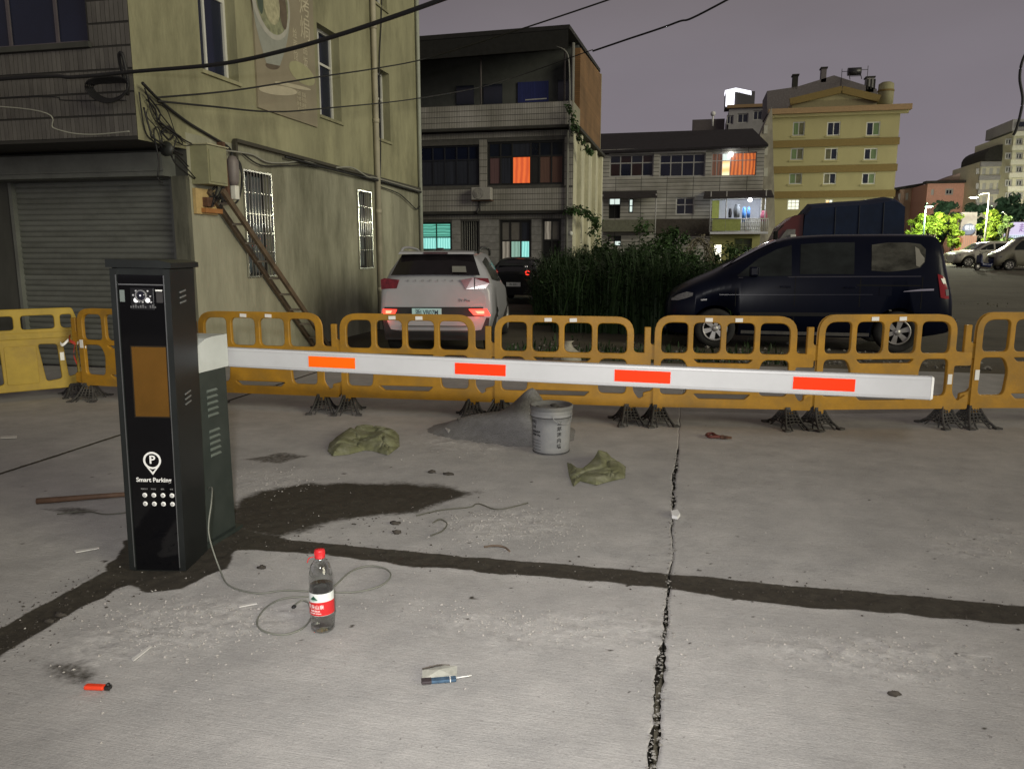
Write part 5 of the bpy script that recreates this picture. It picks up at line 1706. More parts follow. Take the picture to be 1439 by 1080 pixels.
for z0 in (.50, .725):
    for k in range(5):
        z = z0 + k * .034
        mb = MB()
        mb.add([(X1 + .001, 3.655, z), (X1 + .001, 3.745, z), (X1 + .012, 3.745, z - .010), (X1 + .012, 3.655, z - .010), (X1 + .001, 3.655, z - .018), (X1 + .001, 3.745, z - .018)],
               [(0, 1, 2, 3), (3, 2, 5, 4), (0, 3, 4), (1, 5, 2), (0, 4, 5, 1)])
        mb.build('louvre', mat('louvre_highlight', (.12, .14, .12), .35), ga, W)  # lighter copy of the cabinet paint, for light caught on the louvres
# head: rises in a curve from front to back
mb = MB()
prof = [(Y0 - .012, .968), (Y0 - .012, 1.085), (Y0 + .03, 1.10), (Y0 + .08, 1.128), (Y0 + .13, 1.145), (Y0 + .19, 1.150), (Y1 + .012, 1.150), (Y1 + .012, .968)]
n = len(prof)
mb.add([(x, y, z) for x in (X0 - .012, X1 + .014) for y, z in prof], [tuple(range(n)), tuple(range(2 * n - 1, n - 1, -1))] + [(i, n + i, n + (i + 1) % n, (i + 1) % n) for i in range(n)])
mb.build('head', HEADM, ga, W)
mb = MB(); mb.box(X1 + .0145, X1 + .022, Y0 + .0, Y0 + .05, .98, 1.08); mb.build('head_trim', HEADM, ga, W)
by, bz0, bz1 = 3.92, 1.014, .974
xa, xb = -2.80, 1.122
BOOM = mat('white_boom_paint', (.47, .475, .485), .38, var=.05, scale=2, dirt=(.40, .405, .41), dscale=3, damt=.5)
mb = MB()
sec = rounded([(-.024, -.056), (.024, -.056), (.024, .056), (-.024, .056)], .012, 4)
xs = np.linspace(xa, xb, 14)
n = len(sec)
vs = []
for x in xs:
    f = (x - xa) / (xb - xa)
    zc = bz0 + (bz1 - bz0) * f - .006 * math.sin(math.pi * f)
    vs += [(x, by + p[0], zc + p[1]) for p in sec]
fs = [(i * n + k, i * n + (k + 1) % n, (i + 1) * n + (k + 1) % n, (i + 1) * n + k) for i in range(len(xs) - 1) for k in range(n)] + [tuple(range(n)), tuple(range(len(vs) - 1, len(vs) - n - 1, -1))]
mb.add(vs, fs)
boom = mb.build('boom', BOOM, ga, W)
def bz(x):
    f = (x - xa) / (xb - xa)
    return bz0 + (bz1 - bz0) * f - .006 * math.sin(math.pi * f)
slope = (bz1 - bz0) / (xb - xa)
for z_ in (.041, -.041):
    mb = MB()
    for x0_, x1_ in zip(xs, xs[1:]):
        mb.bar((x0_, by - .0245, bz(x0_) + z_), (x1_, by - .0245, bz(x1_) + z_), .003, .004)
    mb.build('groove_line', mat('boom_groove', (.42, .42, .42), .5), boom)
mb = MB(); mb.add([(xb + .001 + .008 * (k > 0) * 0, by + p[0] * 1.05, bz(xb) + p[1] * 1.04) for k in (0,) for p in sec] + [(xb + .012, by + p[0] * .9, bz(xb) + p[1] * .94) for p in sec],
       [tuple(range(n)), tuple(range(2 * n - 1, n - 1, -1))] + [(k, n + k, n + (k + 1) % n, (k + 1) % n) for k in range(n)])
mb.build('end_cap', mat('end_cap_plastic', (.70, .70, .68), .5), boom)
for i, (a, b) in enumerate(((-2.058, -1.779), (-1.205, -.926), (-.355, -.075), (.509, .790))):
    zc = bz((a + b) / 2)
    m = mat('orange_reflector', (1.0, .13, .004), .6, var=.02, spec=.1) if i == 0 else mat('red_reflector', (1.0, .040, .006), .6, var=.02, spec=.1)
    mb = MB()
    mb.bar((a, by - .0262, zc - slope * (a - b) / 2 * -1 - .0 + .001), (b, by - .0262, zc + slope * (b - a) / 2 + .001), .0024, .060)
    mb.build('reflector_sticker', m, boom)
mb = MB(); mb.cyl((-2.72, 3.84, bz(-2.72)), (-2.72, 3.90, bz(-2.72)), .045, n=16); mb.build('boom_shaft', HEADM, ga, W)

# ------------------------------------------------------------------ grey cable from the post to the bottle
def gp(x, y, z=.008): return onG(x, y, z)
mb = MB()
pts = [(-2.47, 3.50, .36), (-2.42, 3.46, .375), (-2.36, 3.36, .33), (-2.33, 3.28, .20), gp(308, 797, .03), gp(322, 822), gp(360, 833), gp(400, 829), gp(450, 831), gp(500, 831), gp(535, 822), gp(549, 808), gp(540, 798), gp(515, 795), gp(492, 803), gp(470, 822, .014), gp(445, 836, .014),
       gp(400, 840), gp(375, 852), gp(361, 872), gp(370, 886), gp(398, 891), gp(425, 882), gp(437, 866), gp(434, 848), gp(424, 843), gp(413, 851)]
mb.tube(smooth_path(pts, 7), .0042, 6)
t = thing('loose_cable', 'thin grey cable running from the black post and looping around the water bottle', 'cable', (-2.0, 3.2, 0))
mb.build('sheath', mat('grey_cable_sheath', (.17, .175, .15), .6), t, W)
mb = MB(); p = gp(413, 852, .008); mb.ball(p, (.011, .014, .008), 8, 6); mb.build('plug', CABLE, t, W)

# ------------------------------------------------------------------ water bottle
bt = onG(454, 884)
btop = onY(451, 771, bt.y + .01).z
k = btop / .30
bo = thing('water_bottle', 'half empty clear water bottle with red cap and red white label', 'bottle', (bt.x, bt.y, .004), R(8))
PET = thin_film('clear_pet')
def sc_(pr): return [(r * k, z * k) for r, z in pr]
pr = [(0, .004), (.026, .001), (.036, .0), (.0415, .008), (.042, .03), (.040, .040), (.0425, .048), (.042, .075), (.0425, .155), (.041, .166), (.0425, .172), (.0425, .195), (.040, .215), (.033, .243), (.022, .258), (.0150, .268), (.0145, .276)]
mb = MB(); mb.lathe(sc_(pr), 32); mb.build('shell', PET, bo)
wt = [(0, .006), (.034, .004), (.0395, .012), (.040, .03), (.0382, .040), (.0405, .048), (.040, .10), (.0405, .17), (0, .1705)]
wt = [(r * .985, z) for r, z in wt]
mb = MB(); mb.lathe(sc_(wt), 28); mb.build('water', clear_glass('water', (.99, 1.0, 1.0), .0, 1.12), bo)
mb = MB(); mb.lathe(sc_([(0, .300), (.0165, .299), (.0175, .294), (.0175, .276), (.0185, .274), (.0185, .269), (.0155, .268)]), 24); mb.build('cap', mat('red_cap', (.62, .025, .03), .4, var=.1), bo)
mb = MB()
for a in range(24):
    t_ = 2 * math.pi * a / 24
    mb.bar((.0176 * k * math.cos(t_), .0176 * k * math.sin(t_), .278 * k), (.0176 * k * math.cos(t_), .0176 * k * math.sin(t_), .294 * k), .0018, .0018)
o = mb.build('cap_ribs', MATS['red_cap'], bo); o['kind'] = 'stuff'
mb = MB(); mb.tube(smooth_path([(-.020 * k, -.004, .272 * k), (-.036 * k, -.01, .268 * k), (-.043 * k, -.012, .252 * k)], 5), .0022, 5); mb.build('tamper_strip', MATS['red_cap'], bo)
rr_ = .0432 * k
mb = MB(); mb.lathe([(rr_, .068 * k), (rr_, .150 * k)], 40); mb.build('label', mat('white_label', (.72, .76, .74), .4, var=.03), bo)
def wrap_patch(name, z0f, z1f, a0, a1, r, m, n=24):
    mb = MB(); vs, fs = [], []
    for i in range(n + 1):
        a = R(a0 + (a1 - a0) * i / n)
        for z in (z0f(i / n), z1f(i / n)):
            vs.append((r * math.sin(a), -r * math.cos(a), z * k))
    for i in range(n): fs.append((i * 2, i * 2 + 2, i * 2 + 3, i * 2 + 1))
    mb.add(vs, fs, True)
    o = link(name, mb.raw(name, m), bo)
    return o
wrap_patch('red_label_band', lambda f: .069, lambda f: .1145 + .005 * math.cos((f - .60) * 6.283), -180, 180, rr_ + .0006, mat('label_red', (.60, .022, .025), .4, var=.06), 48)
wrap_patch('mountain_emblem', lambda f: .1275, lambda f: .1275 + .015 * max(0, 1 - abs(f - .5) * 2), -40, 2, rr_ + .0012, mat('emblem_green', (.015, .09, .05), .5), 12)
wrap_patch('lake_emblem', lambda f: .1265 - .004 * max(0, 1 - abs(f - .5) * 2), lambda f: .1268, -36, -2, rr_ + .0012, mat('emblem_pale_green', (.30, .5, .4), .5), 12)
def wraptext(s, size, z, ac, m, r):
    o = text('label_lettering', s, size * k, m, bo, (0, 0, 0), (0, 0, 0), .0002, bold=.0002)
    for v in o.data.vertices:
        a = v.co.x / r + R(ac)
        v.co = Vector(((r + v.co.z) * math.sin(a), -(r + v.co.z) * math.cos(a), z * k + v.co.y))
    return o
LW = mat('label_white_print', (.82, .80, .78), .5)
wraptext('农夫山泉', .0165, .1010, -14, LW, rr_ + .0012)
wraptext('饮用天然水', .0075, .0865, -14, LW, rr_ + .0012)
wraptext('NONGFU SPRING', .0056, .0775, -14, LW, rr_ + .0012)

# ------------------------------------------------------------------ bucket, sand, bags
bk_ = onG(770, 640)
bx, byy = bk_.x, bk_.y + .14
bu = thing('plaster_bucket', 'grey dusty plaster bucket with black print beside the sand heap', 'bucket', (bx, byy, .002), R(-4))
GRB = mat('dusty_grey_plastic', (.225, .23, .24), .6, var=.12, scale=6, dirt=(.34, .33, .31), dscale=7, damt=.6)
mb = MB()
mb.lathe([(0, .004), (.140, .0), (.147, .012), (.150, .05), (.158, .24), (.164, .30), (.172, .304), (.172, .322), (.166, .325), (.170, .333), (.170, .352), (.166, .356), (.174, .362), (.176, .388), (.170, .394), (.160, .390), (.155, .372), (.10, .362), (.04, .368), (0, .364)], 40)
mb.build('tub', GRB, bu)
mb = MB(); mb.tube([(.170 * math.cos(R(a)), .170 * math.sin(R(a)) , .305) for a in range(0, 365, 8)], .004, 6); mb.build('rim_ring', mat('rim_dark', (.05, .05, .052), .6), bu)
mb = MB(); mb.tube([(.1485 * math.cos(R(a)), .1485 * math.sin(R(a)) , .012) for a in range(0, 365, 8)], .004, 6); mb.build('foot_ring', MATS['rim_dark'], bu)
mb = MB(); mb.tube(smooth_path([(.174, -.02, .33), (.17, -.11, .26), (.08, -.165, .285), (.05, -.170, .33)], 6), .0035, 6); mb.build('wire_handle', mat('handle_wire', (.25, .25, .25), .5), bu)
for x, y, r in ((-.095, -.07, .028), (.09, -.06, .045), (.02, .05, .04)):
    mb = MB(); mb.ball((x, y, .372), (r, r * .8, .014), 8, 6, .2); mb.build('mortar_lump', mat('wet_mortar', (.13, .125, .12), .9, var=.4), bu)
BPR = mat('black_print', (.02, .02, .022), .6)
def buckettext(s, size, z, ac, r=.158, vert=False, sx=1.0):
    o = text('bucket_lettering', s, size, BPR, bu, (0, 0, 0), (0, 0, 0), .0004, bold=.0008, sx=sx)
    for v in o.data.vertices:
        rr = .1485 + (z + v.co.y) * .042 + .0012
        a = v.co.x / rr + R(ac)
        v.co = Vector(((rr + v.co.z) * math.sin(a), -(rr + v.co.z) * math.cos(a), z + v.co.y))
for j, ch in enumerate('立邦漆内墙'):
    buckettext(ch, .040, .265 - j * .048, 38)
for j, s in enumerate(('净味', '118', '内墙乳胶漆', '环保型 20kg', '')):
    if s: buckettext(s, (.040, .034, .020, .019)[j], (.265, .225, .185, .16)[j], -46 + (j > 1) * 8)
for j in range(4):
    buckettext('——————' if j % 2 else '—— ————', .018, .118 - j * .026, -40)
# sand heap
def heap(name, label, cx, cy, rad, f, m, n=46):
    mb = MB(); vs = []
    g = np.linspace(-1, 1, n)
    XX, YY = np.meshgrid(g * rad[0] + cx, g * rad[1] + cy, indexing='ij')
    H = f(XX, YY)
    for i in range(n):
        for j in range(n): vs.append((XX[i, j] - cx, YY[i, j] - cy, H[i, j]))
    fs = [(i * n + j, (i + 1) * n + j, (i + 1) * n + j + 1, i * n + j + 1) for i in range(n - 1) for j in range(n - 1) if max(vs[i * n + j][2], vs[(i + 1) * n + j + 1][2], vs[(i + 1) * n + j][2], vs[i * n + j + 1][2]) > -.012]
    mb.add(vs, fs, True)
    o = link(name, mb.raw(name, m))
    o.location = (cx, cy, 0)
    return o
SANDM = mat('grey_sand', (.24, .238, .232), .95, var=.14, scale=8, bump=1.0, bscale=90, dirt=(.155, .15, .145), dscale=14, damt=.7)
pk_ = onG(735, 622)
def sandf(x, y):
    px_, py_ = pk_.x, pk_.y + .42
    h = .36 * np.exp(-(((x - px_) / .20) ** 2 + ((y - py_) / .30) ** 2) ** .8) + .16 * np.exp(-((x - px_ + .50) / .36) ** 2 - ((y - py_ + .05) / .30) ** 2) + .10 * np.exp(-((x - px_ + .1) / .34) ** 2 - ((y - py_ + .2) / .26) ** 2)
    return h - .028 + .022 * (fbm(x, y, 7, 4, 91) - .5)
o = heap('sand_heap', '', pk_.x - .25, pk_.y + .35, (1.0, .85), sandf, SANDM, 70)
tag(o, 'heap of grey sand piled against the bucket in front of the barrier', 'sand heap')
# woven bags
BAGM = mat('olive_woven_bag', (.165, .170, .085), .75, var=.35, scale=9, bump=.8, bscale=130, dirt=(.33, .33, .24), dscale=11, damt=.75)
def bag(name, label, poly_px, hfun, n=54):
    P = gpoly(poly_px)
    xs_, ys_ = [p[0] for p in P], [p[1] for p in P]
    g0, g1 = np.linspace(min(xs_) - .02, max(xs_) + .02, n), np.linspace(min(ys_) - .02, max(ys_) + .02, n)
    XX, YY = np.meshgrid(g0, g1, indexing='ij')
    d = -polydist(P, XX, YY)
    cx, cy = np.mean(xs_), np.mean(ys_)
    H = hfun(XX - cx, YY - cy, d)
    mb = MB()
    vs = [(XX[i, j] - cx, YY[i, j] - cy, max(H[i, j], .004)) for i in range(n) for j in range(n)]
    fs = [(i * n + j, (i + 1) * n + j, (i + 1) * n + j + 1, i * n + j + 1) for i in range(n - 1) for j in range(n - 1) if max(d[i, j], d[i + 1, j + 1], d[i + 1, j], d[i, j + 1]) > 0]
    mb.add(vs, fs, True)
    o = link(name, mb.raw(name, BAGM))
    o.location = (cx, cy, 0)
    return tag(o, label, 'bag', 'empty woven bags')
weave(BAGM, 45)
def crease(x, y, s, seed, w=.035):
    c = fbm(x + .25 * fbm(x, y, s, 2, seed + 5), y, s, 2, seed) - .5
    return np.exp(-(c / w) ** 2)
bag('woven_bag', 'crumpled olive woven bag lying flat left of the sand heap', [(461, 634), (464, 622), (480, 612), (510, 606), (545, 606), (560, 612), (561, 628), (545, 640), (524, 634), (512, 633), (490, 639), (468, 641)],
    lambda x, y, d: np.clip(d / .09, 0, 1) ** .45 * (.045 + .035 * fbm(x, y, 4, 2, 50) - .040 * crease(x, y * .7, 3.2, 51) - .018 * crease(x * .8, y, 6.5, 55)) + .038 * np.exp(-((np.abs(x) - .17) / .12) ** 2) * np.clip(d / .12, 0, 1), 120)
bag('woven_bag', 'olive woven bag with a pointed fold lying right of the bucket', [(797, 650), (806, 655), (815, 662), (830, 652), (852, 638), (862, 646), (879, 656), (878, 672), (860, 676), (838, 682), (815, 676), (806, 684), (800, 668)],
    lambda x, y, d: np.clip(d / .05, 0, 1) ** .5 * (.030 + .022 * fbm(x, y, 4, 2, 60) - .022 * crease(x, y, 3.6, 57) - .012 * crease(x, y * .8, 8, 61)) + .085 * np.exp(-(np.abs(x - .06 + .25 * y) / .075)) * np.clip((y + .1) / .3, 0, 1) * np.clip(d / .06, 0, 1), 120)

# ------------------------------------------------------------------ small litter
def flat(name, label, cat, pts, h, m, grp=None):
    P = [onG(*p) for p in pts]
    c = sum(P, Vector()) / len(P)
    n = len(P)
    mb = MB()
    vs = [(p.x - c.x, p.y - c.y, .002) for p in P] + [((p.x - c.x) * .93, (p.y - c.y) * .93, h) for p in P]
    mb.add(vs, [tuple(range(n - 1, -1, -1)), tuple(range(n, 2 * n))] + [(i, (i + 1) % n, n + (i + 1) % n, n + i) for i in range(n)])
    o = mb.build(name, m)
    o.location = (c.x, c.y, .004)
    return tag(o, label, cat, grp)
a, b = onG(120, 969), onG(148, 970)
t = thing('lighter', 'red disposable lighter lying on the concrete at lower left', 'lighter', ((a.x + b.x) / 2, (a.y + b.y) / 2, .014), math.atan2(b.y - a.y, b.x - a.x))
L = (b - a).length / 2
mb = MB(); mb.bbox(-L, L, -.013, .013, -.008, .009, .006); mb.build('body', mat('red_translucent', (.80, .06, .02), .3, var=.05), t)
mb = MB(); mb.bbox(L + .001, L + .022, -.011, .011, -.007, .008, .003); mb.build('head', mat('dark_metal', (.05, .05, .05), .35, metal=.6), t)
mb = MB(); mb.lathe([(.0, -.006), (.006, -.006), (.006, .006), (0, .006)], 12, 'Y', (L + .012, 0, .011)); mb.build('wheel', MATS['dark_metal'], t)
# blister packet
a, b = onG(592, 960), onG(645, 957)
t = thing('plastic_packet', 'small torn clear packet with blue foil strip lying in the foreground', 'packet', ((a.x + b.x) / 2, (a.y + b.y) / 2, .006), math.atan2(b.y - a.y, b.x - a.x) + .05)
L = (b - a).length / 2
mb = MB(); mb.bbox(-L, L * .85, -.016, .012, .0, .012, .003); mb.build('foil_strip', mat('blue_foil', (.09, .16, .25), .25, metal=.4, var=.5, scale=30), t)
mb = MB(); mb.bbox(-L, -L * .45, -.018, .013, .001, .013, .003); mb.build('dark_end', mat('brown_foil', (.05, .04, .045), .3), t)
mb = MB(); mb.bbox(L * .50, L * .56, -.018, .014, .001, .014, .002); mb.build('band', WPR, t)
mb = MB(); mb.add([(-L * .95, .012, .004), (L * .9, .010, .004), (L * 1.0, .075, .014), (L * .3, .08, .018), (-L * .9, .07, .012), (0, .045, .022)], [(0, 1, 5), (1, 2, 5), (2, 3, 5), (3, 4, 5), (4, 0, 5)])
o = mb.build('clear_wrap', mat('cloudy_wrap', (.42, .42, .37), .25, var=.2, scale=40), t); so = o.modifiers.new('thick', 'SOLIDIFY'); so.thickness = .0012
mb = MB(); mb.tube(smooth_path([(-L * .9, .075, .014), (0, .084, .02), (L * .6, .080, .016)], 4), .0025, 5); mb.build('sealed_edge', mat('dark_seal', (.10, .085, .07), .5), t)
mb = MB(); mb.tube([(L * .85, .0, .008), (L * 1.7, .012, .006)], .003, 5); mb.build('stick', WPR, t)
# rusty tool
a, b = onG(992, 615), onG(1028, 618)
t = thing('rusty_pliers', 'dark rusty pair of pliers lying near the barrier feet', 'pliers', ((a.x + b.x) / 2, (a.y + b.y) / 2, .012), math.atan2(b.y - a.y, b.x - a.x))
L = (b - a).length / 2
DR = mat('dark_red_grip', (.10, .022, .018), .6, var=.4)
mb = MB(); mb.tube(smooth_path([(-L, .05, .01), (-L * .6, .075, .015), (-L * .2, .02, .01), (L * .2, -.005, .008)], 6), .013, 7); mb.build('grip', DR, t)
mb = MB(); mb.tube(smooth_path([(-L, .03, .01), (-L * .7, -.04, .012), (-L * .2, -.02, .01), (L * .2, .008, .008)], 6), .013, 7); mb.build('grip', DR, t)
mb = MB(); mb.bbox(L * .15, L * .45, -.02, .02, -.008, .022, .006); mb.build('joint', RUST, t)
mb = MB(); mb.tube([(L * .4, .006, .008), (L, .012, .008)], [.014, .007], 6); mb.build('jaw', RUST, t)
mb = MB(); mb.tube([(L * .4, -.010, .008), (L, -.012, .008)], [.014, .007], 6); mb.build('jaw', RUST, t)
# wooden handle left of the post
a, b = onG(52, 708), onG(200, 697)
mb = MB(); mb.tube([a + Vector((0, 0, .02)), a.lerp(b, .5) + Vector((0, 0, .022)), b + Vector((0, 0, .022))], [.020, .017, .015], 10)
tag(mb.build('wooden_stick', mat('brown_handle', (.13, .075, .045), .7, var=.3, scale=8)), 'brown wooden tool stick lying behind the black post', 'stick')
def strand(label, pts, r, m, nm='wire_scrap'):
    mb = MB(); mb.tube(smooth_path([onG(x, y, z) for x, y, z in pts], 6), r, 5)
    return tag(mb.build(nm, m), label, 'wire', 'wire scraps on the ground')
strand('thin wire on the ground left of the black post', [(80, 722, .01), (120, 718, .008), (150, 722, .008), (190, 718, .01)], .004, mat('thin_wire', (.09, .09, .07), .6))
strand('wire scrap curling over the edge of the damp patch', [(585, 724, .01), (620, 716, .015), (660, 712, .01), (672, 707, .02), (700, 715, .01), (742, 706, .02)], .004, MATS['thin_wire'])
strand('short hooked wire scrap below the curling wire', [(605, 752, .008), (622, 745, .01), (628, 735, .012), (618, 729, .02), (608, 734, .01)], .004, MATS['thin_wire'])
strand('short bowed strip lying at the trench edge', [(680, 768, .008), (694, 766, .016), (708, 768, .012), (716, 774, .008)], .006, mat('rust_strip', (.12, .085, .06), .7))
strand('straight wire rod standing at the barrier foot', [(645, 590, .0), (643, 588, .12), (644, 587, .26)], .005, MATS['thin_wire'], 'wire_rod')
flat('paper_scrap', 'bright white paper scrap beside the crack', 'paper', [(942, 722), (952, 720), (956, 726), (952, 731), (944, 729)], .02, mat('white_paper', (.75, .75, .74), .7))
flat('paper_scrap', 'pale crumpled paper left of the sand heap', 'paper', [(625, 609), (633, 600), (644, 594), (646, 600), (636, 609), (630, 613)], .045, mat('dirty_paper', (.50, .49, .48), .7, var=.25, scale=30))
for i, (x, y, w, lab) in enumerate(((630, 667, 8, 'dark soil clod behind the damp patch, left one of two'), (607, 664, 7, 'flat dark crumb left of the two soil clods'), (555, 736, 8, 'thin black strip in front of the damp patch'),
                                    (557, 749, 7, 'dark clod below the thin black strip'), (1256, 977, 6, 'small dark stone in the right foreground'), (70, 875, 7, 'dark clod at the edge of the left trench'),
                                    (368, 799, 6, 'dark clod between post and bottle'), (85, 866, 9, 'flat dark crumb above the clod at the left trench'))):
    mb = MB(); p = onG(x, y); s = w * .0013 * p.y ** .5
    mb.ball((0, 0, .006), (s * 1.6, s * .8, .012), 9, 6, .35)
    o = mb.build('soil_clod', PEBD); o.location = (p.x, p.y, .002); tag(o, lab, 'clod', 'dark clods on the concrete')
for i, (q, lab) in enumerate(((((335, 852), (362, 848), (362, 850), (336, 855)), 'pale splinter left of the cable loop'), (((185, 928), (212, 908), (214, 910), (188, 931)), 'long pale splinter in the rubble at lower left'),
                              (((104, 775), (140, 770), (140, 772), (106, 778)), 'pale sliver at the upper edge of the left trench'), (((0, 614), (24, 613), (24, 616), (0, 617)), 'white strip lying at the left edge'))):
    flat('splinter', lab, 'splinter', q, .006, mat('pale_splinter', (.58, .57, .54), .7), 'pale splinters on the ground')

# ------------------------------------------------------------------ vehicles: lofted bodies with cut wheel arches
def catmull(P, u):
    i = int(min(max(math.floor(u), 0), len(P) - 2))
    t = u - i
    p0, p1, p2, p3 = P[max(i - 1, 0)], P[i], P[i + 1], P[min(i + 2, len(P) - 1)]
    return 0.5 * (2 * p1 + (p2 - p0) * t + (2 * p0 - 5 * p1 + 4 * p2 - p3) * t * t + (3 * p1 - p0 - 3 * p2 + p3) * t ** 3)
class Loft:
    """stations: (x, z_bottom, w_bottom, z_mid, w_mid, z_belt, w_belt, z_top, w_top)"""
    def __init__(self, st):
        self.x = [s[0] for s in st]
        self.rings = []
        for s in st:
            x, zb, wb, zm, wm, zl, wl, zt, wt = s
            self.rings.append(np.array([(0, zb), (wb * .7, zb), (wb * .97, zb + .03), (wm, zm), (wl, zl), (wl * .55 + wt * .45, zl + (zt - zl) * .5), (wt, zt - .045 - .25 * 0), (wt * .80, zt - .008), (wt * .4, zt + .012), (0, zt + .016)], float))
    def ring(self, u):
        return catmull(self.rings, u)
    def xat(self, u):
        return float(catmull([np.array([v]) for v in self.x], u)[0])
    def u_of(self, x):
        lo, hi = 0.0, len(self.x) - 1.0
        for _ in range(40):
            m = (lo + hi) / 2
            if self.xat(m) < x: lo = m
            else: hi = m
        return (lo + hi) / 2
    def side_y(self, x, z):
        r = self.ring(self.u_of(x))
        for i in range(2, len(r) - 1):
            if r[i][1] <= z <= r[i + 1][1] + 1e-6:
                t = (z - r[i][1]) / max(r[i + 1][1] - r[i][1], 1e-6)
                return r[i][0] + (r[i + 1][0] - r[i][0]) * t
        return r[4][0]
    def body(self, m, wheels, rw, dark, nu=4, cut=True):
        mb = MB()
        U = [i + k / nu for i in range(len(self.x) - 1) for k in range(nu)] + [len(self.x) - 1]
        loop = []
        for u in U:
            r, x = self.ring(u), self.xat(u)
            right = [(x, -p[0], p[1]) for p in r]
            left = [(x, p[0], p[1]) for p in r[::-1]][1:-1]
            loop.append(right + left)
        n = len(loop[0])
        vs = [p for l in loop for p in l]
        fs = [(i * n + k, i * n + (k + 1) % n, (i + 1) * n + (k + 1) % n, (i + 1) * n + k) for i in range(len(U) - 1) for k in range(n)]
        mb.add(vs, fs, True)
        mb.add(loop[0], [tuple(range(n))])
        mb.add(loop[-1], [tuple(range(n))[::-1]])
        me = mb.mesh('body', [m, dark])
        if not cut:
            return me
        o = bpy.data.objects.new('tmp_body', me)
        col.objects.link(o)
        cs = []
        for wx in wheels:
            c = MB()
            c.cyl((wx, -1.3, rw), (wx, 1.3, rw), rw * 1.17, n=28)
            cm = c.mesh('tmp_cut', [dark])
            co = bpy.data.objects.new('tmp_cut', cm)
            col.objects.link(co)
            b = o.modifiers.new('b', 'BOOLEAN')
            b.operation = 'DIFFERENCE'
            b.solver = 'EXACT'
            b.material_mode = 'TRANSFER'
            b.object = co
            cs.append(co)
        bpy.context.view_layer.update()
        dg = bpy.context.evaluated_depsgraph_get()
        out = bpy.data.meshes.new_from_object(o.evaluated_get(dg))
        out.name = 'body'
        for q in cs + [o]:
            bpy.data.objects.remove(q)
        return out
    def patch(self, name, lower, upper, m, parent, side=-1, off=.006, nv=4):
        vs, fs = [], []
        for (x0, z0), (x1, z1) in zip(lower, upper):
            for k in range(nv + 1):
                t = k / nv
                x, z = x0 + (x1 - x0) * t, z0 + (z1 - z0) * t
                vs.append((x, side * (self.side_y(x, z) + off), z))
        for i in range(len(lower) - 1):
            for k in range(nv):
                a = i * (nv + 1) + k
                fs.append((a, a + nv + 1, a + nv + 2, a + 1))
        mb = MB(); mb.add(vs, fs, True)
        return mb.build(name, m, parent)
TYRE = mat('tyre_rubber', (.018, .018, .018), .85, var=.3, scale=20)
ALLOY = mat('alloy_rim', (.42, .41, .40), .4, metal=.5, var=.15)
WELL = mat('wheel_well_black', (.008, .008, .008), .95)
def wheel(parent, x, y, r, w=.19, side=-1, spokes=6, rimf=.66, rm=None):
    mb = MB()
    rr = r * rimf
    mb.lathe([(rr, -w / 2), (r * .93, -w / 2), (r, -w * .36), (r, w * .36), (r * .93, w / 2), (rr, w / 2), (rr, -w / 2)], 28, 'Y', (x, y, r))
    ty = mb.build('tyre', TYRE, parent)
    ty.name = 'wheel'
    mb = MB()
    ys = y + side * w * .46
    mb.lathe([(rr, -side * .0), (rr, side * .02), (rr * .90, side * .022), (rr * .88, -side * .02)], 28, 'Y', (x, ys, r))
    mb.lathe([(0, side * .012), (rr * .26, side * .010), (rr * .30, -side * .03)], 16, 'Y', (x, ys, r))
    for k in range(spokes):
        a = 2 * math.pi * k / spokes + .3
        p0 = (x + rr * .2 * math.cos(a), ys, r + rr * .2 * math.sin(a))
        p1 = (x + rr * .93 * math.cos(a), ys + side * .006, r + rr * .93 * math.sin(a))
        d = Vector(p1) - Vector(p0)
        n = Vector((-d.z, 0, d.x)).normalized()
        w0, w1 = rr * .13, rr * .22
        vs = [Vector(p0) - n * w0, Vector(p0) + n * w0, Vector(p1) + n * w1, Vector(p1) - n * w1]
        vs += [v + Vector((0, -side * .03, 0)) for v in vs]
        mb.add(vs, [(0, 1, 2, 3), (7, 6, 5, 4), (0, 4, 5, 1), (1, 5, 6, 2), (2, 6, 7, 3), (3, 7, 4, 0)])
    mb.m = 1
    mb.lathe([(0, -side * .045), (rr * .95, -side * .045)], 24, 'Y', (x, ys, r))
    o = mb.build('rim', [rm or ALLOY, WELL], ty)
    return ty
NAVY = mat('navy_car_paint', (.003, .005, .016), .3, var=.2, scale=2, spec=.18, coat=.0, dirt=(.006, .007, .013), dscale=1, damt=.6)
SMOKE = mat('smoked_glass', (.022, .026, .027), .15, var=.5, scale=1.6, spec=.25, stretch=(1, 1, 2))
SMOKE2 = mat('pale_smoked_glass', (.075, .075, .065), .2, var=.7, scale=2.4, spec=.25, stretch=(1, 1, 2))
CHR = mat('chrome', (.6, .6, .62), .15, metal=.9)
REDL = mat('red_lens', (.30, .012, .018), .2, var=.15, spec=.6)
CLEARL = mat('clear_lens', (.16, .16, .16), .15, var=.4, scale=30, spec=.7)

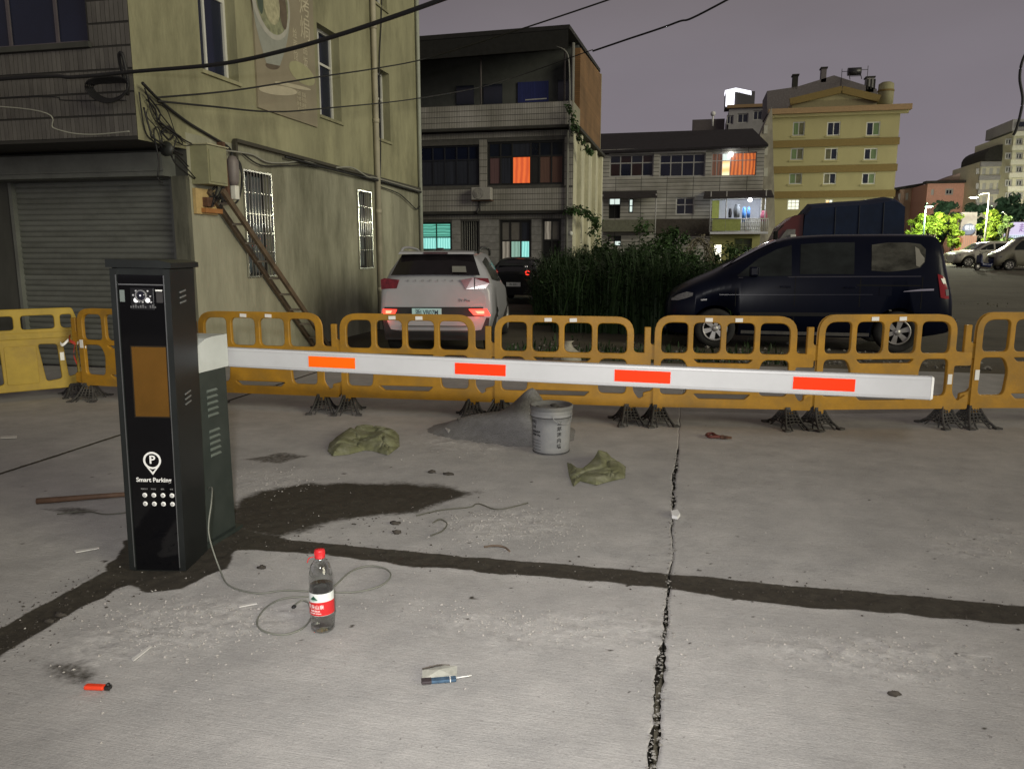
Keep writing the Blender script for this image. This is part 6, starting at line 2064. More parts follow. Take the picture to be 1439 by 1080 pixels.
# ---- dark blue van, side on, nose to the left
van = thing('dark_van', 'dark navy blue passenger van parked side on behind the barriers', 'van', (-.40, 14.40, 0), 0)
VS = [(0.0, .30, .55, .50, .60, .62, .58, .74, .45), (.07, .24, .72, .52, .78, .78, .74, .90, .60), (.22, .21, .80, .55, .85, .90, .82, 1.01, .68), (.50, .20, .84, .58, .89, 1.00, .86, 1.15, .70), (.78, .20, .86, .60, .905, 1.08, .875, 1.27, .70),
      (1.10, .20, .87, .62, .91, 1.13, .88, 1.44, .70), (1.78, .20, .87, .63, .915, 1.19, .885, 1.79, .71), (2.35, .20, .87, .64, .915, 1.22, .885, 1.88, .72), (3.2, .20, .87, .64, .915, 1.23, .885, 1.895, .71), (3.95, .22, .87, .65, .91, 1.24, .88, 1.89, .72),
      (4.25, .26, .85, .66, .90, 1.22, .865, 1.85, .70), (4.36, .28, .83, .66, .885, 1.12, .86, 1.56, .71), (4.46, .30, .80, .66, .86, .98, .83, 1.16, .72), (4.52, .32, .74, .62, .80, .82, .76, .95, .62)]
lv = Loft(VS)
link('body', lv.body(NAVY, (.85, 3.71), .335, WELL), van)
lv.patch('front_window', [(1.18, 1.215), (1.5, 1.22), (1.8, 1.225), (2.04, 1.23)], [(1.19, 1.235), (1.50, 1.50), (1.80, 1.66), (2.03, 1.73)], SMOKE, van)
lv.patch('middle_window', [(2.17, 1.255), (2.5, 1.26), (2.9, 1.26), (3.0, 1.26)], [(2.17, 1.74), (2.5, 1.765), (2.9, 1.77), (3.0, 1.77)], SMOKE, van)
lv.patch('rear_side_window', [(3.26, 1.32), (3.5, 1.30), (3.8, 1.33), (3.98, 1.37), (4.05, 1.46)], [(3.26, 1.73), (3.5, 1.765), (3.8, 1.765), (3.98, 1.74), (4.06, 1.66)], SMOKE2, van)
lv.patch('sun_shade', [(3.92, 1.40), (3.97, 1.38), (4.02, 1.44), (4.04, 1.46)], [(3.90, 1.70), (3.96, 1.66), (3.98, 1.60), (4.04, 1.52)], mat('pale_shade', (.30, .29, .25), .6), van, off=.010)
for s in (1,):
    lv.patch('far_side_window', [(1.3, 1.22), (2.0, 1.23), (3.0, 1.26), (3.9, 1.34)], [(1.4, 1.38), (2.0, 1.68), (3.0, 1.73), (3.9, 1.72)], SMOKE, van, side=1)
for x0 in (2.10, 3.10):
    lv.patch('door_seam', [(x0, .32), (x0 + .012, .32)], [(x0, 1.21), (x0 + .012, 1.21)], WELL, van, off=.003)
for x0, z0, z1 in ((1.16, .34, 1.16), (4.02, .60, 1.22)):
    lv.patch('door_seam', [(x0, z0), (x0 + .012, z0)], [(x0, z1), (x0 + .012, z1)], WELL, van, off=.003)
lv.patch('belt_line', [(1.2, 1.185), (2.2, 1.205), (3.2, 1.215), (4.0, 1.225)], [(1.2, 1.20), (2.2, 1.222), (3.2, 1.232), (4.0, 1.24)], mat('dark_chrome', (.12, .12, .13), .2, metal=.9), van, off=.005)
lv.patch('slide_rail', [(3.05, 1.075), (4.0, 1.075)], [(3.05, 1.092), (4.0, 1.092)], WELL, van, off=.003)
lv.patch('shoulder_highlight', [(.9, .90), (2.2, .915), (3.3, .93)], [(.9, .912), (2.2, .927), (3.3, .942)], mat('crease_highlight_navy', (.02, .023, .04), .3), van, off=.004)  # lighter navy strip painted as the highlight along the shoulder
lv.patch('side_moulding', [(1.25, .56), (2.2, .57), (3.35, .58)], [(1.25, .62), (2.2, .63), (3.35, .64)], mat('black_trim', (.012, .012, .014), .5), van, off=.012)
lv.patch('sill_trim', [(1.28, .255), (2.2, .25), (3.3, .25)], [(1.28, .31), (2.2, .305), (3.3, .305)], CHR, van, off=.004)
lv.patch('rear_quarter_glint_strip', [(3.75, .985), (4.0, 1.00), (4.2, 1.01)], [(3.76, .995), (4.0, 1.03), (4.2, 1.04)], CHR, van, off=.012)  # chrome strip added to stand for a glint on the body
lv.patch('fuel_flap', [(3.40, .92), (3.58, .92)], [(3.40, 1.06), (3.58, 1.06)], NAVY, van, off=.007)
for x in (1.95, 2.95):
    mb = MB(); y = lv.side_y(x, 1.05) + .018; mb.bbox(x - .09, x + .09, -y - .012, -y + .012, 1.035, 1.062, .006); mb.build('door_handle', NAVY, van)
# windscreen, lamps, mirror
def wind_s(L, x0, x1, name, parent, m, wf=.88, n=8, lift=.018):
    vs, fs = [], []
    for i in range(6):
        x = x0 + (x1 - x0) * i / 5
        r = L.ring(L.u_of(x))
        for k in range(n + 1):
            q = -1 + 2 * k / n
            w = r[6][0] * wf
            z = np.interp(abs(q) * w, [r[9][0], r[8][0], r[7][0], r[6][0]], [r[9][1], r[8][1], r[7][1], r[6][1]])
            vs.append((x, q * w, z + lift))
    for i in range(5):
        for k in range(n): fs.append((i * (n + 1) + k, i * (n + 1) + k + 1, (i + 1) * (n + 1) + k + 1, (i + 1) * (n + 1) + k))
    mb = MB(); mb.add(vs, fs, True)
    return mb.build(name, m, parent)
wind_s(lv, .95, 1.80, 'windscreen', van, mat('screen_glass', (.03, .034, .036), .15, spec=.5))
lv.patch('headlight', [(.10, .80), (.22, .80), (.36, .84), (.46, .88)], [(.11, .84), (.22, .90), (.36, .95), (.47, .93)], CLEARL, van, off=.010)
lv.patch('headlight', [(.10, .80), (.22, .80), (.36, .84), (.46, .88)], [(.11, .84), (.22, .90), (.36, .95), (.47, .93)], CLEARL, van, side=1, off=.010)
lv.patch('fender_lamp', [(.60, .80), (.70, .81)], [(.60, .825), (.70, .835)], CLEARL, van, off=.006)
mb = MB(); y = -lv.side_y(1.42, 1.22); mb.bbox(1.36, 1.50, y - .24, y - .06, 1.22, 1.38, .03); mb.bar((1.45, y - .08, 1.26), (1.48, y + .02, 1.21), .05, .04); mb.build('mirror', NAVY, van)
mb = MB(); mb.bbox(1.502, 1.508, y - .225, y - .075, 1.24, 1.365, .002); mb.build('mirror_glass', mat('mirror_glass', (.25, .27, .3), .08, metal=.9), van)
lv.patch('tail_light', [(4.31, .90), (4.38, .88), (4.44, .88)], [(4.24, 1.27), (4.31, 1.25), (4.36, 1.20)], REDL, van, off=.012)
lv.patch('reversing_lens', [(4.33, 1.12), (4.38, 1.12)], [(4.29, 1.20), (4.35, 1.20)], CLEARL, van, off=.018)
lv.patch('indicator_lens', [(4.39, .93), (4.435, .93)], [(4.37, 1.03), (4.42, 1.03)], CLEARL, van, off=.018)
mb = MB(); mb.bbox(4.44, 4.62, -.80, .80, .36, .56, .04); mb.build('rear_bumper', NAVY, van)
mb = MB(); mb.bbox(-.06, .08, -.70, .70, .26, .48, .05); mb.build('front_bumper', NAVY, van)
mb = MB(); mb.bar((.9, -.55, 1.39), (1.5, -.1, 1.66), .02); o = mb.build('wiper', WELL, van)
for wx in (.85, 3.71):
    for s in (-1, 1):
        wheel(van, wx, s * .80, .335, .21, s, 6, .62)

# ---- white crossover seen from behind
suv_a = R(9.5)
suv = thing('white_car', 'white crossover car seen from behind with its red rear lamps glowing', 'car', (-3.83 - 4.33 * math.sin(suv_a), 11.4 + 4.33 * math.cos(suv_a), 0), R(-90) + suv_a)
WHT = mat('white_car_paint', (.41, .415, .45), .3, var=.04, scale=2, spec=.4, coat=.2, dirt=(.34, .345, .37), dscale=1.5)
SS = [(0, .35, .6, .5, .66, .62, .62, .72, .5), (.15, .28, .74, .55, .82, .76, .78, .86, .64), (.6, .25, .80, .58, .88, .88, .84, .98, .70), (1.1, .25, .82, .60, .90, .95, .86, 1.07, .70), (1.35, .25, .83, .61, .90, .98, .87, 1.18, .68),
      (1.95, .25, .83, .62, .90, 1.01, .87, 1.56, .62), (2.6, .25, .83, .63, .90, 1.03, .87, 1.63, .62), (3.4, .26, .83, .64, .90, 1.06, .875, 1.62, .61), (3.92, .28, .83, .66, .90, 1.10, .87, 1.585, .60), (4.06, .30, .83, .68, .895, 1.10, .865, 1.53, .62),
      (4.22, .33, .83, .70, .885, 1.06, .86, 1.29, .68), (4.295, .35, .81, .70, .865, 1.02, .84, 1.20, .70), (4.325, .40, .72, .70, .80, .98, .77, 1.10, .60)]
ls = Loft(SS)
link('body', ls.body(WHT, (.85, 3.48), .335, WELL), suv)
for s in (-1, 1):
    ls.patch('side_window', [(1.5, 1.09), (2.2, 1.10), (3.0, 1.13), (3.75, 1.18)], [(1.55, 1.16), (2.1, 1.47), (3.0, 1.53), (3.72, 1.46)], SMOKE, suv, side=s)
    for wx in (.85, 3.48):
        wheel(suv, wx, s * .79, .335, .21, s, 5)
    ls.patch('arch_trim', [(3.06, .30), (3.2, .30), (3.9, .30), (4.0, .30)], [(3.05, .36), (3.2, .36), (3.9, .36), (4.0, .36)], BLFR, suv, side=s, off=.010)
    mb = MB(); mb.tube(smooth_path([(2.0, s * .64, 1.56), (2.2, s * .65, 1.655), (3.0, s * .645, 1.69), (3.6, s * .63, 1.675), (3.85, s * .62, 1.60)], 6), .022, 8); mb.build('roof_rail', WHT if s < 0 else BLFR, suv)
def rear_poly(name, pts, x, m, parent, th=.02, sub=None):
    """plate on the car's tail, pts (y, z) seen from behind (y to the left is +)"""
    n = len(pts)
    mb = MB()
    vs = []
    for k in (0, 1):
        vs += [((x(p[0], p[1]) if callable(x) else x) + k * th, p[0], p[1]) for p in pts]
    mb.add(vs, [tuple(range(n - 1, -1, -1)), tuple(range(n, 2 * n))] + [(i, (i + 1) % n, n + (i + 1) % n, n + i) for i in range(n)])
    return mb.build(name, m, parent)
# in this car's frame +y is to the LEFT seen from behind? front is -x; behind it, looking to -x, right is +y
def sx_(px): return (onY(px, 400, 11.4).x + 3.83)
def szz(py): return onY(615, py, 11.4).z
xt = lambda y, z: 4.332 - .05 * (abs(y) / .8) ** 2.5 - .18 * max(0, z - 1.12)
vs, fs = [], []
nn = 10
for j in range(5):
    t = j / 4
    w = .565 + (.695 - .565) * t
    for k in range(nn + 1):
        q = -1 + 2 * k / nn
        vs.append((4.035 + .255 * t - .03 * q * q, q * w, 1.575 - .315 * t - .012 * q * q))
for j in range(4):
    for k in range(nn): fs.append((j * (nn + 1) + k, j * (nn + 1) + k + 1, (j + 1) * (nn + 1) + k + 1, (j + 1) * (nn + 1) + k))
mb = MB(); mb.add(vs, fs, True); mb.build('rear_window', mat('black_rear_glass', (.012, .010, .012), .08, var=.3, spec=.5), suv)
bpy.data.objects['rear_window'].location.x = .035
bpy.data.objects['rear_window'].location.z = .012
mb = MB()
mb.add([(3.88, -.56, 1.60), (3.88, .56, 1.60), (4.16, .60, 1.582), (4.16, -.60, 1.582), (3.9, -.56, 1.635), (3.9, .56, 1.635), (4.15, .58, 1.615), (4.15, -.58, 1.615)], [(3, 2, 1, 0), (4, 5, 6, 7), (0, 1, 5, 4), (1, 2, 6, 5), (2, 3, 7, 6), (3, 0, 4, 7)])
mb.build('spoiler', WHT, suv)
mb = MB(); mb.box(4.155, 4.168, -.20, .18, 1.586, 1.610); mb.build('brake_lamp', mat('dark_red_lens', (.05, .008, .01), .2), suv)
mb = MB(); mb.bbox(4.27, 4.36, .24, .52, 1.31, 1.42, .01)
mb = MB(); mb.add([(4.275, .26, 1.40), (4.275, .47, 1.40), (4.335, .49, 1.31), (4.335, .27, 1.31)], [(0, 1, 2, 3)]); mb.build('window_sticker', mat('sticker_grey', (.20, .20, .18), .6), suv)
LMP = mat('dark_red_lamp', (.16, .012, .018), .15, var=.5, scale=12, spec=.7)
rear_poly('tail_light', [(-.86, 1.19), (-.80, 1.215), (-.56, 1.19), (-.60, 1.06), (-.85, 1.045)], xt, LMP, suv, .03)
rear_poly('tail_light', [(.40, 1.19), (.58, 1.225), (.82, 1.215), (.84, 1.14), (.78, 1.06), (.48, 1.05)], xt, LMP, suv, .03)
rear_poly('lamp_divider', [(.605, 1.22), (.62, 1.22), (.62, 1.055), (.605, 1.055)], lambda y, z: xt(y, z) + .022, WELL, suv, .012)
for k in range(8):
    y = -.42 + k * .115
    o = text('tailgate_letter', 'GEOMETRY'[k], .042, mat('letter_grey', (.12, .12, .13), .4), suv, (xt(y, 1.165) + .012, y, 1.178), (90, 0, 90), .002, sx=1.3)
text('badge_lettering', '新能源', .05, MATS['letter_grey'], suv, (xt(-.62, 1.0) + .012, -.62, 1.0), (90, 0, 90), .002)
text('badge_lettering', 'EV Plus', .06, MATS['letter_grey'], suv, (xt(.45, .87) + .012, .45, .875), (90, 0, 90), .002)
rear_poly('tailgate_seam', [(.60, 1.05), (.606, 1.05), (.606, .77), (.60, .77)], lambda y, z: xt(y, z) + .004, WELL, suv, .006)
rear_poly('bumper_band', [(-.80, .77), (.74, .775), (.76, .63), (-.82, .62)], lambda y, z: 4.340 - .04 * (abs(y) / .8) ** 2.5, BLFR, suv, .03)
rear_poly('lower_bumper', [(-.84, .61), (.84, .61), (.80, .26), (-.80, .26)], lambda y, z: 4.345 - .05 * (abs(y) / .8) ** 2.5, mat('black_bumper', (.015, .015, .016), .5), suv, .03)
rear_poly('skid_strip', [(-.55, .49), (.55, .49), (.50, .47), (-.50, .47)], 4.378, mat('grey_strip', (.10, .10, .10), .4), suv, .01)
rear_poly('skid_strip', [(-.60, .42), (.60, .42), (.55, .40), (-.55, .40)], 4.378, mat('grey_strip', (.1, .1, .1)), suv, .01)
pl = rear_poly('number_plate', [(-.36, .755), (.10, .755), (.10, .625), (-.36, .625)], 4.376, mat('plate_pale_green', (.50, .78, .80), .35, var=.06), suv, .008)
text('plate_lettering', '浙LVB07M', .105, mat('plate_black', (.03, .05, .08), .5), pl, (4.3855, -.13, .688), (90, 0, 90), .001, sx=.78, bold=.001)
REDG = glow('red_lamp_lit', (1.0, .04, .02), 2.4)
REDG2 = glow('red_lamp_core', (1.0, .22, .12), 3.2)
rear_poly('fog_lamp', [(-.83, .74), (-.60, .735), (-.64, .65), (-.82, .64)], lambda y, z: 4.374 - .05 * (abs(y) / .8) ** 2.5, REDG, suv, .012)
rear_poly('fog_lamp', [(.52, .745), (.80, .75), (.86, .64), (.60, .65)], lambda y, z: 4.374 - .05 * (abs(y) / .8) ** 2.5, REDG, suv, .012)
rear_poly('lamp_core', [(-.78, .715), (-.68, .715), (-.70, .675), (-.78, .672)], lambda y, z: 4.384 - .05 * (abs(y) / .8) ** 2.5, REDG2, suv, .008)
rear_poly('lamp_core', [(.62, .715), (.76, .715), (.76, .675), (.66, .675)], lambda y, z: 4.384 - .05 * (abs(y) / .8) ** 2.5, REDG2, suv, .008)
point('lamp_light', (-3.83 + .66, 11.24, .62), 2.6, (1, .08, .04), .04)
point('lamp_light', (-3.83 - .78, 11.24, .62), 1.8, (1, .08, .04), .04)
mb = MB(); mb.bbox(3.7, 3.85, -.06, .06, 1.60, 1.68, .02); mb.build('fin_antenna', BLFR, suv)

# ---- small dark hatchback further back
hb = thing('black_car', 'small black hatchback with round red rear lamps behind the white car', 'car', (-5.50, 24 + 3.5, 0), R(-90))
BLP = mat('black_car_paint', (.010, .011, .016), .2, var=.2, coat=.4)
HS = [(0, .3, .5, .5, .6, .62, .58, .70, .5), (.3, .24, .68, .55, .76, .82, .72, .92, .56), (.8, .22, .72, .58, .80, .90, .76, 1.02, .58), (1.1, .22, .73, .58, .80, .94, .77, 1.15, .58), (1.7, .22, .73, .60, .80, .98, .77, 1.42, .52), (2.4, .22, .73, .60, .80, 1.0, .77, 1.46, .52),
      (3.0, .24, .73, .62, .80, 1.02, .77, 1.40, .52), (3.3, .28, .72, .64, .78, 1.0, .75, 1.18, .56), (3.45, .32, .68, .62, .74, .92, .71, 1.04, .52), (3.5, .4, .58, .6, .64, .84, .6, .94, .44)]
lh = Loft(HS)
link('body', lh.body(BLP, (.6, 2.85), .30, WELL), hb)
for s in (-1, 1):
    lh.patch('side_window', [(1.3, 1.02), (1.9, 1.03), (2.8, 1.06)], [(1.35, 1.1), (1.9, 1.34), (2.7, 1.32)], SMOKE, hb, side=s)
    for wx in (.6, 2.85): wheel(hb, wx, s * .70, .30, .18, s, 5)
vs = [(3.03, -.44, 1.40), (3.03, .44, 1.40), (3.33, .52, 1.20), (3.33, -.52, 1.20)]
mb = MB(); mb.add(vs, [(0, 1, 2, 3)]); mb.build('rear_window', SMOKE, hb)
for y in (-.56, .50):
    mb = MB(); mb.lathe([(0, .03), (.085, .025), (.105, 0), (.10, -.06)], 18, 'X', (3.46, y, .98)); tl = mb.build('tail_light', mat('red_round_lens', (.35, .012, .015), .2), hb)
    mb = MB(); mb.lathe([(.035, .038), (.075, .034), (.075, .028), (.035, .03)], 18, 'X', (3.46, y, .98)); mb.build('lamp_ring', REDG, tl)
rear_poly('number_plate', [(-.18, .68), (.28, .68), (.28, .55), (-.18, .55)], 3.505, mat('plate_white', (.80, .82, .80), .35), hb, .008)
text('plate_lettering', '浙L 83K1', .085, MATS['plate_black'], hb, (3.516, .05, .612), (90, 0, 90), .001, sx=.8)
rear_poly('rear_bumper', [(-.70, .52), (.70, .52), (.66, .28), (-.66, .28)], 3.46, BLP, hb, .06)

# ---- scooters
def scooter(label, x, y, rz, colr, g=0.0):
    t = thing('parked_scooter', label, 'scooter', (x, y, g), rz)
    m = mat('scooter_' + colr[0], colr[1], .3, var=.2)
    for wx in (0, 1.25):
        mb = MB(); mb.lathe([(.12, -.045), (.20, -.045), (.225, 0), (.20, .045), (.12, .045), (.12, -.045)], 18, 'Y', (wx, 0, .225)); w_ = mb.build('wheel', TYRE, t)
        mb = MB(); mb.lathe([(0, -.03), (.13, -.04), (.13, .04), (0, .03)], 14, 'Y', (wx, 0, .225)); mb.build('rim', ALLOY, w_)
    mb = MB(); mb.tube(smooth_path([(.20, 0, .95), (.12, 0, .65), (.28, 0, .32), (.75, 0, .30), (.95, 0, .55)], 6), [.05] * 24 + [.09], 10) if False else mb.tube([(.20, 0, .95), (.14, 0, .65), (.26, 0, .33), (.75, 0, .30), (.95, 0, .5)], [.06, .10, .13, .13, .14], 10); mb.build('body', m, t)
    mb = MB(); mb.tube([(.72, 0, .55), (.95, 0, .62), (1.35, 0, .68), (1.48, 0, .72)], [.12, .15, .13, .05], 10); mb.build('tail_fairing', m, t)
    mb = MB(); mb.bbox(.70, 1.40, -.13, .13, .70, .79, .035); mb.build('seat', WELL, t)
    mb = MB(); mb.bbox(.02, .16, -.20, .20, .42, .88, .05); mb.build('leg_shield', m, t)
    mb = MB(); mb.tube([(.0, 0, .225), (.16, 0, .6), (.24, 0, 1.02)], .03, 8); mb.build('fork', ALLOY, t)
    mb = MB(); mb.tube(smooth_path([(.34, -.34, 1.06), (.24, -.15, 1.04), (.24, .15, 1.04), (.34, .34, 1.06)], 5), .018, 6); mb.build('handlebar', WELL, t)
    mb = MB(); mb.ball((.10, 0, .92), (.05, .09, .07)); mb.build('headlight', CLEARL, t)
    for s in (-1, 1):
        mb = MB(); mb.tube([(.26, s * .24, 1.05), (.22, s * .30, 1.2)], .008, 5); mb.ball((.22, s * .31, 1.23), (.012, .06, .04)); mb.build('mirror', CHR, t)
    return t
p = onG(758, 432)
scooter('chrome glinting scooter parked between the black hatchback and the weeds', p.x + .25, p.y - 1.6, R(-80), ('black', (.04, .04, .045)))

# ---- small truck with tarpaulin behind the van
tr_Y = 21.0
tr = thing('tarp_truck', 'small red cab truck with dark blue tarpaulin behind the navy van', 'truck', (3.5, tr_Y + .9, 0))
TARP = mat('dark_blue_tarp', (.004, .014, .046), .6, var=.35, scale=1.5, bump=.5, bscale=3, spec=.3)
RCAB = mat('dark_red_cab', (.11, .012, .010), .35, var=.15)
ptop = [onY(*q, tr_Y) for q in ((1131, 304), (1141, 293), (1180, 290), (1220, 287.5), (1253, 282.5), (1262, 284))]
xr_ = onY(1274, 320, tr_Y).x
ov = [(ptop[0].x - .06, .95)] + [(q.x, q.z) for q in ptop] + [(onY(1272, 291, tr_Y).x, onY(1272, 291, tr_Y).z), (xr_, .95)]
n = len(ov)
mb = MB(); vs = []
secs = [(tr_Y, 0), (tr_Y + .35, .10), (tr_Y + .9, .16), (tr_Y + 1.45, .10), (tr_Y + 1.8, 0)]
for y, up in secs:
    vs += [(x, y, z + (up if z > 1.5 else 0)) for x, z in ov]
mb.add(vs, [tuple(range(n)), tuple(range(5 * n - 1, 4 * n - 1, -1))] + [(j * n + i, j * n + (i + 1) % n, (j + 1) * n + (i + 1) % n, (j + 1) * n + i) for j in range(4) for i in range(n)])
mb.build('tarpaulin', TARP, tr, W)
for f in (.25, .5, .75):
    x = ptop[1].x + (xr_ - ptop[1].x) * f
    mb = MB(); mb.tube(smooth_path([(x, tr_Y - .012, .95), (x + .02, tr_Y - .014, 1.8), (x, tr_Y - .006, np.interp(x, [q.x for q in ptop], [q.z for q in ptop]) - .01)], 4), .012, 5); mb.build('tarp_rope', mat('rope_dark', (.03, .035, .05), .8), tr, W)
mb = MB(); mb.box(ptop[0].x - .02, xr_ - .02, tr_Y + .02, tr_Y + 1.78, .72, .94); mb.build('bed', RCAB, tr, W)
c0, c1, c2, c3 = onY(1087, 338, tr_Y), onY(1098, 317, tr_Y), onY(1116, 303, tr_Y), onY(1133, 300, tr_Y)
cab = [(c0.x - .25, .5), (c0.x - .22, 1.25), (c0.x, c0.z), (c1.x, c1.z), (c2.x, c2.z), (c3.x - .05, c3.z), (c3.x - .05, .5)]
n = len(cab)
mb = MB(); vs = []
for y, k in ((tr_Y + .06, .0), (tr_Y + .02, 1), (tr_Y + 1.7, 1), (tr_Y + 1.66, 0)):
    vs += [(x, y, z) for x, z in cab]
mb.add(vs, [tuple(range(n)), tuple(range(4 * n - 1, 3 * n - 1, -1))] + [(j * n + i, j * n + (i + 1) % n, (j + 1) * n + (i + 1) % n, (j + 1) * n + i) for j in range(3) for i in range(n)])
mb.build('cab', RCAB, tr, W)
a, b = onY(1098, 336, tr_Y), onY(1118, 322, tr_Y)
mb = MB(); mb.add([(a.x - .12, tr_Y + .008, a.z - .12), (b.x, tr_Y + .008, a.z - .12), (b.x, tr_Y + .008, b.z), (a.x + .12, tr_Y + .008, b.z)], [(0, 1, 2, 3)]); mb.build('side_window', mat('pale_cab_window', (.20, .20, .19), .15, var=.4), tr, W)
mb = MB(); mb.add([(c0.x - .235, tr_Y + .15, 1.3), (c0.x - .235, tr_Y + 1.55, 1.3), (c0.x + .08, tr_Y + 1.55, c0.z + .18), (c0.x + .08, tr_Y + .15, c0.z + .18)], [(0, 1, 2, 3)]); mb.build('windscreen', SMOKE2, tr, W)
a = onY(1089, 333, tr_Y)
mb = MB(); mb.bbox(a.x - .05, a.x + .05, tr_Y - .22, tr_Y - .06, a.z - .16, a.z + .14, .02); mb.bar((a.x, tr_Y - .1, a.z + .1), (a.x + .2, tr_Y + .04, a.z + .3), .02); mb.build('mirror', WELL, tr, W)
a = onY(1114, 334, tr_Y)
mb = MB(); mb.bbox(a.x - .07, a.x + .07, tr_Y - .06, tr_Y - .01, a.z - .1, a.z + .08, .015); mb.build('side_lamp', mat('pale_lens', (.7, .7, .68), .3), tr, W)
for wx in (c0.x + .25, xr_ - .7):
    for s, y in ((-1, tr_Y + .2), (1, tr_Y + 1.6)):
        w_ = wheel(tr, wx - 3.5, y - tr_Y - .9, .36, .2, s, 6)

# ---- cars at the far end of the yard
def far_car(label, cat, x, y, rz, paint, st, whs, rw, wins_, g, name='parked_car'):
    t = thing(name, label, cat, (x, y, g), rz, 'cars parked at the far end of the yard')
    L = Loft(st)
    link('body', L.body(paint, whs, rw, WELL, 3), t)
    for s in (-1, 1):
        for lo, up in wins_:
            L.patch('side_window', lo, up, SMOKE, t, side=s, off=.012)
        for wx in whs: wheel(t, wx, s * .78, rw, .2, s, 6)
        L.patch('headlight', [(.08, .68), (.35, .72)], [(.09, .78), (.36, .82)], CLEARL, t, side=s, off=.012)
        L.patch('tail_light', [(st[-1][0] - .28, .85), (st[-1][0] - .12, .85)], [(st[-1][0] - .28, .98), (st[-1][0] - .12, .98)], REDL, t, side=s, off=.012)
    wind_s(L, 1.25, 1.85, 'windscreen', t, SMOKE, lift=.02)
    return t
sw = [([(1.5, 1.09), (2.0, 1.10), (2.25, 1.11)], [(1.55, 1.18), (2.0, 1.43), (2.25, 1.48)]), ([(2.35, 1.11), (2.9, 1.13), (3.15, 1.14)], [(2.35, 1.49), (2.9, 1.51), (3.15, 1.50)]), ([(3.25, 1.15), (3.6, 1.18), (3.8, 1.22)], [(3.25, 1.49), (3.55, 1.44), (3.78, 1.34)])]
GY = .70
CARW = mat('white_far_paint', (.62, .60, .52), .3, coat=.3)
p = onY(1334, 372, 56)
far_car('white car parked side on at the far end of the yard', 'car', p.x, 56, 0, CARW, SS, (.85, 3.48), .335, sw, GY)
MINI = [(0, .3, .6, .5, .68, .66, .66, .80, .5), (.12, .25, .72, .55, .78, .82, .76, .98, .62), (.45, .24, .75, .56, .80, .95, .78, 1.12, .66), (.8, .24, .76, .56, .80, 1.05, .79, 1.36, .66), (1.35, .24, .76, .56, .80, 1.10, .79, 1.80, .62), (2.0, .24, .76, .56, .80, 1.12, .79, 1.90, .62), (3.3, .24, .76, .56, .80, 1.12, .79, 1.90, .62), (3.9, .26, .76, .56, .80, 1.1, .78, 1.86, .62), (4.0, .3, .72, .56, .76, 1.1, .74, 1.7, .58)]
mw = [([(.95, 1.14), (1.3, 1.15), (1.75, 1.16)], [(1.0, 1.30), (1.32, 1.66), (1.75, 1.70)]), ([(1.9, 1.16), (2.8, 1.16)], [(1.9, 1.72), (2.8, 1.72)]), ([(2.95, 1.16), (3.7, 1.16)], [(2.95, 1.72), (3.7, 1.70)])]
p = onY(1390, 372, 50)
mv = far_car('silver grey minivan cut off by the right edge of the picture', 'van', p.x, 50, 0, mat('silver_far_paint', (.30, .29, .23), .35, metal=.2), MINI, (.75, 3.2), .30, mw, GY - .08, 'parked_minivan')
p = onY(1378, 374, 49)
scooter('dark blue scooter standing in front of the silver minivan', p.x - .1, 49.2, R(20), ('blue', (.02, .03, .10)), GY - .1)
p = onY(1329, 356, 64)
far_car('grey car half hidden behind the white car and the van roof', 'car', p.x, 64, 0, mat('grey_far_paint', (.18, .16, .14), .35), SS, (.85, 3.48), .335, sw, .75)
p = onY(1360, 354, 66)
far_car('pale car behind the white car, near the kiosk', 'car', p.x, 66, 0, mat('pale_far_paint', (.42, .38, .33), .35), SS, (.85, 3.48), .335, sw, .75)

# ------------------------------------------------------------------ vegetation
LEAF = mat('dark_weed_leaf', (.022, .045, .014), .6, var=.5, scale=1.2, spec=.3)
LEAFB = mat('bush_leaf', (.035, .075, .022), .6, var=.5, scale=1.0, spec=.3)
STEM = mat('weed_stem', (.10, .08, .045), .8, var=.3)
def blades(name, label, n, where, hr, m, seed):
    rnd = random.Random(seed)
    V, Fs = [], []
    for _ in range(n):
        x, y, hf = where(rnd)
        h = rnd.uniform(*hr) * hf
        a = rnd.uniform(0, 6.28)
        lean = rnd.uniform(.05, .45) * h
        w = rnd.uniform(.008, .022)
        dx, dy = math.cos(a), math.sin(a)
        sx, sy = -dy * w, dx * w
        o = len(V)
        for t, ww in ((0, .8), (.45, 1), (.8, .65), (1, .05)):
            bx_, by_ = x + dx * lean * t * t, y + dy * lean * t * t
            z = h * (t - .18 * t * t * lean / h)
            V += [(bx_ - sx * ww, by_ - sy * ww, z - .05), (bx_ + sx * ww, by_ + sy * ww, z - .05)]
        for i in range(3): Fs.append((o + 2 * i, o + 2 * i + 1, o + 2 * i + 3, o + 2 * i + 2))
        # side leaves on the taller stalks
        if h > .7:
            for q in range(rnd.randint(3, 7)):
                t = rnd.uniform(.3, .98)
                bx_, by_, z = x + dx * lean * t * t, y + dy * lean * t * t, h * (t - .18 * t * t * lean / h) - .05
                b = rnd.uniform(0, 6.28)
                l = rnd.uniform(.07, .20)
                u = Vector((math.cos(b), math.sin(b), rnd.uniform(-.2, .7))).normalized() * l
                s = Vector((-math.sin(b), math.cos(b), 0)) * l * .22
                o = len(V)
                P0 = Vector((bx_, by_, z))
                V += [tuple(P0), tuple(P0 + u * .5 + s), tuple(P0 + u), tuple(P0 + u * .5 - s)]
                Fs.append((o, o + 1, o + 2, o + 3))
    me = bpy.data.meshes.new(name)
    me.from_pydata(V, [], Fs)
    me.materials.append(m)
    o = link(name, me)
    return tag(o, label, kind='stuff')
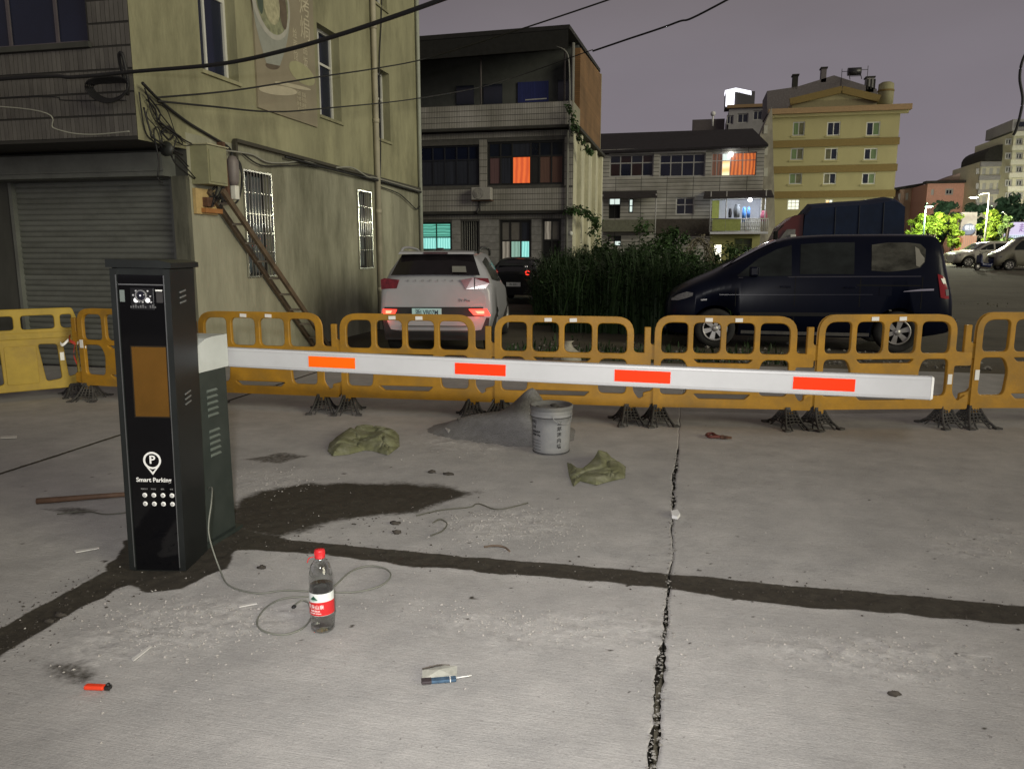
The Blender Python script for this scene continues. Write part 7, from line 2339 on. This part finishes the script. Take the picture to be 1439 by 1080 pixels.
def wl_(r):
    y = r.uniform(15.5, 25)
    f = (y - 15.5) / 9.5
    x0 = onG(768, 470).x * 0 + (-3.05 - .085 * (y - 15.5)) + (.35 if y < 17 else 0) - .12 * (y - 15.5)
    x = r.uniform(x0, x0 + 3.4)
    ed = min((x - x0) / .5, 1)
    return x, y, (.55 + .45 * ed) * (1 + .12 * math.sin(3 * x + y))
blades('tall_weeds', 'tall dark weeds growing between the scooter and the van', 9000, wl_, (.75, 1.85), LEAF, 3)
def wr_(r):
    y = r.uniform(17, 32)
    x = r.uniform(-1.6, 2.2) + (y - 17) * -.08
    return x, y, .62 + .25 * math.sin(2.2 * x) ** 2
blades('low_weeds', 'shorter weeds behind the nose of the van', 5000, wr_, (.5, 1.75), LEAFB, 4)
def wf_(r):
    return r.uniform(-2.9, 1.6), 11.6 + abs(r.gauss(0, 1.1)), r.uniform(.4, 1)
blades('grass_fringe', 'thin grass and rubble fringe along the far edge of the concrete', 800, wf_, (.05, .26), LEAF, 5)
def wy_(r):
    return r.uniform(6, 26), r.uniform(26, 50), r.uniform(.5, 1)
blades('yard_grass', 'short dry grass on the far yard', 4000, wy_, (.03, .10), mat('dry_yard_grass', (.085, .085, .035), .8, var=.4), 6)
def leaf_crown(nl, blobs, size, seed):
    rnd = random.Random(seed)
    V, Fs = [], []
    for _ in range(nl):
        c, r = rnd.choice(blobs)
        d = Vector((rnd.gauss(0, 1), rnd.gauss(0, 1), rnd.gauss(0, 1))).normalized()
        rad = r * min(abs(rnd.gauss(.72, .34)), 1.7)
        p = Vector(c) + Vector((d.x, d.y, d.z * .85)) * rad
        n = (d + Vector((rnd.uniform(-.8, .8), rnd.uniform(-.8, .8), rnd.uniform(-.3, .9)))).normalized()
        a = n.orthogonal().normalized()
        a.rotate(Matrix.Rotation(rnd.uniform(0, 6.28), 3, n))
        b = n.cross(a)
        s = size * rnd.uniform(.6, 1.4)
        o = len(V)
        V += [tuple(p - a * s), tuple(p + b * s * .5 + n * s * .15), tuple(p + a * s), tuple(p - b * s * .5 + n * s * .15)]
        Fs.append((o, o + 1, o + 2, o + 3))
    return V, Fs
def tree(name, label, cat, x, y, g, h, rad, m, nl, size, seed, grp=None, trunk=True, squash=1.0):
    rnd = random.Random(seed)
    t = thing(name, label, cat, (x, y, g), 0, grp)
    th = h * (.32 if trunk else .05)
    blobs = []
    for k in range(24):
        a = rnd.uniform(0, 6.28)
        f = rnd.uniform(.06, .93)
        q = rad * rnd.uniform(.1, .92) * (1 - .55 * abs(f - .42) ** 1.3)
        blobs.append(((q * math.cos(a), q * math.sin(a), th + (h - th) * f), rad * rnd.uniform(.14, .36)))
    V, Fs = leaf_crown(nl, blobs, size, seed)
    me = bpy.data.meshes.new('crown' if trunk else 'foliage')
    me.from_pydata(V, [], Fs)
    me.materials.append(m)
    link('crown' if trunk else 'foliage', me, t)
    mb = MB()
    tr0 = .045 * h if trunk else .015
    mb.tube([(0, 0, -.1), (.03 * h, 0, th * .6), (0, .02 * h, th), (.02 * h, 0, h * .7)], [tr0, tr0 * .8, tr0 * .65, tr0 * .3], 8)
    for c, r in blobs[:9]:
        mb.tube([(0, .01 * h, th * .8), tuple(Vector(c) * .6 + Vector((0, 0, th * .3))), c], [tr0 * .5, tr0 * .3, tr0 * .1], 6)
    mb.build('trunk' if trunk else 'stem', mat('bark', (.07, .055, .04), .9, var=.3), t)
    return t
p = onY(930, 372, 30)
tree('leafy_bush', 'largest dark leafy bush in front of the row house', 'bush', p.x, 30, 0, 2.75, 1.35, LEAFB, 2600, .085, 21, 'bushes at the end of the yard', False)
p = onY(870, 372, 32)
tree('leafy_bush', 'rounded bush just right of the tiled terrace house', 'bush', p.x, 32, 0, 2.2, 1.4, LEAFB, 2200, .08, 22, 'bushes at the end of the yard', False)
p = onY(1020, 372, 40)
tree('leafy_bush', 'low bush in front of the lit doorway', 'bush', p.x, 40, .2, 1.7, 1.5, LEAFB, 1400, .09, 23, 'bushes at the end of the yard', False)
p = onY(975, 372, 34)
tree('leafy_bush', 'low bush right of the largest bush', 'bush', p.x, 34, .1, 1.5, 1.6, LEAFB, 1600, .08, 24, 'bushes at the end of the yard', False)
def rub(n, r):
    return np.stack([r.uniform(-3, 4.2, n), 11.7 + np.abs(r.randn(n)) * .9], -1)
pebbles('yard_rubble', 900, rub, (.008, .05), mat('rubble_grey', (.20, .19, .17), .9, var=.5, scale=10), 'broken rubble along the far edge of the concrete under the vehicles')
# climbing plant on the house corner and on the parapet
def vine(label, pts, r, n, seed):
    t = thing('climbing_plant', label, 'climbing plant', pts[0])
    p = smooth_path([Vector(q) - Vector(pts[0]) for q in pts], 6)
    mb = MB(); mb.tube(p, .02, 5); mb.build('stem', MATS['bark'], t)
    V, Fs = leaf_crown(n, [(tuple(q), r) for q in p], .075, seed)
    me = bpy.data.meshes.new('foliage'); me.from_pydata(V, [], Fs); me.materials.append(LEAFB); link('foliage', me, t)
vine('creeper hanging over the side wall of the terrace house', [onY(800, 296, 28.4), onY(815, 296, 28.6), onY(828, 303, 29.2), onY(838, 312, 30), onY(832, 330, 30)], .22, 420, 31)
vine('creeper growing on the parapet corner of the open terrace', [onY(800, 150, 28.4), onY(806, 172, 28.4), onY(812, 190, 28.6), onY(824, 208, 29), onY(829, 214, 29.4)], .16, 220, 32)
# dry arched plant and white line near the row house
strandp = [onY(968, 355, 36), onY(975, 342, 36), onY(985, 336, 36), onY(995, 345, 36), onY(997, 365, 36)]
t = thing('dry_climber', 'pale dry climber arching over posts in front of the row house', 'plant', strandp[0])
mb = MB()
for k in range(7):
    mb.tube(smooth_path([q - strandp[0] + Vector((random.uniform(-.25, .25), random.uniform(-.3, .3), random.uniform(-.15, .15))) for q in strandp], 4), .022, 5)
o = mb.build('dry_stem', mat('pale_dry_stem', (.20, .18, .13), .8, var=.3), t); o['kind'] = 'stuff'
V, Fs = leaf_crown(260, [(tuple(q - strandp[0]), .35) for q in strandp], .06, 41)
me = bpy.data.meshes.new('dry_leaf'); me.from_pydata(V, [], Fs); me.materials.append(MATS['pale_dry_stem']); o = link('dry_leaf', me, t); o['kind'] = 'stuff'
mb = MB(); mb.tube(smooth_path([onY(915, 352, 34), onY(940, 351, 34), onY(970, 347, 34)], 4), .018, 5)
tag(mb.build('washing_line', mat('pale_line', (.32, .34, .25), .6)), 'pale line strung low above the bushes', 'line')

# lit trees at the far right, darker ones behind; lighting also in the leaf colours
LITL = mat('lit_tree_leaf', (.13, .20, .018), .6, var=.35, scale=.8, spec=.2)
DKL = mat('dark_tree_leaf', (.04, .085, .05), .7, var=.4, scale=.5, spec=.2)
def ptree(label, px, py0, py1, wpx, Y, m, nl, size, seed, grp, g=.75):
    b, tp, e1, e2 = onY(px, py0, Y), onY(px, py1, Y), onY(px - wpx / 2, py0, Y), onY(px + wpx / 2, py0, Y)
    tree('leafy_tree', label, 'tree', b.x, Y, g, tp.z - g, (e2.x - e1.x) / 2, m, nl, size, seed, grp)
G1 = 'trees lit by the street lamps'
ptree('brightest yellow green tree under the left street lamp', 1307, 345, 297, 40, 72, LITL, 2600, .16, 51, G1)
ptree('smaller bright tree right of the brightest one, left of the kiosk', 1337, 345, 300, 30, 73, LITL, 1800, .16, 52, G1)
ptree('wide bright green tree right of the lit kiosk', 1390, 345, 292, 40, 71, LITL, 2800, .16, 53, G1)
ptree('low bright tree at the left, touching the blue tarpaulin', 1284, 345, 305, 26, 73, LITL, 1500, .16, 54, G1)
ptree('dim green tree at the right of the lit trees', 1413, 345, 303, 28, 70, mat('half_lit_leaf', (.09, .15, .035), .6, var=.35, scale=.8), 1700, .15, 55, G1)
G2 = 'dark trees behind the lit ones'
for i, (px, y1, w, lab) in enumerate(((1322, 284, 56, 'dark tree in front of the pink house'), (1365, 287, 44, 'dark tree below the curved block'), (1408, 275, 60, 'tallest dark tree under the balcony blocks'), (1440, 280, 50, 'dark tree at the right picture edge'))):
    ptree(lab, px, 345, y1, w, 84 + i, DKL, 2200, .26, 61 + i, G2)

# ------------------------------------------------------------------ street lamps, kiosk, shop sign
POLE = mat('galvanised_pole', (.30, .30, .26), .5, metal=.3)
POLED = mat('green_pole', (.05, .09, .07), .5)
LH = glow('lamp_head_light', (1.0, .97, .80), 22)
def street_lamp(label, base, head, g, parts_m, power, colr=(1, .93, .70), spot=False):
    t = thing('street_lamp', label, 'street lamp', (base.x, base.y, g), 0, 'street lamps')
    d = head - Vector((base.x, base.y, g))
    top = Vector((0, 0, d.z + .35))
    mb = MB(); mb.cyl((0, 0, 0), tuple(top), .085, .05, 10); mb.build('pole', parts_m, t)
    mb = MB(); mb.tube(smooth_path([top, top.lerp(d, .5) + Vector((0, 0, .12)), d + Vector((0, 0, .08))], 5), .04, 8); mb.build('arm', parts_m, t)
    mb = MB(); mb.bbox(d.x - .28, d.x + .28, d.y - .14, d.y + .14, d.z, d.z + .10, .03); mb.build('lamp_head', parts_m, t)
    mb = MB(); mb.lathe([(0, -.05), (.10, -.045), (.15, -.005)], 16, c=tuple(d)); mb.build('lamp_glass', LH, t)
    l = point('lamp_light', head + Vector((0, -.25, -.28)), power, colr, .16, t)
    return t
p1 = onY(1305, 291, 68); b1 = onY(1296, 345, 68)
street_lamp('street lamp with dark green pole, left one over the brightest tree', b1, p1, .75, POLED, 2600, (.9, 1.0, .72))
p2 = onY(1368, 278, 68); b2 = onY(1383, 345, 68)
street_lamp('street lamp with pale pole and arm above the wide bright tree', b2, p2, .75, POLE, 3800)
# added lamp, unseen behind the trees, put in to brighten the far blocks
p3 = onY(1402, 292, 88); b3 = onY(1412, 345, 88)
street_lamp('added street lamp, unseen behind the dim tree, brightening the tall balcony blocks', b3, p3, .75, POLE, 5200, (1, .95, .76))
# the photographer's hand torch: the light falls off quickly from the camera's side
fl = bpy.data.lights.new('torch', 'SPOT')
fl.energy = FLASH_POWER
fl.color = (1, .975, .945)
fl.spot_size = R(100)
fl.spot_blend = 1.0
fl.shadow_soft_size = .08
fo = bpy.data.objects.new('torch', fl)
col.objects.link(fo)
fo.location = (.10, -.35, 2.15)
fo.rotation_euler = (R(90 - 12), 0, R(12))
# lit kiosk with a white sign
Yk = 74
kF = Face((0, Yk, 0), (1, 0, 0), (0, -1, 0))
a = R3(1349, 331, 1373, 346, Yk)
kt = thing('lit_kiosk', 'orange kiosk with round white lit sign between the bright trees', 'kiosk', ((a[0] + a[1]) / 2, Yk, .75))
mb = MB(); kF.box(mb, a[0], a[1], .7, a[3], -1.5, 0); mb.build('body', glow('kiosk_orange_light', (.75, .26, .10), .7, (.5, .22, .12), 2), kt, W)
a2 = R3(1353, 313, 1371, 331, Yk)
mb = MB(); mb.add([kF.p(a[0], a[3], -.3), kF.p(a[1], a[3], -.3), kF.p((a2[0] + a2[1]) / 2 + .6, a2[3] + .9, -.3), kF.p((a2[0] + a2[1]) / 2 - .6, a2[3] + .9, -.3), kF.p(a[0], a[3], -.9), kF.p(a[1], a[3], -.9), kF.p((a2[0] + a2[1]) / 2 + .6, a2[3] + .9, -.9), kF.p((a2[0] + a2[1]) / 2 - .6, a2[3] + .9, -.9)],
             [(0, 1, 2, 3), (7, 6, 5, 4), (0, 4, 5, 1), (1, 5, 6, 2), (2, 6, 7, 3), (3, 7, 4, 0)]); mb.build('gable', mat('dusky_gable', (.30, .28, .27), .7), kt, W)
c = kF.p((a2[0] + a2[1]) / 2, (a2[2] + a2[3]) / 2, .02)
mb = MB(); mb.lathe([(0, -.02), ((a2[1] - a2[0]) / 2 * 1.05, -.02), ((a2[1] - a2[0]) / 2 * 1.05, .3)], 20, 'Y', tuple(c)); mb.build('sign_disc', glow('sign_blue', (.22, .28, .42), .7), kt, W)
text('sign_lettering', '便民', (a2[1] - a2[0]) * .45, glow('sign_white', (.9, .95, 1), 1.4), kt, c + Vector((0, -.05, .1)), (90, 0, 0), .01, world=True)
Ys = 78
sF = Face((0, Ys, 0), (1, 0, 0), (0, -1, 0))
a = R3(1424, 312, 1470, 345, Ys)
st_ = thing('lit_shop', 'bright white and violet lit shop front at the right picture edge', 'shop', (a[0], Ys, .75))
mb = MB(); sF.box(mb, a[0], a[1], .7, a[3] - 1.1, -3, 0); mb.build('shop_front', glow('shop_cool', (.75, .85, .95), 1.0, (.35, .42, .5), 2), st_, W)
mb = MB(); sF.box(mb, a[0] - .2, a[1], a[3] - 1.05, a[3], -3, .25); mb.build('sign_board', glow('shop_violet', (.70, .62, .85), 1.0), st_, W)
text('sign_lettering', '超市', .8, glow('shop_sign_violet', (.30, .14, .45), .8), st_, sF.p(a[0] + 1.0, a[3] - .55, .27), (90, 0, 0), .01, world=True)
# litter behind the barriers
p = onG(797, 510)
mb = MB(); mb.lathe([(0, 0), (.13, .0), (.17, .05), (.15, .16), (.07, .24), (.05, .30), (.08, .33), (0, .32)], 14)
o = mb.build('tied_sack', mat('pale_sack', (.34, .32, .26), .8, var=.3, scale=14, bump=.5)); o.location = (p.x, p.y, 0); o.scale = (1.25, 1, 1)
tag(o, 'small pale tied sack on the ground just behind the barrier', 'sack')
